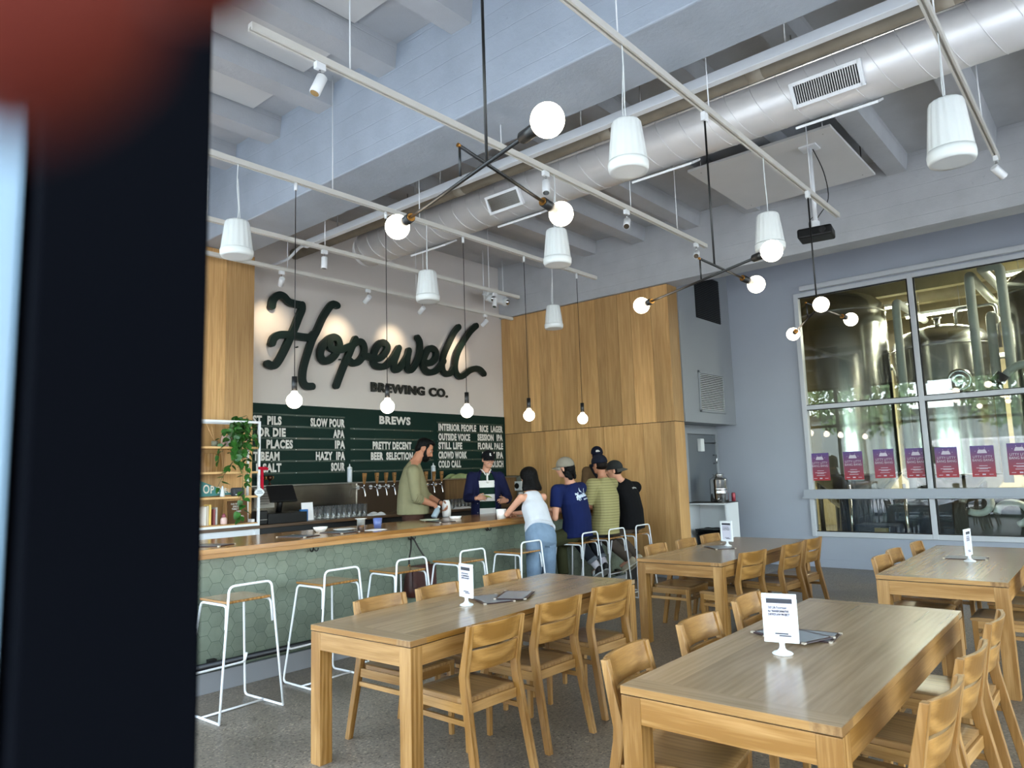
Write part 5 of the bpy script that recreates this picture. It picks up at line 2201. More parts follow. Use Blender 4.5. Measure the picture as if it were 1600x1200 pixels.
def squeeze(label, x, y, z):
    t = thing('squeeze_bottle', label, 'bottle', (x, y, z), 0, 'squeeze bottles on the ledge')
    m = MB()
    m.lathe([(0, 0), (0.032, 0), (0.034, 0.006), (0.034, 0.175), (0.030, 0.185), (0, 0.186)], seg=24)
    m.build('body', plain('milky_plastic', '#c5cbd0', 0.3), t)
    c = MB()
    c.lathe([(0.034, 0.186), (0.035, 0.200), (0.02, 0.212), (0.009, 0.22), (0.005, 0.25), (0, 0.252)], seg=20)
    c.build('nozzle_cap', M['white_plastic'], t)


squeeze('white squeeze bottle on the ledge between the sour line and the first tap', 6.065, 8.22, 1.548)
squeeze('white squeeze bottle on the ledge among the last three taps', 7.66, 8.25, 1.548)
napkin('produce_bag', 'pale green bag lying on the ledge beside the man in the navy jacket', 'bag', 8.35, 8.33, 1.548, 0.62, 0.16, 0.085, cloth('pale_green_bag', '#8f9a6c', 0.2), 5)
napkin('bar_towel', 'white folded towel on the back counter below the first taps', 'towel', 6.18, 7.8, 1.10, 0.26, 0.16, 0.045, wcloth, 8)
napkin('bar_towel', 'white towel lying in front of the glasses beside the navy jacket', 'towel', 7.80, 7.75, 1.10, 0.30, 0.14, 0.03, wcloth, 9)
# rows of glasses
gl = []
rr = random.Random(11)
gm = MB()
gm.lathe([(0, 0.0), (0.030, 0.0), (0.031, 0.01), (0.0375, 0.158), (0.0365, 0.158)], seg=16)
gm.bm.faces.ensure_lookup_table()
bmesh.ops.delete(gm.bm, geom=[f for f in gm.bm.faces if len(f.verts) > 4], context='FACES_ONLY')
g0 = gm.build('pint_glass', M['clear_glass'])
tag(g0, 'clear pint glass in the rows beside the till', 'glass', 'pint glasses beside the till')
first = True
for r_ in range(3):
    for k in range(10):
        x, y = 5.27 + k * 0.082 + r_ * 0.02, 7.82 + r_ * 0.085
        if k < 2 and r_ == 0:
            continue
        o = g0 if first else g0.copy()
        if not first:
            COL.objects.link(o)
        first = False
        o.location = (x, y, 1.10)
gm = MB()
gm.lathe([(0, 0.0), (0.028, 0.0), (0.029, 0.01), (0.035, 0.135), (0.034, 0.135)], seg=16)
gm.bm.faces.ensure_lookup_table()
bmesh.ops.delete(gm.bm, geom=[f for f in gm.bm.faces if len(f.verts) > 4], context='FACES_ONLY')
g1 = gm.build('tumbler', M['clear_glass'])
tag(g1, 'clear tumbler in the rows left of the navy jacket', 'glass', 'tumblers beside the man in the navy jacket')
g1['label'] = 'clear tumbler in the rows behind the white towel by the navy jacket'
first = True
for r_ in range(2):
    for k in range(10):
        o = g1 if first else g1.copy()
        if not first:
            COL.objects.link(o)
        first = False
        o.location = (7.62 + k * 0.079 + r_ * 0.02, 7.90 + r_ * 0.082, 1.10)


def till():
    t = thing('till', 'black till with a tilted touch screen on the back counter', 'till', (4.74, 7.86, 1.10))
    m = MB()
    m.bx(-0.22, 0.30, -0.18, 0.2, 0.0, 0.12)
    m.build('cash_drawer', M['black_plastic'], t, bevel=0.006)
    s = MB()
    s.box((0.03, -0.05, 0.345), (0.36, 0.025, 0.22), Matrix.Rotation(-0.5, 3, 'X') @ Matrix.Rotation(0.0, 3, 'Z'))
    sc = s.build('screen', M['black_plastic'], t, bevel=0.006)
    d = MB()
    d.box((0.03, -0.0625, 0.3385), (0.31, 0.002, 0.17), Matrix.Rotation(-0.5, 3, 'X'))
    d.build('display', plain('dark_glossy_display', '#26262c', 0.08), sc)
    st_ = MB()
    st_.cyl((0.03, 0.02, 0.115), (0.03, -0.03, 0.32), 0.035)
    st_.build('stand', M['black_plastic'], t)
    p = thing('receipt_printer', 'black receipt printer beside the till, next to the shelf post', 'printer', (4.465, 7.72, 1.10))
    m = MB()
    m.bx(-0.055, 0.055, -0.03, 0.13, 0.0, 0.16)
    m.build('body', M['black_plastic'], p, bevel=0.01)
    m = MB()
    m.bx(-0.05, 0.05, -0.034, -0.03, 0.055, 0.06)
    m.build('paper_slot', M['steel'], p)
    q = thing('card_box', 'white paper card propped beside the till, with a blue block', 'card', (5.16, 7.86, 1.10))
    m = MB()
    m.box((0, 0, 0.11), (0.16, 0.012, 0.22), Matrix.Rotation(-0.12, 3, 'X'))
    m.build('sheet', M['white_paper'], q)
    m = MB()
    m.bx(-0.13, -0.03, -0.06, -0.02, 0.0, 0.14)
    m.build('blue_block', plain('blue_block', '#1d5f9a', 0.5), q)


till()
m = MB()
m.bx(4.66, 4.93, 8.238, 8.249, 1.27, 1.515)
o = tag(m.build('wall_notice', plain('grey_notice_sheet', '#a8a49d', 0.7)), 'printed notice sheet on the splashback above the till', 'notice')
m = MB()
for k in range(6):
    m.bx(4.69, 4.69 + 0.2 - 0.02 * (k % 3), 8.2365, 8.238, 1.475 - k * 0.032, 1.481 - k * 0.032)
m.build('printed_line', plain('notice_print', '#4c4945', 0.7), o)
t = thing('soap_dispenser', 'white soap and towel dispenser on the grey alcove by the woman in white', 'dispenser', (9.6, 8.2, 0))
m = MB()
m.bx(-0.02, 0.04, -0.10, 0.10, 1.30, 1.46)
m.build('towel_box', M['white_plastic'], t, bevel=0.006)
m = MB()
m.cyl((-0.024, 0.0, 1.38), (-0.02, 0.0, 1.38), 0.05, seg=24)
m.build('black_roundel', M['black_plastic'], t)
m = MB()
m.bx(-0.02, 0.04, -0.09, -0.03, 1.13, 1.27)
m.build('soap_box', M['white_plastic'], t, bevel=0.006)


# ================================================================== SHELF ON THE BACK COUNTER
def shelf_unit():
    x0, x1, y0, y1, z0, z1 = 3.5, 4.375, 7.65, 7.90, 1.10, 2.29
    t = thing('shelf_unit', 'white framed shelf with oak boards beside the menu board', 'shelf', (0, 0, 0))
    for x in (x0, x1):
        for y in (y0, y1):
            m = MB()
            m.bx(x - 0.0125, x + 0.0125, y - 0.0125, y + 0.0125, z0, z1)
            m.build('post', M['white_metal'], t)
    m = MB()
    for z in (z1 - 0.0125, z0 + 0.014):
        for y in (y0, y1):
            m.bx(x0 + 0.0125, x1 - 0.0125, y - 0.0125, y + 0.0125, z - 0.0125, z + 0.0125)
        for x in (x0, x1):
            m.bx(x - 0.0125, x + 0.0125, y0 + 0.0125, y1 - 0.0125, z - 0.0125, z + 0.0125)
    m.build('rail', M['white_metal'], t)
    for z in (1.985, 1.705, 1.43, 1.127):
        m = MB()
        m.bx(x0 + 0.01, x1 - 0.01, y0 - 0.008, y1 + 0.008, z - 0.012, z + 0.012, 'x')
        m.build('shelf_board', M['oak_panel'], t, bevel=0.002)
    return t


shelf_unit()


def pothos():
    t = thing('trailing_plant', 'leafy green pothos trailing from the top of the white shelf', 'plant', (4.18, 7.78, 1.997))
    m = MB()
    m.lathe([(0, 0), (0.055, 0), (0.075, 0.12), (0.068, 0.12), (0.052, 0.01), (0, 0.01)], seg=24)
    m.build('pot', plain('clay_pot', '#7f5a48', 0.7), t)
    so = MB()
    so.cyl((0, 0, 0.0), (0, 0, 0.105), 0.062)
    so.build('soil', plain('soil', '#2a2019', 0.9), t)
    rr = random.Random(5)
    lf = MB()
    sm = MB()
    vines = []
    for k in range(20):
        a = rr.uniform(-PI, PI)
        out = rr.uniform(0.06, 0.2)
        drop = rr.choice((0.05, 0.10, 0.16, 0.22, 0.28, 0.34, 0.12, 0.08))
        dx = math.cos(a) * out * 1.3
        dy = -abs(math.sin(a)) * 0.11 - 0.05
        pts = [(0, 0, 0.10), (dx * 0.5, dy * 0.6, 0.22 + rr.uniform(0, 0.13)), (dx, dy, 0.10)]
        n = max(1, int(drop / 0.1))
        for q in range(1, n + 1):
            pts.append((dx + rr.uniform(-0.05, 0.05) * q ** 0.5, dy + rr.uniform(-0.02, 0.02), 0.10 - drop * q / n))
        vines.append(pts)
    vines.append([(0, 0, 0.1), (-0.08, -0.1, 0.2), (-0.12, -0.14, 0.0), (-0.15, -0.15, -0.2), (-0.25, -0.16, -0.33), (-0.32, -0.16, -0.47)])
    vines.append([(0, 0, 0.1), (0.05, -0.12, 0.2), (0.02, -0.16, -0.1), (0.03, -0.17, -0.35), (-0.02, -0.17, -0.55), (0.0, -0.17, -0.72)])
    vines.append([(0, 0, 0.1), (-0.03, -0.12, 0.15), (-0.02, -0.16, -0.2), (-0.03, -0.17, -0.5), (-0.08, -0.17, -0.72), (-0.02, -0.17, -0.82)])
    vines.append([(0, 0, 0.1), (0.05, -0.1, 0.32), (0.06, -0.11, 0.34)])
    for pts in vines:
        P = smooth_path(pts, 5)
        sm.tube(P, 0.0025, 5)
        L_ = 0
        for i in range(3, len(P)):
            L_ += (P[i] - P[i - 1]).length
            if L_ < 0.042:
                continue
            L_ = 0
            s = rr.uniform(0.05, 0.085)
            yaw = rr.uniform(0, 2 * PI)
            R_ = Euler((rr.uniform(-0.9, 0.5) - 0.6, rr.uniform(-0.5, 0.5), yaw)).to_matrix()
            c = P[i] + V((rr.uniform(-0.02, 0.02), -0.01 + rr.uniform(-0.02, 0.01), rr.uniform(-0.01, 0.02)))
            out_ = [(0, 0, 0), (-0.42, 0.12, 0.05), (-0.5, 0.45, 0.06), (-0.33, 0.85, 0.03), (0, 1.25, -0.12), (0.33, 0.85, 0.03), (0.5, 0.45, 0.06), (0.42, 0.12, 0.05)]
            mid = [(0, 0.12, -0.02), (0, 0.45, -0.05), (0, 0.85, -0.06)]
            ov = [lf.bm.verts.new(c + R_ @ (V(q) * s)) for q in out_]
            mv = [lf.bm.verts.new(c + R_ @ (V(q) * s)) for q in mid]
            for f in ((ov[0], ov[1], mv[0]), (ov[1], ov[2], mv[1], mv[0]), (ov[2], ov[3], mv[2], mv[1]), (ov[3], ov[4], mv[2]), (ov[4], ov[5], mv[2]), (ov[5], ov[6], mv[1], mv[2]), (ov[6], ov[7], mv[0], mv[1]), (ov[7], ov[0], mv[0])):
                lf.bm.faces.new(f).smooth = True
    sm.build('vine', M['stem'], t)
    lf.build('foliage', M['leaf'], t)


pothos()


def shelf_things():
    zA, zB, zC, zD = 1.997, 1.717, 1.442, 1.139
    d = thing('reed_diffuser', 'grey pot with thin reeds on the upper shelf beside the plant', 'diffuser', (3.92, 7.80, zA))
    m = MB()
    m.lathe([(0, 0), (0.036, 0), (0.038, 0.065), (0.03, 0.068), (0, 0.068)], seg=24)
    m.build('pot', plain('grey_green_pot', '#6b6a57', 0.6), d)
    for k, (a, b_) in enumerate(((-0.09, 0.02), (-0.05, -0.02), (-0.075, 0.0))):
        m = MB()
        m.cyl((0, 0, 0.06), (a, b_, 0.26 - 0.03 * k), 0.003, seg=6)
        m.build('reed', plain('reed', '#c49a6b', 0.7), d)
    for k, (x, c) in enumerate(((4.03, '#c9a9a2'), (4.065, '#e3dcd6'), (4.10, '#b98980'))):
        m = MB()
        m.box((x, 7.80, zA + 0.066), (0.028, 0.10, 0.13))
        tag(m.build('book', plain('book_cover', c, 0.6)), ('pink book behind the plant leaves on the upper shelf', 'pale book between two pink ones on the upper shelf', 'dusky pink book closest to the plant pot')[k], 'book', 'books on the upper shelf')
    m = MB()
    m.prism([(3.62, zB), (4.05, zB), (4.02, zB + 0.21), (3.62, zB + 0.22)], 'y', 7.85, 7.868)
    tag(m.build('serving_board', M['oak'], bevel=0.004), 'pale oak serving board propped at the back of the middle shelf', 'serving board')
    p = thing('felt_pennant', 'teal felt pennant with pale letters on the third shelf', 'pennant', (0, 0, 0))
    m = MB()
    m.prism([(3.60, zC + 0.002), (4.15, zC + 0.018), (4.15, zC + 0.03), (3.60, zC + 0.25)], 'y', 7.815, 7.82)
    m.build('felt', cloth('teal_felt', '#4b7d7b'), p)
    q = MB()
    for ch, cx, hh in zip('HOPEWELL', (3.70, 3.80, 3.885, 3.955, 4.0, 4.055, 4.09, 4.113), (0.15, 0.135, 0.118, 0.10, 0.082, 0.070, 0.060, 0.052)):
        text_mb(q, ch, hh * 1.0, frame_m((cx, 7.8135, zC + 0.115 - hh * 0.42 - (cx - 3.7) * 0.12), (1, 0, -0.06), (0, 0, 1)), 0.002, 0.72)
    q.build('lettering', plain('pale_felt', '#d9cfc0', 0.8), p)
    c = lathe_thing('white_cone', 'small white cone standing in front of the teal pennant', 'ornament', [(0, 0), (0.026, 0), (0.024, 0.02), (0.008, 0.115), (0.0, 0.122)], 3.99, 7.74, zC, M['white_plastic'])
    s = thing('small_speaker', 'small dark grey speaker on the third shelf at the pennant tip', 'speaker', (4.19, 7.78, zC))
    m = MB()
    m.bx(-0.07, 0.07, -0.045, 0.045, 0, 0.095)
    m.build('body', plain('dark_grey_fabric', '#3d4045', 0.8), s, bevel=0.02)
    m = MB()
    m.bx(-0.05, -0.01, -0.0465, -0.045, 0.012, 0.02)
    m.build('badge', M['white_plastic'], s)
    for k, (x, w, h, c, lb) in enumerate(((3.80, 0.02, 0.20, '#d9d4cb', 'pale book on the lowest shelf nearest the door jamb'), (3.825, 0.02, 0.21, '#c8b8a0', 'beige book on the lowest shelf'), (3.852, 0.024, 0.222, '#e6c56a', 'yellow spined book on the lowest shelf'), (3.90, 0.018, 0.17, '#8d4a4a', 'red brown book on the lowest shelf'), (3.925, 0.02, 0.19, '#b8b4ac', 'grey book on the lowest shelf nearest the pink bottle'))):
        m = MB()
        m.box((x, 7.80, zD + h / 2), (w, 0.13, h))
        tag(m.build('book', plain('book_cover', c, 0.6), bevel=0.002), lb, 'book', 'books on the lowest shelf')
    b_ = thing('pink_bottle', 'small pink bottle with a dark rose cap on the lowest shelf', 'bottle', (4.01, 7.74, zD))
    m = MB()
    m.lathe([(0, 0), (0.034, 0), (0.036, 0.01), (0.034, 0.06), (0.022, 0.075), (0, 0.076)], seg=24)
    m.build('body', plain('pale_pink_glaze', '#d9b8ae', 0.4), b_)
    m = MB()
    m.lathe([(0, 0.076), (0.022, 0.076), (0.024, 0.095), (0.014, 0.105), (0.012, 0.115), (0, 0.118)], seg=20)
    m.build('cap', plain('rose_cap', '#8f4a55', 0.5), b_)
    l = thing('letter_board', 'small brown letter board with white letters on the lowest shelf', 'letter board', (4.205, 7.80, zD))
    m = MB()
    m.box((0, 0, 0.125), (0.235, 0.018, 0.25), Matrix.Rotation(-0.08, 3, 'X'))
    m.build('board', plain('brown_letter_felt', '#5d3f1f', 0.8), l, bevel=0.003)
    q = MB()
    for k, (s_, dx) in enumerate((('OUR TIPS', -0.085), ('JOKE IS', -0.06), ('THERE Y', -0.075), ('WHY?', -0.02), ('', 0), ('A CUP FILL', -0.03), ('IT', -0.02))):
        if s_:
            zz = 0.205 - 0.028 * k
            text_mb(q, s_, 0.026, frame_m((dx, -0.0105 + 0.08 * (zz - 0.125), zz), (1, 0, 0), (0, 0.08, 1)), 0.0006, 0.8)
    q.build('lettering', M['letter'], l)
    m = MB()
    m.bx(4.325, 4.36, 7.70, 7.80, zD, zD + 0.035)
    tag(m.build('card_stack', M['white_paper'], bevel=0.002), 'small white stack of cards on the lowest shelf by the post', 'cards')
    r = thing('lanyard', 'red ribbon with a white badge hanging on the white shelf post', 'lanyard', (4.39, 7.63, 0))
    m = MB()
    m.prism([(-0.005, 1.55), (0.02, 1.50), (0.035, 1.50), (0.03, 1.74), (0.0, 1.745)], 'y', -0.006, -0.003)
    m.prism([(-0.03, 1.735), (0.085, 1.725), (0.09, 1.75), (0.05, 1.765), (-0.03, 1.765)], 'y', -0.012, 0.008)
    m.build('ribbon', cloth('red_ribbon', '#a8162c'), r)
    m = MB()
    pts = []
    for k in range(16):
        a = k * 2 * PI / 16
        rad = 0.055 if k % 4 else 0.065
        pts.append((-0.02 + rad * math.cos(a), 1.475 + rad * 0.85 * math.sin(a)))
    m.prism(pts, 'y', -0.014, -0.007)
    bd = m.build('badge', M['white_plastic'], r)
    m = MB()
    for zz, w in ((1.488, 0.03), (1.468, 0.04)):
        m.bx(-0.02 - w, -0.02 + w, -0.0155, -0.014, zz - 0.004, zz + 0.004)
    m.build('badge_print', plain('blue_grey_print', '#56707f', 0.6), bd)
    for i, x in enumerate((4.80, 4.90)):
        tr = thing('trophy_cup', ('small dark trophy cup on the ledge nearest the shelf', 'small dark trophy cup on the ledge beside another')[i], 'trophy', (x, 8.30, 1.548), 0, 'trophy cups on the ledge')
        m = MB()
        m.lathe([(0, 0), (0.022, 0), (0.02, 0.015), (0.006, 0.03), (0.006, 0.05), (0.03, 0.07), (0.036, 0.12), (0.033, 0.12), (0.02, 0.07), (0, 0.065)], seg=20)
        m.build('cup', plain('dark_copper', '#4a2d22', 0.3, 0.8), tr)
        m = MB()
        for s_ in (-1, 1):
            m.tube(smooth_path([(s_ * 0.034, 0, 0.11), (s_ * 0.055, 0, 0.10), (s_ * 0.045, 0, 0.075), (s_ * 0.028, 0, 0.07)], 4), 0.003, 6)
        m.build('handle', M['brass'], tr)


shelf_things()


# ================================================================== WHITE CABINET BY THE NICHE
def cabinet():
    x0, x1, y0, y1, z1 = 10.45, 10.87, 4.77, 5.44, 1.06
    t = thing('open_cabinet', 'white open fronted cabinet with a dark top by the grey niche', 'cabinet', (0, 0, 0))
    m = MB()
    w = 0.025
    m.bx(x0, x1, y0, y0 + w, 0, z1 - 0.012)
    m.bx(x0, x1, y1 - w, y1, 0, z1 - 0.012)
    m.bx(x0, x1, y0 + w, y1 - w, z1 - 0.012 - w, z1 - 0.012)
    m.bx(x0, x1, y0 + w, y1 - w, 0.05, 0.05 + w)
    m.bx(x1 - 0.01, x1, y0 + w, y1 - w, 0.05 + w, z1 - 0.012 - w)
    m.build('carcass', plain('white_laminate', '#d9dde0', 0.4), t)
    m = MB()
    m.bx(x0 - 0.004, x1 + 0.004, y0 - 0.004, y1, z1 - 0.0118, z1)
    m.build('dark_top', plain('dark_top', '#2c2725', 0.4), t)
    b = thing('waste_bin', 'black bin bag lined bin inside the white cabinet', 'bin', (10.66, 5.10, 0.075))
    m = MB()
    m.loft([[(sx * w_, sy * d_, z) for sx, sy in ((-1, -1), (1, -1), (1, 1), (-1, 1))] for z, w_, d_ in ((0.0, 0.13, 0.16), (0.55, 0.17, 0.215), (0.56, 0.165, 0.21))])
    m.build('tub', M['black_plastic'], b)
    m = MB()
    rr = random.Random(2)
    ring = []
    for k in range(40):
        a = k / 40 * 4
        s_, f_ = int(a), a % 1
        q = [(-1, -1), (1, -1), (1, 1), (-1, 1)]
        p0, p1 = q[s_ % 4], q[(s_ + 1) % 4]
        ring.append((p0[0] + (p1[0] - p0[0]) * f_, p0[1] + (p1[1] - p0[1]) * f_))
    m.loft([[(x * 0.176, y * 0.222, 0.50 + rr.uniform(-0.02, 0.02)) for x, y in ring], [(x * 0.182, y * 0.226, 0.565 + rr.uniform(-0.008, 0.012)) for x, y in ring], [(x * 0.155, y * 0.2, 0.57) for x, y in ring], [(x * 0.13, y * 0.17, 0.45) for x, y in ring]], caps=False)
    m.build('liner', plain('black_bag', '#070708', 0.25), b)
    k = thing('steel_urn', 'shiny steel water urn standing on the white cabinet', 'urn', (10.66, 4.97, 1.06))
    m = MB()
    m.lathe([(0, 0), (0.135, 0), (0.14, 0.01), (0.14, 0.13), (0.146, 0.14), (0.14, 0.15), (0.14, 0.19), (0.146, 0.2), (0.14, 0.21), (0.14, 0.335), (0.13, 0.36), (0.09, 0.385), (0.075, 0.40), (0.075, 0.415)], seg=48)
    m.build('body', M['chrome'], k)
    m = MB()
    m.lathe([(0.0, 0.413), (0.085, 0.413), (0.09, 0.42), (0.08, 0.43), (0.04, 0.437), (0, 0.438)], seg=32)
    ld = m.build('lid', M['chrome'], k)
    m = MB()
    m.cyl((-0.03, 0, 0.437), (0.03, 0, 0.437), 0.012)
    m.build('lid_knob', M['chrome'], ld)
    m = MB()
    m.cyl((-0.135, -0.05, 0.05), (-0.19, -0.07, 0.05), 0.012)
    m.cyl((-0.185, -0.07, 0.03), (-0.185, -0.07, 0.07), 0.009)
    m.build('spigot', M['chrome'], k)
    for i, (x, y, c, h, lb) in enumerate(((10.98, 4.97, '#2b3a78', 0.17, 'blue drink can beside the steel urn on the cabinet'), (11.0, 4.93, '#b5563f', 0.155, 'orange red drink can in the row beside the urn'), (11.045, 4.91, '#8e2f3a', 0.135, 'dark red drink can at the cabinet edge'))):
        tt = thing('drink_can', lb, 'can', (x + 0.0, y - 0.03 + 0.0 * i, 1.05), 0, 'drink cans on the white cabinet')
        tt.location = ((10.80, 5.06, 1.06), (10.83, 4.93, 1.06), (10.835, 4.82, 1.06))[i]
        m = MB()
        m.lathe([(0, 0), (0.026, 0), (0.031, 0.008), (0.031, h - 0.02), (0.026, h - 0.005), (0.025, h)], seg=24)
        m.build('can_body', plain('can_print', c, 0.3, 0.3), tt)
        m = MB()
        m.lathe([(0, h - 0.004), (0.0245, h - 0.003), (0.0245, h + 0.001), (0, h - 0.003)][:3], seg=24)
        m.build('can_lid', M['chrome'], tt)


cabinet()
vg = thing('wall_vent', 'white louvred vent in the grey bulkhead beside the oak corner', 'vent', (10.92, 5.105, 0))
m = MB()
z0, z1, x0, x1 = 2.47, 3.13, -0.46, 0.46
for b in ((x0, x1, z0, z0 + 0.04), (x0, x1, z1 - 0.04, z1), (x0, x0 + 0.04, z0, z1), (x1 - 0.04, x1, z0, z1)):
    m.bx(b[0], b[1], -0.02, 0.004, b[2], b[3])
m.build('frame', M['greywall2'], vg, bevel=0.003)
m = MB()
m.bx(x0 + 0.03, x1 - 0.03, -0.001, 0.003, z0 + 0.03, z1 - 0.03)
m.build('backing', M['black_plastic'], vg)
m = MB()
for k in range(20):
    z = z0 + 0.055 + k * (z1 - z0 - 0.11) / 19
    m.box((0, -0.009, z), (x1 - x0 - 0.08, 0.022, 0.004), Matrix.Rotation(0.7, 3, 'X'))
m.build('louvre', M['white_metal'], vg)
vg = thing('wall_vent', 'dark louvred vent high in the grey bulkhead below the beam', 'vent', (10.98, 5.105, 0))
m = MB()
z0, z1, x0, x1 = 4.0, 4.75, -0.45, 0.45
m.bx(x0, x1, -0.004, 0.003, z0, z1)
m.build('backing', M['black_plastic'], vg)
m = MB()
for k in range(24):
    z = z0 + 0.02 + k * (z1 - z0 - 0.04) / 23
    m.box((0, -0.011, z), (x1 - x0, 0.018, 0.004), Matrix.Rotation(0.7, 3, 'X'))
m.build('louvre', plain('dark_louvre', '#3f4347', 0.5), vg)
# ================================================================== PEOPLE
def remeshed(mb, name, mat, parent, voxel=0.008, it=4):
    me = bpy.data.meshes.new(name)
    mb.bm.to_mesh(me)
    mb.bm.free()
    o = bpy.data.objects.new(name, me)
    COL.objects.link(o)
    r = o.modifiers.new('remesh', 'REMESH')
    r.mode = 'VOXEL'
    r.voxel_size = voxel
    r.use_smooth_shade = True
    s = o.modifiers.new('smooth', 'SMOOTH')
    s.factor = 0.5
    s.iterations = it
    bpy.context.view_layer.update()
    dg = bpy.context.evaluated_depsgraph_get()
    me2 = bpy.data.meshes.new_from_object(o.evaluated_get(dg))
    o.modifiers.clear()
    o.data = me2
    bpy.data.meshes.remove(me)
    me2.name = name
    me2.materials.clear()
    me2.materials.append(mat)
    for p in me2.polygons:
        p.use_smooth = True
    o.parent = parent
    return o


def limb(mb, pts, radii, seg=14):
    pts = [V(p) for p in pts]
    mb.tube(pts, 1, seg, radii=radii)
    for p, r in zip(pts, radii):
        mb.sph(p, r * 0.995, seg, 8)


def frame3(f, u=V((0, 0, 1))):
    f = V(f).normalized()
    r = f.cross(V(u)).normalized()
    u2 = r.cross(f).normalized()
    return r, f, u2


def torso(mb, spine, face, widths, n=20, pw=0.8):
    """spine: points bottom to top; face: horizontal facing; widths: (half width, half depth) at each point"""
    sp = [V(p) for p in spine]
    m = len(sp)
    rings = []
    f0 = V((face[0], face[1], 0)).normalized()
    r = f0.cross(V((0, 0, 1))).normalized()
    for i, (p, (hw, hd)) in enumerate(zip(sp, widths)):
        t = (sp[min(i + 1, m - 1)] - sp[max(i - 1, 0)]).normalized()
        rr = (r - t * r.dot(t)).normalized()
        ff = t.cross(rr).normalized()
        if ff.dot(f0) < 0:
            ff = -ff
        ring = []
        for k in range(n):
            a = k * 2 * PI / n
            c, s = math.cos(a), math.sin(a)
            ring.append(p + rr * hw * math.copysign(abs(c) ** pw, c) + ff * hd * math.copysign(abs(s) ** pw, s))
        rings.append(ring)
    mb.loft(rings)


def hand(mb, W, d, n, right, curl=0.5, s=1.0, spread=0.06):
    W = V(W)
    d = V(d).normalized()
    n = V(n)
    n = (n - d * n.dot(d)).normalized()
    side = d.cross(n).normalized() * (1 if right else -1)      # towards the thumb
    rot = Matrix((side, d, n)).transposed()
    mb.sph(W + d * 0.045 * s, (0.040 * s, 0.050 * s, 0.017 * s), 14, 10, rot)
    mb.tube([W - d * 0.02, W + d * 0.03 * s], 0.024 * s, 12)
    for k, (off, ln) in enumerate(((0.029, 0.92), (0.010, 1.0), (-0.010, 0.95), (-0.028, 0.76))):
        p = W + d * (0.085 - 0.006 * abs(k - 1)) * s + side * off * s
        a = 0.12
        dirv = (d + side * (off * spread * 30)).normalized()
        pts, rad = [p - dirv * 0.02 * s], [0.0095 * s]
        for q, L_ in enumerate((0.042, 0.028, 0.022)):
            pts.append(p)
            rad.append((0.0092, 0.0085, 0.0075)[q] * s)
            a += curl * (0.9, 1.0, 0.8)[q] * (1 + 0.12 * (k - 1))
            v = dirv * math.cos(a) + n * math.sin(a)
            p = p + v * L_ * ln * s
        pts.append(p)
        rad.append(0.0062 * s)
        limb(mb, pts, rad, 10)
    p = W + d * 0.022 * s + side * 0.028 * s
    v1 = (side * 0.75 + d * 0.65 + n * 0.35).normalized()
    v2 = (side * 0.25 + d * 0.85 + n * (0.35 + curl * 0.5)).normalized()
    limb(mb, [p, p + v1 * 0.04 * s, p + v1 * 0.04 * s + v2 * 0.03 * s, p + v1 * 0.04 * s + v2 * 0.052 * s], [0.013 * s, 0.0105 * s, 0.0095 * s, 0.0075 * s], 10)


def head_geo(mb, c, f, u, s=1.0):
    r, f, u = frame3(f, u)
    rot = Matrix((r, f, u)).transposed()

    def P(x, y, z):
        return V(c) + (r * x + f * y + u * z) * s
    mb.sph(P(0, -0.012, 0.030), (0.074 * s, 0.092 * s, 0.082 * s), 24, 16, rot)
    mb.sph(P(0, 0.018, -0.025), (0.062 * s, 0.070 * s, 0.082 * s), 22, 14, rot)
    mb.sph(P(0, 0.040, -0.078), (0.042 * s, 0.042 * s, 0.034 * s), 18, 12, rot)
    mb.sph(P(0, 0.072, -0.050), (0.028 * s, 0.022 * s, 0.026 * s), 16, 10, rot)
    limb(mb, [P(0, 0.078, 0.016), P(0, 0.094, -0.012), P(0, 0.102, -0.026)], [0.009 * s, 0.011 * s, 0.013 * s], 10)
    for sx in (-1, 1):
        mb.sph(P(0.010 * sx, 0.092, -0.028), 0.009 * s, 10, 8)
        mb.sph(P(0.075 * sx, -0.008, -0.010), (0.010 * s, 0.020 * s, 0.030 * s), 12, 8, rot)
        mb.sph(P(0.034 * sx, 0.060, -0.012), (0.022 * s, 0.018 * s, 0.02 * s), 12, 8, rot)
        limb(mb, [P(0.012 * sx, 0.083, 0.026), P(0.045 * sx, 0.070, 0.028)], [0.010 * s, 0.009 * s], 8)
    return P, rot


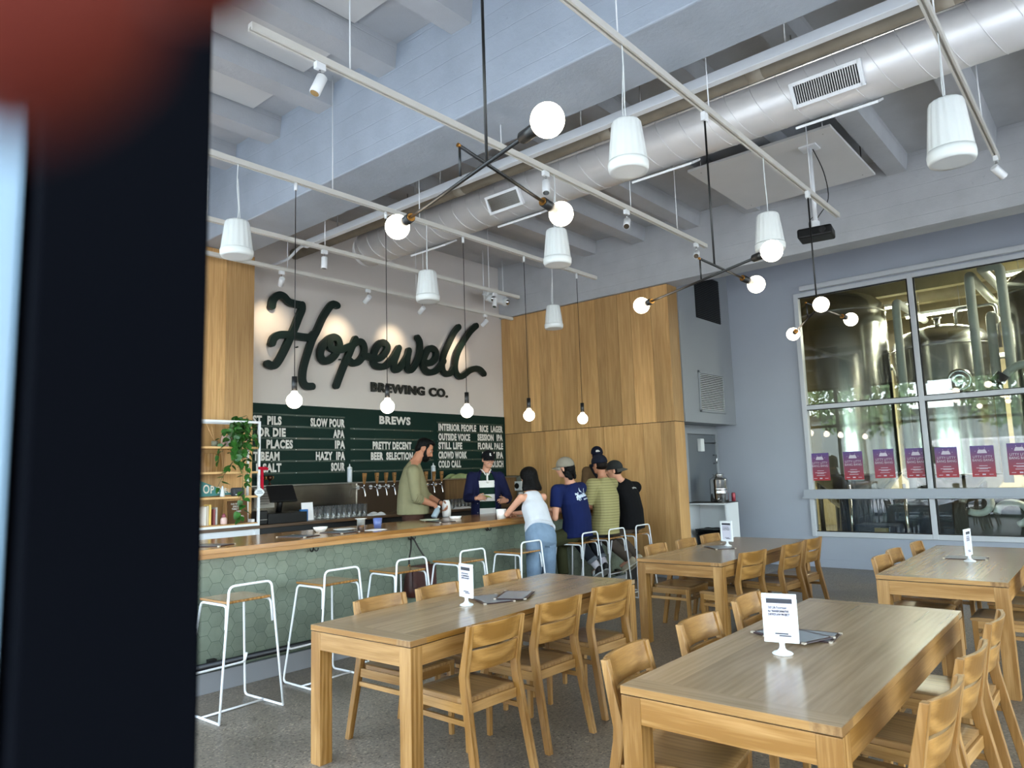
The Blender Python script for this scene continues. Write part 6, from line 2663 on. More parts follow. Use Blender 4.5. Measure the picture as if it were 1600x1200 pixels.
def face_parts(t, P, rot, s, brow, eye='#3a2a1e', lips='#9a5a50', smile=False, glasses=False):
    for sx in (-1, 1):
        m = MB()
        m.sph(P(0.033 * sx, 0.067, 0.008), (0.0125 * s, 0.0115 * s, 0.0075 * s), 14, 10, rot)
        e = m.build('eye', plain('eye_white', '#a79c94', 0.6), t)
        m = MB()
        m.sph(P(0.033 * sx, 0.0762, 0.008), (0.0065 * s, 0.0035 * s, 0.0065 * s), 12, 8, rot)
        m.build('iris', plain('iris', eye, 0.3), e)
    m = MB()
    for sx in (-1, 1):
        limb(m, [P(0.015 * sx, 0.091, 0.030), P(0.034 * sx, 0.083, 0.036), P(0.052 * sx, 0.066, 0.028)], [0.004, 0.0045, 0.003], 8)
    m.build('eyebrows', brow, t)
    m = MB()
    w = 0.028 if smile else 0.022
    limb(m, [P(-w, 0.079, -0.052 + (0.008 if smile else 0)), P(0, 0.096, -0.058), P(w, 0.079, -0.052 + (0.008 if smile else 0))], [0.004, 0.006, 0.004], 8)
    m.build('lips', plain('lips', lips, 0.5), t)
    if smile:
        m = MB()
        limb(m, [P(-0.02, 0.087, -0.052), P(0, 0.099, -0.0555), P(0.02, 0.087, -0.052)], [0.002, 0.0035, 0.002], 8)
        m.build('teeth', plain('teeth', '#e8e2d8', 0.3), t)
    if glasses:
        m = MB()
        for sx in (-1, 1):
            m.tube([P(0.034 * sx + 0.024 * math.cos(k * PI / 10), 0.094 - 0.01 * abs(math.cos(k * PI / 10)), 0.006 + 0.019 * math.sin(k * PI / 10)) for k in range(20)], 0.0016, 6, closed=True)
            m.tube([P(0.057 * sx, 0.085, 0.010), P(0.074 * sx, 0.05, 0.012), P(0.079 * sx, 0.0, 0.010)], 0.0016, 6)
        m.tube([P(-0.011, 0.096, 0.010), P(0, 0.099, 0.012), P(0.011, 0.096, 0.010)], 0.0016, 6)
        m.build('glasses', M['black_metal'], t)


def cap(t, P, rot, s, mat, mat2=None, back=False, emblem=None, tilt=0.0, panel=None):
    """dome with a rim, curved brim, button and the strap hole"""
    m = MB()
    sc = rot @ Matrix.Diagonal((0.086 * s, 0.104 * s, 0.092 * s))
    prof = [(math.cos(a), math.sin(a)) for a in [k * PI / 2 / 10 for k in range(11)]]
    prof[-1] = (0, 1)
    prof = [(1.0, -0.16)] + prof
    m.lathe(prof, P(0, -0.012, 0.034), 32, sc)
    m.sph(P(0, -0.012, 0.127), 0.006 * s, 10, 6)
    o = m.build('cap', mat, t)
    b = MB()
    sg = -1 if back else 1
    y0 = 0.075 if not back else 0.098
    top_, bot_ = [], []
    n = 14
    for i in range(n + 1):
        a = -1 + 2 * i / n
        ang = a * 1.15
        pin = P(0.084 * math.sin(ang), -0.012 + sg * 0.100 * math.cos(ang), 0.022)
        ln = 0.070 * math.cos(a * PI / 2) ** 0.6
        pout = P(0.084 * math.sin(ang) * 1.02, -0.012 + sg * (0.100 * math.cos(ang) + ln), 0.022 - 0.012 - 0.018 * (a * a) - (0.02 if back else 0.004))
        top_.append((pin, pout))
    for i in range(n):
        (a1, b1), (a2, b2) = top_[i], top_[i + 1]
        upv = (P(0, 0, 1) - P(0, 0, 0)).normalized() * 0.004
        vs = [b.bm.verts.new(q) for q in (a1, b1, b2, a2, a1 - upv, b1 - upv, b2 - upv, a2 - upv)]
        for f in ((0, 1, 2, 3), (7, 6, 5, 4), (1, 5, 6, 2), (0, 4, 5, 1), (3, 2, 6, 7)):
            b.bm.faces.new([vs[k] for k in f])
    bmesh.ops.remove_doubles(b.bm, verts=b.bm.verts, dist=1e-5)
    bmesh.ops.recalc_face_normals(b.bm, faces=b.bm.faces)
    for f in b.bm.faces:
        f.smooth = True
    b.build('brim', mat2 or mat, o)
    return o


def shoe(t, ankle, toe, mat, sole=None, stripes=None, name='shoe'):
    a, q = V(ankle), V(toe)
    d = (q - a)
    d.normalize()
    r, f, u = frame3(d)
    rot = Matrix((r, f, u)).transposed()
    m = MB()
    c = a + f * 0.065 - u * 0.045
    m.sph(c, (0.044, 0.125, 0.040), 18, 12, rot)
    m.sph(a - u * 0.03 - f * 0.01, (0.042, 0.055, 0.055), 16, 10, rot)
    m.sph(c + f * 0.06 - u * 0.006, (0.046, 0.065, 0.032), 16, 10, rot)
    o = remeshed(m, name, mat, t, 0.008, 3)
    if sole:
        m = MB()
        ring = []
        for k in range(24):
            an = k * 2 * PI / 24
            ring.append(c + f * 0.132 * math.sin(an) + r * (0.047 + 0.006 * math.sin(an)) * math.cos(an))
        m.loft([[p - u * 0.045 for p in ring], [p - u * 0.028 for p in ring]])
        m.build('sole', sole, o)
    if stripes:
        m = MB()
        for sx in (-1, 1):
            for k in range(3):
                p = c + f * (0.0 - 0.026 * k + 0.02) + r * 0.0455 * sx
                m.box(p + u * 0.004, (0.006, 0.011, 0.055), rot @ Matrix.Rotation(0.5, 3, 'X'))
        m.build('stripe', stripes, o)


def person(label, J, skin, floor=0.0, s=1.0, female=False):
    """J: joints. builds the continuous body; clothes are added by the caller through the returned kit"""
    t = thing('person', label, 'person', (J['pelvis'][0], J['pelvis'][1], floor))
    inv = V((J['pelvis'][0], J['pelvis'][1], floor))
    K = {k: ([V(p) - inv for p in v] if isinstance(v, list) else V(v) - inv) for k, v in J.items() if k not in ('face', 'hf', 'hands')}
    K['face'], K['hf'], K['hands'] = J['face'], J['hf'], J['hands']
    mb = MB()
    k = 0.86 if female else 1.0
    sp = K['spine']
    torso(mb, sp, K['face'], [(0.13 * s, 0.095 * s), (0.155 * s * (1.02 if female else 1), 0.108 * s), (0.128 * k * s, 0.088 * s), (0.15 * k * s, 0.10 * s), (0.15 * k * s, 0.085 * s), (0.062 * s, 0.058 * s)])
    head, f = K['head'], K['hf']
    uvec = (K['head'] - sp[-1]).normalized() * 0.5 + V((0, 0, 1))
    P, rot = head_geo(mb, head, f, uvec, s)
    nb = sp[-1] - (sp[-1] - sp[-2]).normalized() * 0.02
    limb(mb, [nb, (nb + P(0, -0.02, -0.06)) / 2, P(0, -0.02, -0.05)], [0.060 * k * s, 0.053 * k * s, 0.053 * k * s], 16)
    for S_ in ('L', 'R'):
        sh, el, wr = K['sh' + S_], K['el' + S_], K['wr' + S_]
        mid = sh * 0.5 + el * 0.5
        limb(mb, [sp[-2] * 0.4 + sh * 0.6, sh, mid, el, el * 0.7 + wr * 0.3, wr], [0.055 * k * s, 0.056 * k * s, 0.046 * k * s, 0.038 * k * s, 0.040 * k * s, 0.026 * k * s])
        hd, hn, hc = K['hands'][S_]
        hand(mb, wr, hd, hn, S_ == 'R', hc, 0.98 * s)
        hp, kn, an, to = K['hip' + S_], K['kn' + S_], K['an' + S_], K['to' + S_]
        limb(mb, [hp, hp * 0.5 + kn * 0.5, kn, kn * 0.65 + an * 0.35, an], [0.078 * s, 0.068 * s, 0.050 * s, 0.048 * s, 0.034 * s])
        limb(mb, [an, an * 0.5 + to * 0.5 - V((0, 0, 0.01)), to], [0.034, 0.032, 0.025], 10)
    remeshed(mb, 'body', skin, t, 0.0072, 3)
    return t, K, P, rot


def tee(t, K, mat, s=1.0, sleeve=0.62, loose=0.02, hem=None, long_=False, name='shirt', extra=None, female=False, drop=0.0):
    mb = MB()
    sp = list(K['spine'])
    if hem is not None:
        sp[0] = hem
    w = [(0.185 * s + loose, 0.135 * s + loose), (0.180 * s + loose, 0.132 * s + loose), (0.168 * s + loose, 0.122 * s + loose), (0.178 * s + loose * 0.7, 0.122 * s + loose * 0.7), (0.162 * s, 0.098 * s), (0.074 * s, 0.070 * s)]
    if extra:
        w = extra
    pts = list(sp)
    top = sp[-1] - (sp[-1] - sp[-2]).normalized() * 0.012
    pts[-1] = top
    torso(mb, pts, K['face'], w)
    for S_ in ('L', 'R'):
        sh, el, wr = K['sh' + S_], K['el' + S_], K['wr' + S_]
        a = sp[-2] * 0.35 + sh * 0.65
        if long_:
            q = el * (1 - sleeve) + wr * sleeve
            limb(mb, [a, sh, sh * 0.5 + el * 0.5, el], [0.075 * s, 0.076 * s, 0.066 * s, 0.056 * s])
            mb.tube([el, el * 0.5 + q * 0.5, q], 1, 16, radii=[0.056 * s, 0.052 * s, 0.044 * s])
        else:
            q = sh * (1 - sleeve) + el * sleeve
            limb(mb, [a, sh], [0.074 * s, 0.075 * s])
            mb.tube([sh, sh * 0.5 + q * 0.5, q], 1, 16, radii=[0.075 * s, 0.073 * s, 0.070 * s])
    o = remeshed(mb, name, mat, t, 0.009, 5)
    return o


def trousers(t, K, mat, s=1.0, length=0.93, loose=0.012, name='trousers', flare=0.0, rise=0.45):
    mb = MB()
    sp = K['spine']
    torso(mb, [sp[0] - (sp[1] - sp[0]) * 0.4, sp[0], sp[1], sp[1].lerp(sp[2], rise)], K['face'], [(0.12 * s, 0.10 * s), (0.165 * s + loose, 0.122 * s + loose), (0.170 * s + loose, 0.122 * s + loose), (0.150 * s + loose, 0.108 * s + loose)])
    for S_ in ('L', 'R'):
        hp, kn, an = K['hip' + S_], K['kn' + S_], K['an' + S_]
        e = kn * (1 - length) + an * length
        limb(mb, [hp, hp * 0.5 + kn * 0.5, kn], [0.094 * s + loose, 0.082 * s + loose, 0.064 * s + loose])
        mb.tube([kn, kn * 0.5 + e * 0.5, e], 1, 16, radii=[0.064 * s + loose, 0.060 * s + loose + flare * 0.5, 0.054 * s + loose + flare])
    return remeshed(mb, name, mat, t, 0.009, 5)


def stand_joints(base, face, floor, H, lean=(0, 0), spread=0.10, head=None, hf=None):
    """default standing joints for a person of height H"""
    f = V((face[0], face[1], 0)).normalized()
    r = f.cross(V((0, 0, 1)))
    b = V((base[0], base[1], floor))
    k = H / 1.75
    J = {'face': f, 'pelvis': b + V((0, 0, 0.93 * k))}
    ln = V((lean[0], lean[1], 0))
    J['spine'] = [b + V((0, 0, 0.86 * k)), b + V((0, 0, 0.95 * k)), b + ln * 0.3 + V((0, 0, 1.10 * k)), b + ln * 0.65 + V((0, 0, 1.28 * k)), b + ln * 0.9 + V((0, 0, 1.42 * k)), b + ln + V((0, 0, 1.49 * k))]
    J['head'] = V(head) if head else b + ln * 1.1 + f * 0.02 + V((0, 0, 1.62 * k))
    J['hf'] = V(hf) if hf else f
    for S_, sg in (('L', -1), ('R', 1)):
        J['sh' + S_] = b + ln * 0.9 + r * sg * 0.178 * k + V((0, 0, 1.405 * k))
        J['hip' + S_] = b + r * sg * 0.085 * k + V((0, 0, 0.88 * k))
        J['kn' + S_] = b + r * sg * spread + f * 0.02 + V((0, 0, 0.49 * k))
        J['an' + S_] = b + r * sg * spread + V((0, 0, 0.09))
        J['to' + S_] = b + r * sg * (spread + 0.02) + f * 0.15 + V((0, 0, 0.035))
    return J


def bartender_olive():
    f = V((0.74, -0.67, 0)).normalized()
    J = stand_joints((5.86, 6.68), f, 0.17, 1.87, (0.0, 0.0))
    J['head'] = V((6.005, 6.62, 1.925))
    J['hf'] = V((0.74, -0.67, -0.55))
    J['spine'][-1] = V((5.88, 6.66, 1.775))
    J['spine'][-2] = V((5.85, 6.66, 1.69))
    r = f.cross(V((0, 0, 1)))
    J['shR'], J['shL'] = V((5.73, 6.52, 1.655)), V((5.99, 6.80, 1.66))
    J['elR'], J['wrR'] = V((5.72, 6.46, 1.345)), V((5.95, 6.40, 1.255))
    J['elL'], J['wrL'] = V((6.10, 6.72, 1.36)), V((6.13, 6.47, 1.265))
    J['hands'] = {'R': (V((0.5, -0.05, -0.55)), V((-0.1, 0.6, -0.4)), 0.7), 'L': (V((0.1, -0.6, -0.4)), V((-0.6, -0.3, -0.3)), 0.7)}
    t, K, P, rot = person('bearded person in an olive shirt with pushed up sleeves standing behind the bar', J, M['skin_tan'], 0.17, 1.12)
    hem = K['spine'][0] + V((0, 0, 0.06))
    ol = cloth('olive_shirt', '#7d795c', 0.08)
    sp0 = K['spine']
    tee(t, K, ol, 1.05, 0.35, 0.03, hem, True, 'shirt', extra=[(0.215, 0.20), (0.212, 0.198), (0.208, 0.19), (0.20, 0.165), (0.168, 0.115), (0.075, 0.072)])
    m = MB()
    for k in range(5):   # rucked sleeve folds
        q = K['elR'].lerp(K['wrR'], -0.10 + 0.09 * k)
        d = (K['wrR'] - K['elR']).normalized()
        a = d.cross(V((0, 0, 1))).normalized()
        b = d.cross(a)
        m.tube([q + (a * math.cos(j * PI / 8) + b * math.sin(j * PI / 8)) * (0.060 - 0.002 * k) for j in range(16)], 0.008, 8, closed=True)
    m.build('sleeve_fold', ol, t)
    trousers(t, K, cloth('dark_brown_trousers', '#3f2a22'), 1.05)
    hb = M['hair']
    m = MB()
    m.sph(P(0, -0.026, 0.046), (0.089, 0.098, 0.088), 24, 14, rot)
    m.sph(P(0, 0.022, 0.098), (0.066, 0.068, 0.034), 18, 10, rot)
    m.sph(P(0, -0.062, -0.005), (0.074, 0.052, 0.072), 18, 10, rot)
    for sx in (-1, 1):
        limb(m, [P(0.074 * sx, 0.020, 0.045), P(0.072 * sx, 0.016, 0.0)], [0.014, 0.010], 8)
    remeshed(m, 'hair', hb, t, 0.008, 2)
    m = MB()
    m.sph(P(0, 0.046, -0.084), (0.056, 0.060, 0.047), 20, 12, rot)
    for sx in (-1, 1):
        limb(m, [P(0.068 * sx, 0.014, 0.0), P(0.063 * sx, 0.027, -0.05), P(0.034 * sx, 0.064, -0.085)], [0.012, 0.022, 0.025], 10)
        limb(m, [P(0.028 * sx, 0.082, -0.058), P(0.004 * sx, 0.098, -0.042)], [0.012, 0.010], 8)
    remeshed(m, 'beard', hb, t, 0.007, 2)
    face_parts(t, P, rot, 1.1, hb)
    for S_ in ('L', 'R'):
        shoe(t, K['an' + S_], K['to' + S_], M['black_plastic'])
    w = MB()
    d = (K['wrL'] - K['elL']).normalized()
    a = d.cross(V((0, 0, 1))).normalized()
    b = d.cross(a)
    q = K['wrL'] - d * 0.02
    w.tube([q + (a * math.cos(j * PI / 8) + b * math.sin(j * PI / 8)) * 0.031 for j in range(16)], 0.006, 8, closed=True)
    w.build('watch_strap', M['black_plastic'], t)


bartender_olive()
bt = thing('spray_bottle', 'grey blue bottle tipped over in the hand of the olive shirted man', 'bottle', (5.90, 6.36, 1.112))
dv = V((0.62, 0.05, 0.78)).normalized()
qr = dv.to_track_quat('Z', 'Y').to_matrix()
m = MB()
m.lathe([(0, 0), (0.034, 0), (0.036, 0.006), (0.036, 0.105), (0.018, 0.128), (0.016, 0.14), (0, 0.14)], seg=24, mat=qr)
m.build('body', plain('grey_blue_plastic', '#93a3ac', 0.35), bt)
m = MB()
m.lathe([(0.0, 0.14), (0.0175, 0.14), (0.0175, 0.158), (0, 0.158)], seg=20, mat=qr)
m.build('cap', M['white_plastic'], bt)
tw = MB()
rr = random.Random(6)
rings = []
for z, w_, d_ in ((0.0, 0.045, 0.018), (0.06, 0.05, 0.022), (0.12, 0.048, 0.024), (0.17, 0.04, 0.026), (0.20, 0.03, 0.022)):
    rings.append([(w_ * math.cos(k * PI / 12) * (1 + 0.15 * math.sin(5 * k * PI / 12)), d_ * math.sin(k * PI / 12) * (1 + 0.2 * math.cos(4 * k * PI / 12)) + 0.01 * z, z) for k in range(24)])
tw.loft(rings)
o = tw.build('hand_towel', wcloth)
o.location = (6.14, 6.39, 1.102)
o.rotation_euler = (0, 0, -0.6)
tag(o, 'white cloth held in the hands of the olive shirted man', 'towel')


def bartender_navy():
    f = V((-0.62, -0.78, 0)).normalized()
    J = stand_joints((7.07, 6.60), f, 0.17, 1.72)
    J['head'] = V((7.075, 6.545, 1.792))
    J['hf'] = V((-0.50, -0.87, -0.10))
    J['spine'][-1] = V((7.065, 6.585, 1.645))
    J['shR'], J['shL'] = V((6.915, 6.70, 1.565)), V((7.205, 6.47, 1.555))
    J['elR'], J['wrR'] = V((6.80, 6.68, 1.30)), V((6.76, 6.47, 1.295))
    J['elL'], J['wrL'] = V((7.33, 6.44, 1.27)), V((7.19, 6.34, 1.245))
    J['hands'] = {'R': (V((0.3, -0.55, 0.1)), V((0.5, 0.4, -0.3)), 0.55), 'L': (V((-0.85, -0.1, 0.05)), V((0.1, 0.6, -0.2)), 0.5)}
    t, K, P, rot = person('smiling person in a navy jacket, striped rugby shirt, glasses and black cap behind the bar', J, M['skin'], 0.17, 0.99)
    # rugby shirt: broad bands dyed into the cloth (height above the person's own origin)
    rug = banded('rugby_shirt_bands', 'Z', [(0.60, '#e2e0da'), (0.985, '#0d2a20'), (1.075, '#e2e0da'), (1.165, '#0d2a20'), (1.255, '#e2e0da'), (1.345, '#0d2a20'), (1.60, '#0d2a20')])
    hem = K['spine'][0] + V((0, 0, -0.02))
    o = tee(t, K, rug, 0.97, 0.5, 0.006, hem)
    cl = MB()
    nb = K['spine'][-1]
    r, ff, u = frame3(f)
    for sg in (-1, 1):
        cl.loft([[nb + r * sg * (x + dx) + ff * y + V((0, 0, z)) for dx, z in ((0, zz), (0.012, zz - 0.006), (0.012, zz - 0.012), (0, zz - 0.008))] for x, y, zz in ((0.065, -0.02, 0.03), (0.055, 0.045, 0.02), (0.03, 0.085, -0.015), (0.012, 0.098, -0.05))])
    cl.tube([nb + ff * 0.101 + V((0, 0, -0.03)), nb + ff * 0.110 + V((0, 0, -0.10)), nb + ff * 0.126 + V((0, 0, -0.16))], 0.012, 8)
    cl.build('collar', plain('white_collar', '#e6e4df', 0.8), t)
    # open jacket
    navy = cloth('navy_jacket', '#191c3a', 0.12)
    jk = MB()
    sp = list(K['spine'])
    sp[0] = sp[0] - V((0, 0, 0.10))
    W = [(0.215, 0.165), (0.205, 0.158), (0.195, 0.152), (0.195, 0.148), (0.170, 0.110), (0.085, 0.082)]
    for sg in (-1, 1):
        rings = []
        for i, (p, (hw, hd)) in enumerate(zip(sp, W)):
            ring_o, ring_i = [], []
            a0 = PI / 2 - (0.50 + (0.0 if i < 4 else 0.18))
            for k in range(13):
                a = a0 + (-PI / 2 - 0.02 - a0) * k / 12
                c, s_ = math.cos(a), math.sin(a)
                ring_o.append(p + r * sg * hw * abs(c) ** 0.8 * (1 if c >= 0 else -1) + ff * hd * math.copysign(abs(s_) ** 0.8, s_))
                ring_i.append(p + r * sg * (hw - 0.022) * abs(c) ** 0.8 * (1 if c >= 0 else -1) + ff * (hd - 0.022) * math.copysign(abs(s_) ** 0.8, s_))
            rings.append(ring_o + ring_i[::-1])
        jk.loft(rings)
    for S_ in ('L', 'R'):
        sh, el, wr = K['sh' + S_], K['el' + S_], K['wr' + S_]
        limb(jk, [sp[-2] * 0.3 + sh * 0.7, sh, sh * 0.5 + el * 0.5, el], [0.074, 0.078, 0.070, 0.062])
        jk.tube([el, el * 0.5 + wr * 0.5, el * 0.1 + wr * 0.9], 1, 16, radii=[0.062, 0.056, 0.046])
    for sg in (-1, 1):
        limb(jk, [nb + r * sg * 0.075 - ff * 0.03 + V((0, 0, 0.0)), nb + r * sg * 0.085 + ff * 0.05 - V((0, 0, 0.03)), nb + r * sg * 0.11 + ff * 0.11 - V((0, 0, 0.12))], [0.014, 0.016, 0.012], 8)
    limb(jk, [nb - r * 0.075 - ff * 0.03, nb - ff * 0.075 + V((0, 0, 0.01)), nb + r * 0.075 - ff * 0.03], [0.014, 0.015, 0.014], 8)
    remeshed(jk, 'jacket', navy, t, 0.009, 3)
    bn = MB()
    for k in range(3):
        q = K['spine'][1] + r * 0.135 + ff * 0.155 + V((0, 0, -0.12 + 0.12 * k))
        bn.sph(q, 0.008, 10, 6)
    bn.build('button', M['steel'], t)
    trousers(t, K, cloth('dark_jeans', '#1d2230'), 0.97)
    m = MB()
    m.sph(P(0, -0.03, 0.02), (0.078, 0.085, 0.075), 22, 12, rot)
    remeshed(m, 'hair', M['hair_brown'], t, 0.008, 2)
    cp = cap(t, P, rot, 1.02, cloth('black_cap', '#121316', 0.05))
    m = MB()
    m.box(P(0.005, 0.088, 0.075), (0.014, 0.012, 0.034), rot @ Matrix.Rotation(0.3, 3, 'X'))
    m.box(P(-0.004, 0.090, 0.062), (0.018, 0.010, 0.008), rot @ Matrix.Rotation(0.3, 3, 'X'))
    m.build('cap_emblem', M['letter'], cp)
    face_parts(t, P, rot, 0.99, M['hair_brown'], smile=True, glasses=True)
    for S_ in ('L', 'R'):
        shoe(t, K['an' + S_], K['to' + S_], M['black_plastic'])


bartender_navy()
m = MB()
m.box((0, 0, 0), (0.15, 0.05, 0.006), Euler((0.5, 0.12, 0.25)).to_matrix())
o = m.build('green_card', plain('lime_green_card', '#94a94a', 0.6), bevel=0.002)
o.location = (6.85, 6.36, 1.315)
tag(o, 'lime green card in the hand of the person in the navy jacket', 'card')
m = MB()
m.prism([(-0.11, -0.02), (-0.02, 0.03), (0.10, 0.055), (0.12, 0.02), (0.03, -0.01), (0.0, -0.075), (-0.035, -0.03)], 'y', -0.002, 0.002)
o = m.build('folded_leaflet', plain('brown_leaflet', '#54432c', 0.6))
o.location = (7.03, 6.31, 1.245)
o.rotation_euler = (0.35, 0, 0.7)
tag(o, 'folded brown and white leaflet held out by the person in the navy jacket', 'leaflet')


def sit_joints(seat, face, head, hf, neck, chest, shL, shR, kn=None, an=None, stool_z=0.782):
    f = V((face[0], face[1], 0)).normalized()
    r = f.cross(V((0, 0, 1)))
    b = V((seat[0], seat[1], 0))
    pel = b + V((0, 0, stool_z + 0.10))
    chest, neck = V(chest), V(neck)
    J = {'face': f, 'pelvis': pel, 'head': V(head), 'hf': V(hf)}
    p1 = b + V((0, 0, stool_z + 0.125))
    J['spine'] = [b + V((0, 0, stool_z + 0.055)), p1, p1.lerp(chest, 0.45) - f * 0.02, chest, chest.lerp(neck, 0.62), neck]
    J['shL'], J['shR'] = V(shL), V(shR)
    for S_, sg in (('L', -1), ('R', 1)):
        J['hip' + S_] = b + r * sg * 0.09 + f * 0.02 + V((0, 0, stool_z + 0.085))
        J['kn' + S_] = b + r * sg * 0.15 + f * 0.32 + V((0, 0, stool_z - 0.05))
        J['an' + S_] = b + r * sg * 0.12 + f * 0.18 + V((0, 0, 0.38))
        J['to' + S_] = J['an' + S_] + f * 0.14 - V((0, 0, 0.05))
    return J


BAR_HANDS = {'R': (V((-0.6, 0.5, -0.02)), V((0, 0, -1)), 0.35), 'L': (V((0.6, 0.5, -0.02)), V((0, 0, -1)), 0.35)}


def woman():
    f = V((0.25, 0.97, 0)).normalized()
    J = stand_joints((6.22, 5.0), f, 0.0, 1.66, (0.10, 0.20))
    J['face'] = f
    J['spine'] = [V((6.22, 5.00, 0.82)), V((6.24, 5.02, 0.91)), V((6.28, 5.08, 1.05)), V((6.33, 5.17, 1.21)), V((6.36, 5.225, 1.325)), V((6.375, 5.26, 1.40))]
    J['head'] = V((6.405, 5.31, 1.545))
    J['hf'] = V((0.15, 0.97, -0.12))
    J['shL'], J['shR'] = V((6.205, 5.255, 1.325)), V((6.52, 5.19, 1.32))
    J['elL'], J['wrL'] = V((6.165, 5.44, 1.142)), V((6.37, 5.56, 1.132))
    J['elR'], J['wrR'] = V((6.62, 5.43, 1.142)), V((6.50, 5.60, 1.132))
    J['hands'] = BAR_HANDS
    t, K, P, rot = person('person with black shoulder length hair, white tank top and jeans leaning on the bar', J, M['skin'], 0.0, 0.93, True)
    tk = cloth('white_tank_top', '#c3c6cb', 0.04)
    mb = MB()
    sp = K['spine']
    torso(mb, [sp[1] + V((0, 0, 0.06)), sp[1].lerp(sp[2], 0.72), sp[2] + V((0, 0, 0.02)), sp[3], sp[3].lerp(sp[4], 0.35)], K['face'], [(0.176, 0.134), (0.168, 0.128), (0.150, 0.116), (0.152, 0.112), (0.134, 0.104)])
    r, ff, u = frame3(f)
    # racer back and straps
    torso(mb, [sp[3], sp[3].lerp(sp[4], 0.6), sp[4], sp[4].lerp(sp[5], 0.6)], K['face'], [(0.138, 0.106), (0.120, 0.098), (0.112, 0.090), (0.092, 0.070)])
    remeshed(mb, 'tank_top', tk, t, 0.008, 4)
    jn = plain('washed_blue_jeans', '#6c7f92', 0.9, spec=0.15, bump=0.3, bscale=30, var=0.28, vscale=5)
    trousers(t, K, jn, 0.97, 0.99, 0.014, 'jeans', 0.035, 0.85)
    m = MB()
    back = sp[1] - ff * 0.128
    for sg in (-1, 1):
        c = K['hip' + ('R' if sg > 0 else 'L')] - ff * 0.098 + V((0, 0, 0.005)) - r * sg * 0.004
        m.box(c, (0.085, 0.012, 0.105), Matrix((r, ff, V((0, 0, 1)))).transposed())
    m.build('back_pocket', jn, t, bevel=0.004)
    m = MB()
    m.box(sp[1].lerp(sp[2], 0.62) - ff * 0.112 + r * 0.085, (0.055, 0.012, 0.042), Matrix((r, ff, V((0, 0, 1)))).transposed() @ Matrix.Rotation(0.25, 3, 'Z'))
    m.build('leather_patch', plain('brown_patch', '#6d3f28', 0.6), t)
    hm = MB()
    hm.sph(P(0, -0.018, 0.040), (0.100, 0.108, 0.090), 24, 14, rot)
    rings = []
    for z, w_, d_, yo in ((0.03, 0.106, 0.096, -0.03), (-0.03, 0.114, 0.092, -0.036), (-0.09, 0.136, 0.094, -0.044), (-0.135, 0.150, 0.094, -0.050), (-0.168, 0.142, 0.084, -0.052)):
        ring = []
        for k in range(40):
            a = k * 2 * PI / 40
            wob = 1 + 0.035 * math.sin(a * 9 + z * 20) + 0.02 * math.sin(a * 17)
            ring.append(P(w_ * math.cos(a) * wob, yo + d_ * math.sin(a) * wob * (0.55 if math.sin(a) > 0 else 1), z))
        rings.append(ring)
    hm.loft(rings)
    remeshed(hm, 'hair', M['hair'], t, 0.007, 2)
    for S_ in ('L', 'R'):
        shoe(t, K['an' + S_], K['to' + S_], plain('white_shoe', '#d5d2cc', 0.6), M['white_plastic'])


woman()


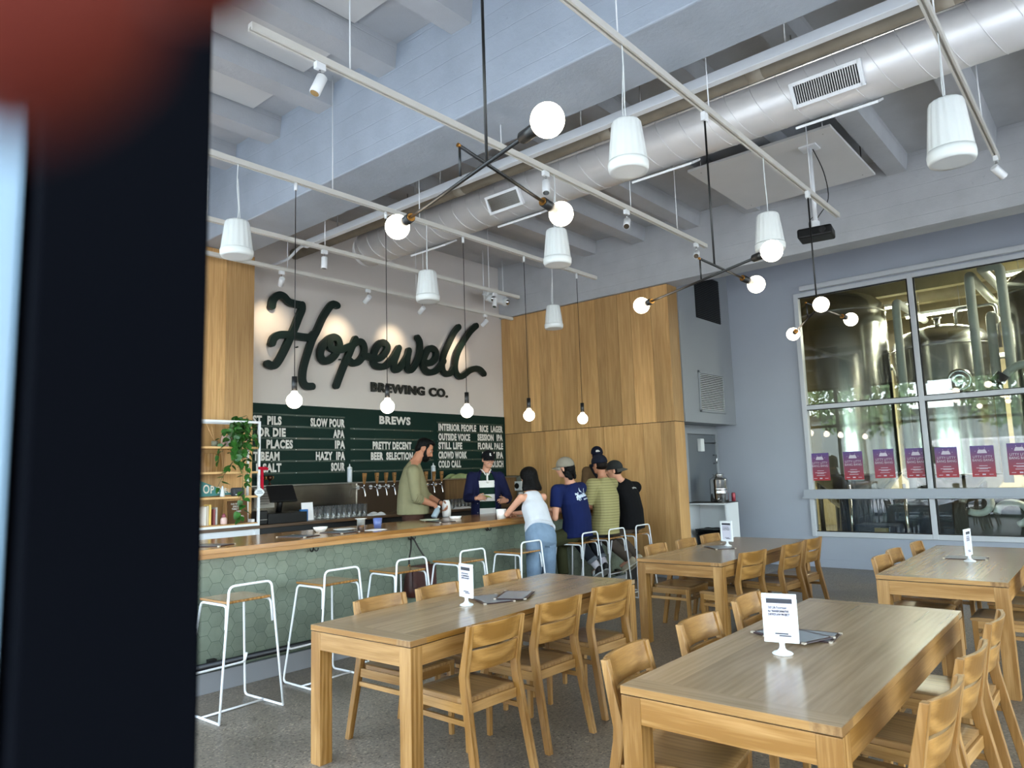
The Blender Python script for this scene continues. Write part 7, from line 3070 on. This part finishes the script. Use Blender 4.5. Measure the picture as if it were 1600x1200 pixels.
def blue_man():
    J = sit_joints((7.03, 5.10), (-0.12, 0.99), (6.86, 5.12, 1.645), (-0.36, 0.93, -0.06), (6.93, 5.10, 1.475), (6.965, 5.08, 1.25), (6.72, 5.14, 1.385), (7.13, 5.09, 1.40))
    J['elL'], J['wrL'] = V((6.665, 5.14, 1.075)), V((6.79, 5.43, 1.135))
    J['elR'], J['wrR'] = V((7.22, 5.32, 1.14)), V((7.02, 5.55, 1.132))
    J['hands'] = {'L': (V((0.35, 0.9, -0.03)), V((0, 0, -1)), 0.3), 'R': BAR_HANDS['R']}
    J['knL'] = V((6.74, 5.40, 0.77))
    J['anL'] = V((6.78, 5.36, 0.35))
    J['anR'] = V((7.08, 5.36, 0.35))
    J['toL'], J['toR'] = J['anL'] + V((0, 0.14, -0.06)), J['anR'] + V((0, 0.14, -0.06))
    t, K, P, rot = person('person in a blue printed tee shirt and tan cap seated at the bar', J, M['skin'])
    blue = cloth('royal_blue_tee', '#131d46', 0.08)
    hem = K['spine'][0] + V((0, -0.01, -0.015))
    sh = tee(t, K, blue, 1.0, 0.62, 0.024, hem)
    trousers(t, K, cloth('olive_trousers', '#3d3e28', 0.12), 1.02, 0.95, 0.010)
    m = MB()
    m.sph(P(0, -0.038, -0.01), (0.086, 0.090, 0.098), 22, 14, rot)
    rr = random.Random(9)
    for k in range(46):
        a = rr.uniform(PI * 0.95, PI * 2.05)
        m.sph(P(0.082 * math.cos(a), -0.02 + 0.088 * math.sin(a), rr.uniform(-0.125, 0.0)), rr.uniform(0.016, 0.028), 8, 6)
    remeshed(m, 'hair', M['hair'], t, 0.007, 1)
    cp = cap(t, P, rot, 1.06, cloth('stone_cap', '#7d776a', 0.08))
    m = MB()
    text_mb(m, 'HB', 0.026, frame_m(P(0.052, -0.092, 0.052), rot @ V((-0.85, -0.5, 0)), rot @ V((0, 0.25, 1))), 0.0006, 1.0, 'CENTER', ext=0.002)
    m.build('cap_lettering', M['letter'], cp)
    # strap opening at the back of the cap
    m = MB()
    m.sph(P(0.0, -0.117, 0.018), (0.026, 0.006, 0.017), 14, 8, rot)
    m.build('strap_opening', M['hair'], cp)
    # print across the shoulder blades
    f = K['face']
    r, ff, u = frame3(f)
    sp = K['spine']
    up_ = (sp[4] - sp[3]).normalized()
    org = sp[3].lerp(sp[4], 0.55) - ff * 0.155
    m = MB()
    for k_, pts in STROKES.items():
        brush(m, pts, 0.07, 0.003, -0.014, lambda x, z, d: org + r * ((x - 6.95) * 0.062) + up_ * ((z - 3.45) * 0.075 + (x - 6.95) * 0.008) - ff * d)
    text_mb(m, 'BREWING CO.', 0.024, frame_m(org - up_ * 0.058 + r * 0.0 - ff * 0.002, r + up_ * 0.12, up_), 0.001, 1.1, ext=0.003)
    m.prism([(0, 0), (0.05, -0.012), (0.02, 0.018), (0.03, 0.055), (0.005, 0.025)], 'z', 0, 0.01)
    for v in m.bm.verts[-10:] if False else list(m.bm.verts)[-10:]:
        q = v.co.copy()
        v.co = org + r * (q.x - 0.02) + up_ * (q.y + 0.055) - ff * (q.z - 0.005)
    pr = m.build('back_print', plain('pale_blue_print', '#c9d6e4', 0.7), sh)
    # settle the print onto the cloth
    sw = pr.modifiers.new('settle', 'SHRINKWRAP')
    sw.target = sh
    sw.wrap_method = 'PROJECT'
    sw.use_negative_direction = True
    sw.use_positive_direction = True
    sw.offset = 0.002
    sw.wrap_method = 'NEAREST_SURFACEPOINT'
    sw.wrap_mode = 'ABOVE_SURFACE'
    for S_ in ('L', 'R'):
        shoe(t, K['an' + S_], K['to' + S_], M['black_plastic'], M['white_plastic'])


blue_man()


def striped_man():
    J = sit_joints((7.62, 5.10), (0.04, 1.0), (7.60, 5.13, 1.675), (0.12, 0.97, -0.08), (7.62, 5.10, 1.52), (7.625, 5.07, 1.28), (7.41, 5.12, 1.435), (7.84, 5.10, 1.43))
    J['elL'], J['wrL'] = V((7.36, 5.20, 1.10)), V((7.46, 5.48, 1.135))
    J['elR'], J['wrR'] = V((7.87, 5.35, 1.14)), V((7.74, 5.56, 1.132))
    J['hands'] = {'L': (V((0.4, 0.9, -0.03)), V((0, 0, -1)), 0.3), 'R': BAR_HANDS['R']}
    J['anL'], J['anR'] = V((7.58, 5.20, 0.40)), V((7.76, 5.22, 0.42))
    J['toL'], J['toR'] = V((7.66, 5.33, 0.325)), V((7.86, 5.34, 0.345))
    t, K, P, rot = person('person in a yellow green striped tee shirt and navy cap seated at the bar', J, M['skin_tan'])
    st = banded('striped_tee_cloth', 'Z', [(0.0, '#948d61'), (0.026, '#736d45')], period=0.033)
    hem = K['spine'][0] + V((0, 0, -0.02))
    tee(t, K, st, 1.02, 0.72, 0.016, hem)
    trousers(t, K, cloth('dark_jeans', '#2a2d33', 0.12), 1.0, 0.72, 0.012)
    cf = MB()
    for S_ in ('L', 'R'):
        kn, an = K['kn' + S_], K['an' + S_]
        cf.tube([kn.lerp(an, 0.66), kn.lerp(an, 0.78)], 0.068, 16)
    cf.build('jeans_cuff', cloth('faded_cuff', '#6f767c'), t)
    sk = MB()
    for S_ in ('L', 'R'):
        kn, an = K['kn' + S_], K['an' + S_]
        limb(sk, [kn.lerp(an, 0.74), kn.lerp(an, 0.9), an], [0.052, 0.046, 0.042], 14)
    sk.build('socks', cloth('white_socks', '#d5d0d8', 0.04), t)
    m = MB()
    m.sph(P(0, -0.035, -0.005), (0.080, 0.085, 0.072), 22, 14, rot)
    remeshed(m, 'hair', M['hair_brown'], t, 0.008, 2)
    cap(t, P, rot, 1.06, cloth('navy_cap', '#161925', 0.05))
    for S_ in ('L', 'R'):
        shoe(t, K['an' + S_], K['to' + S_], plain('black_sneaker', '#141416', 0.6), M['white_plastic'], M['white_plastic'], 'sneaker')


striped_man()


def black_man():
    J = sit_joints((8.23, 5.10), (-0.10, 0.99), (7.985, 5.16, 1.60), (-0.40, 0.91, -0.10), (8.05, 5.12, 1.47), (8.16, 5.09, 1.25), (7.97, 5.16, 1.385), (8.37, 5.08, 1.365))
    J['elL'], J['wrL'] = V((8.05, 5.40, 1.145)), V((8.15, 5.58, 1.132))
    J['elR'], J['wrR'] = V((8.47, 5.34, 1.14)), V((8.31, 5.56, 1.132))
    J['hands'] = BAR_HANDS
    J['anL'], J['anR'] = V((8.30, 5.18, 0.43)), V((8.48, 5.18, 0.44))
    J['toL'], J['toR'] = V((8.27, 5.30, 0.34)), V((8.45, 5.30, 0.35))
    t, K, P, rot = person('person in a black tee shirt and backward grey cap seated nearest the oak wall', J, M['skin'])
    hem = K['spine'][0] + V((0, 0, 0.0))
    sh = tee(t, K, cloth('black_tee', '#0e0e10', 0.05), 1.06, 0.72, 0.02, hem)
    trousers(t, K, cloth('taupe_trousers', '#554b42', 0.1), 1.04, 0.95, 0.014)
    r, ff, u = frame3(K['face'])
    sp = K['spine']
    up_ = (sp[4] - sp[3]).normalized()
    m = MB()
    text_mb(m, 'goodfriends', 0.034, frame_m(sp[4] - ff * 0.150 - up_ * 0.02 + r * 0.02, r, up_), 0.0006, 0.8, ext=0.004)
    pr = m.build('back_lettering', M['letter'], sh)
    sw = pr.modifiers.new('settle', 'SHRINKWRAP')
    sw.target = sh
    sw.offset = 0.002
    sw.wrap_method = 'NEAREST_SURFACEPOINT'
    sw.wrap_mode = 'ABOVE_SURFACE'
    m = MB()
    m.sph(P(0, -0.030, 0.0), (0.078, 0.082, 0.070), 22, 14, rot)
    remeshed(m, 'hair', M['hair_brown'], t, 0.008, 2)
    cap(t, P, rot, 1.05, cloth('dark_grey_cap', '#2b2c2c', 0.08), cloth('grey_brim', '#45443f', 0.05), True)
    face_parts(t, P, rot, 1.0, M['hair_brown'])
    for S_ in ('L', 'R'):
        shoe(t, K['an' + S_], K['to' + S_], plain('beige_shoe', '#b3a88f', 0.7), plain('cream_sole', '#d1c9b6', 0.7))


black_man()


def tan_man():
    f = V((-0.75, -0.66, 0)).normalized()
    J = stand_joints((9.08, 6.14), f, 0.17, 1.77)
    J['head'] = V((9.00, 6.10, 1.835))
    J['hf'] = V((-0.72, -0.66, -0.2))
    r = f.cross(V((0, 0, 1)))
    for S_, sg in (('L', -1), ('R', 1)):
        J['el' + S_] = J['sh' + S_] + r * sg * 0.05 + f * 0.03 - V((0, 0, 0.28))
        J['wr' + S_] = J['el' + S_] + f * 0.20 - V((0, 0, 0.08))
    J['hands'] = {'R': (f, V((0, 0, -1)), 0.4), 'L': (f, V((0, 0, -1)), 0.4)}
    t, K, P, rot = person('person in a brown jacket with a dark strap and cap standing by the oak wall', J, M['skin_tan'], 0.17)
    tee(t, K, cloth('brown_jacket', '#5b4630', 0.1), 1.04, 0.92, 0.015, K['spine'][0], True, 'jacket')
    trousers(t, K, cloth('black_trousers', '#17171a'), 1.0)
    m = MB()
    r, ff, u = frame3(f)
    sp = K['spine']
    pts = [sp[1] - r * 0.20 + ff * 0.05, sp[2] - r * 0.10 + ff * 0.155, sp[3] + r * 0.02 + ff * 0.158, sp[4] + r * 0.10 + ff * 0.12, sp[4] + r * 0.12 + ff * 0.0 + V((0, 0, 0.075)), sp[4] + r * 0.09 - ff * 0.11]
    m.tube(smooth_path(pts, 4), 0.022, 8)
    m.build('strap', cloth('black_strap', '#15151a'), t)
    m = MB()
    m.sph(P(0, -0.03, 0.0), (0.080, 0.086, 0.074), 22, 14, rot)
    remeshed(m, 'hair', M['hair_brown'], t, 0.008, 2)
    m = MB()
    m.sph(P(0, 0.044, -0.08), (0.047, 0.048, 0.036), 20, 12, rot)
    for sx in (-1, 1):
        limb(m, [P(0.066 * sx, 0.012, 0.0), P(0.058 * sx, 0.025, -0.05), P(0.03 * sx, 0.060, -0.083)], [0.010, 0.018, 0.02], 10)
    remeshed(m, 'beard', M['hair_brown'], t, 0.007, 2)
    cp = cap(t, P, rot, 1.05, cloth('navy_cap_dark', '#131626', 0.05))
    m = MB()
    m.box(P(0, 0.092, 0.070), (0.06, 0.010, 0.014), rot @ Matrix.Rotation(0.3, 3, 'X'))
    m.box(P(0.005, 0.088, 0.085), (0.04, 0.010, 0.010), rot @ Matrix.Rotation(0.3, 3, 'X'))
    m.build('cap_emblem', M['letter'], cp)
    face_parts(t, P, rot, 1.0, M['hair_brown'])
    for S_ in ('L', 'R'):
        shoe(t, K['an' + S_], K['to' + S_], M['black_plastic'])


tan_man()


# the photographer's own hand: one fingertip strays in front of the lens
def stray_hand():
    def at_px(px, py, dist):
        return V((0, 0, EYE)) + (rt * ((px - 800) / FPX) - up * ((py - 600) / FPX) + fw) * dist
    tip = at_px(228, 190, 0.026)
    d = (rt * 0.78 - up * 0.60 - fw * 0.05).normalized()
    n = (-rt * 0.5 - up * 0.6 + fw * 0.4)
    n = (n - d * n.dot(d)).normalized()
    mb = MB()
    hand(mb, V((0, 0, 0)), d, n, False, 0.06, 1.0, 0.02)
    # the middle finger is the longest: slide the whole hand so that its tip lands before the lens
    far = max((v.co for v in mb.bm.verts), key=lambda c: c.dot(d))
    shift = tip - far.copy()
    limb(mb, [-d * 0.25, -d * 0.1, V((0, 0, 0))], [0.045, 0.036, 0.027])
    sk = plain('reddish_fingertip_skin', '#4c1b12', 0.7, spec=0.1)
    t = thing('hand', 'blurred reddish fingertip over the corner of the lens beside the door jamb', 'hand', shift)
    remeshed(mb, 'hand_skin', sk, t, 0.0035, 4)


stray_hand()
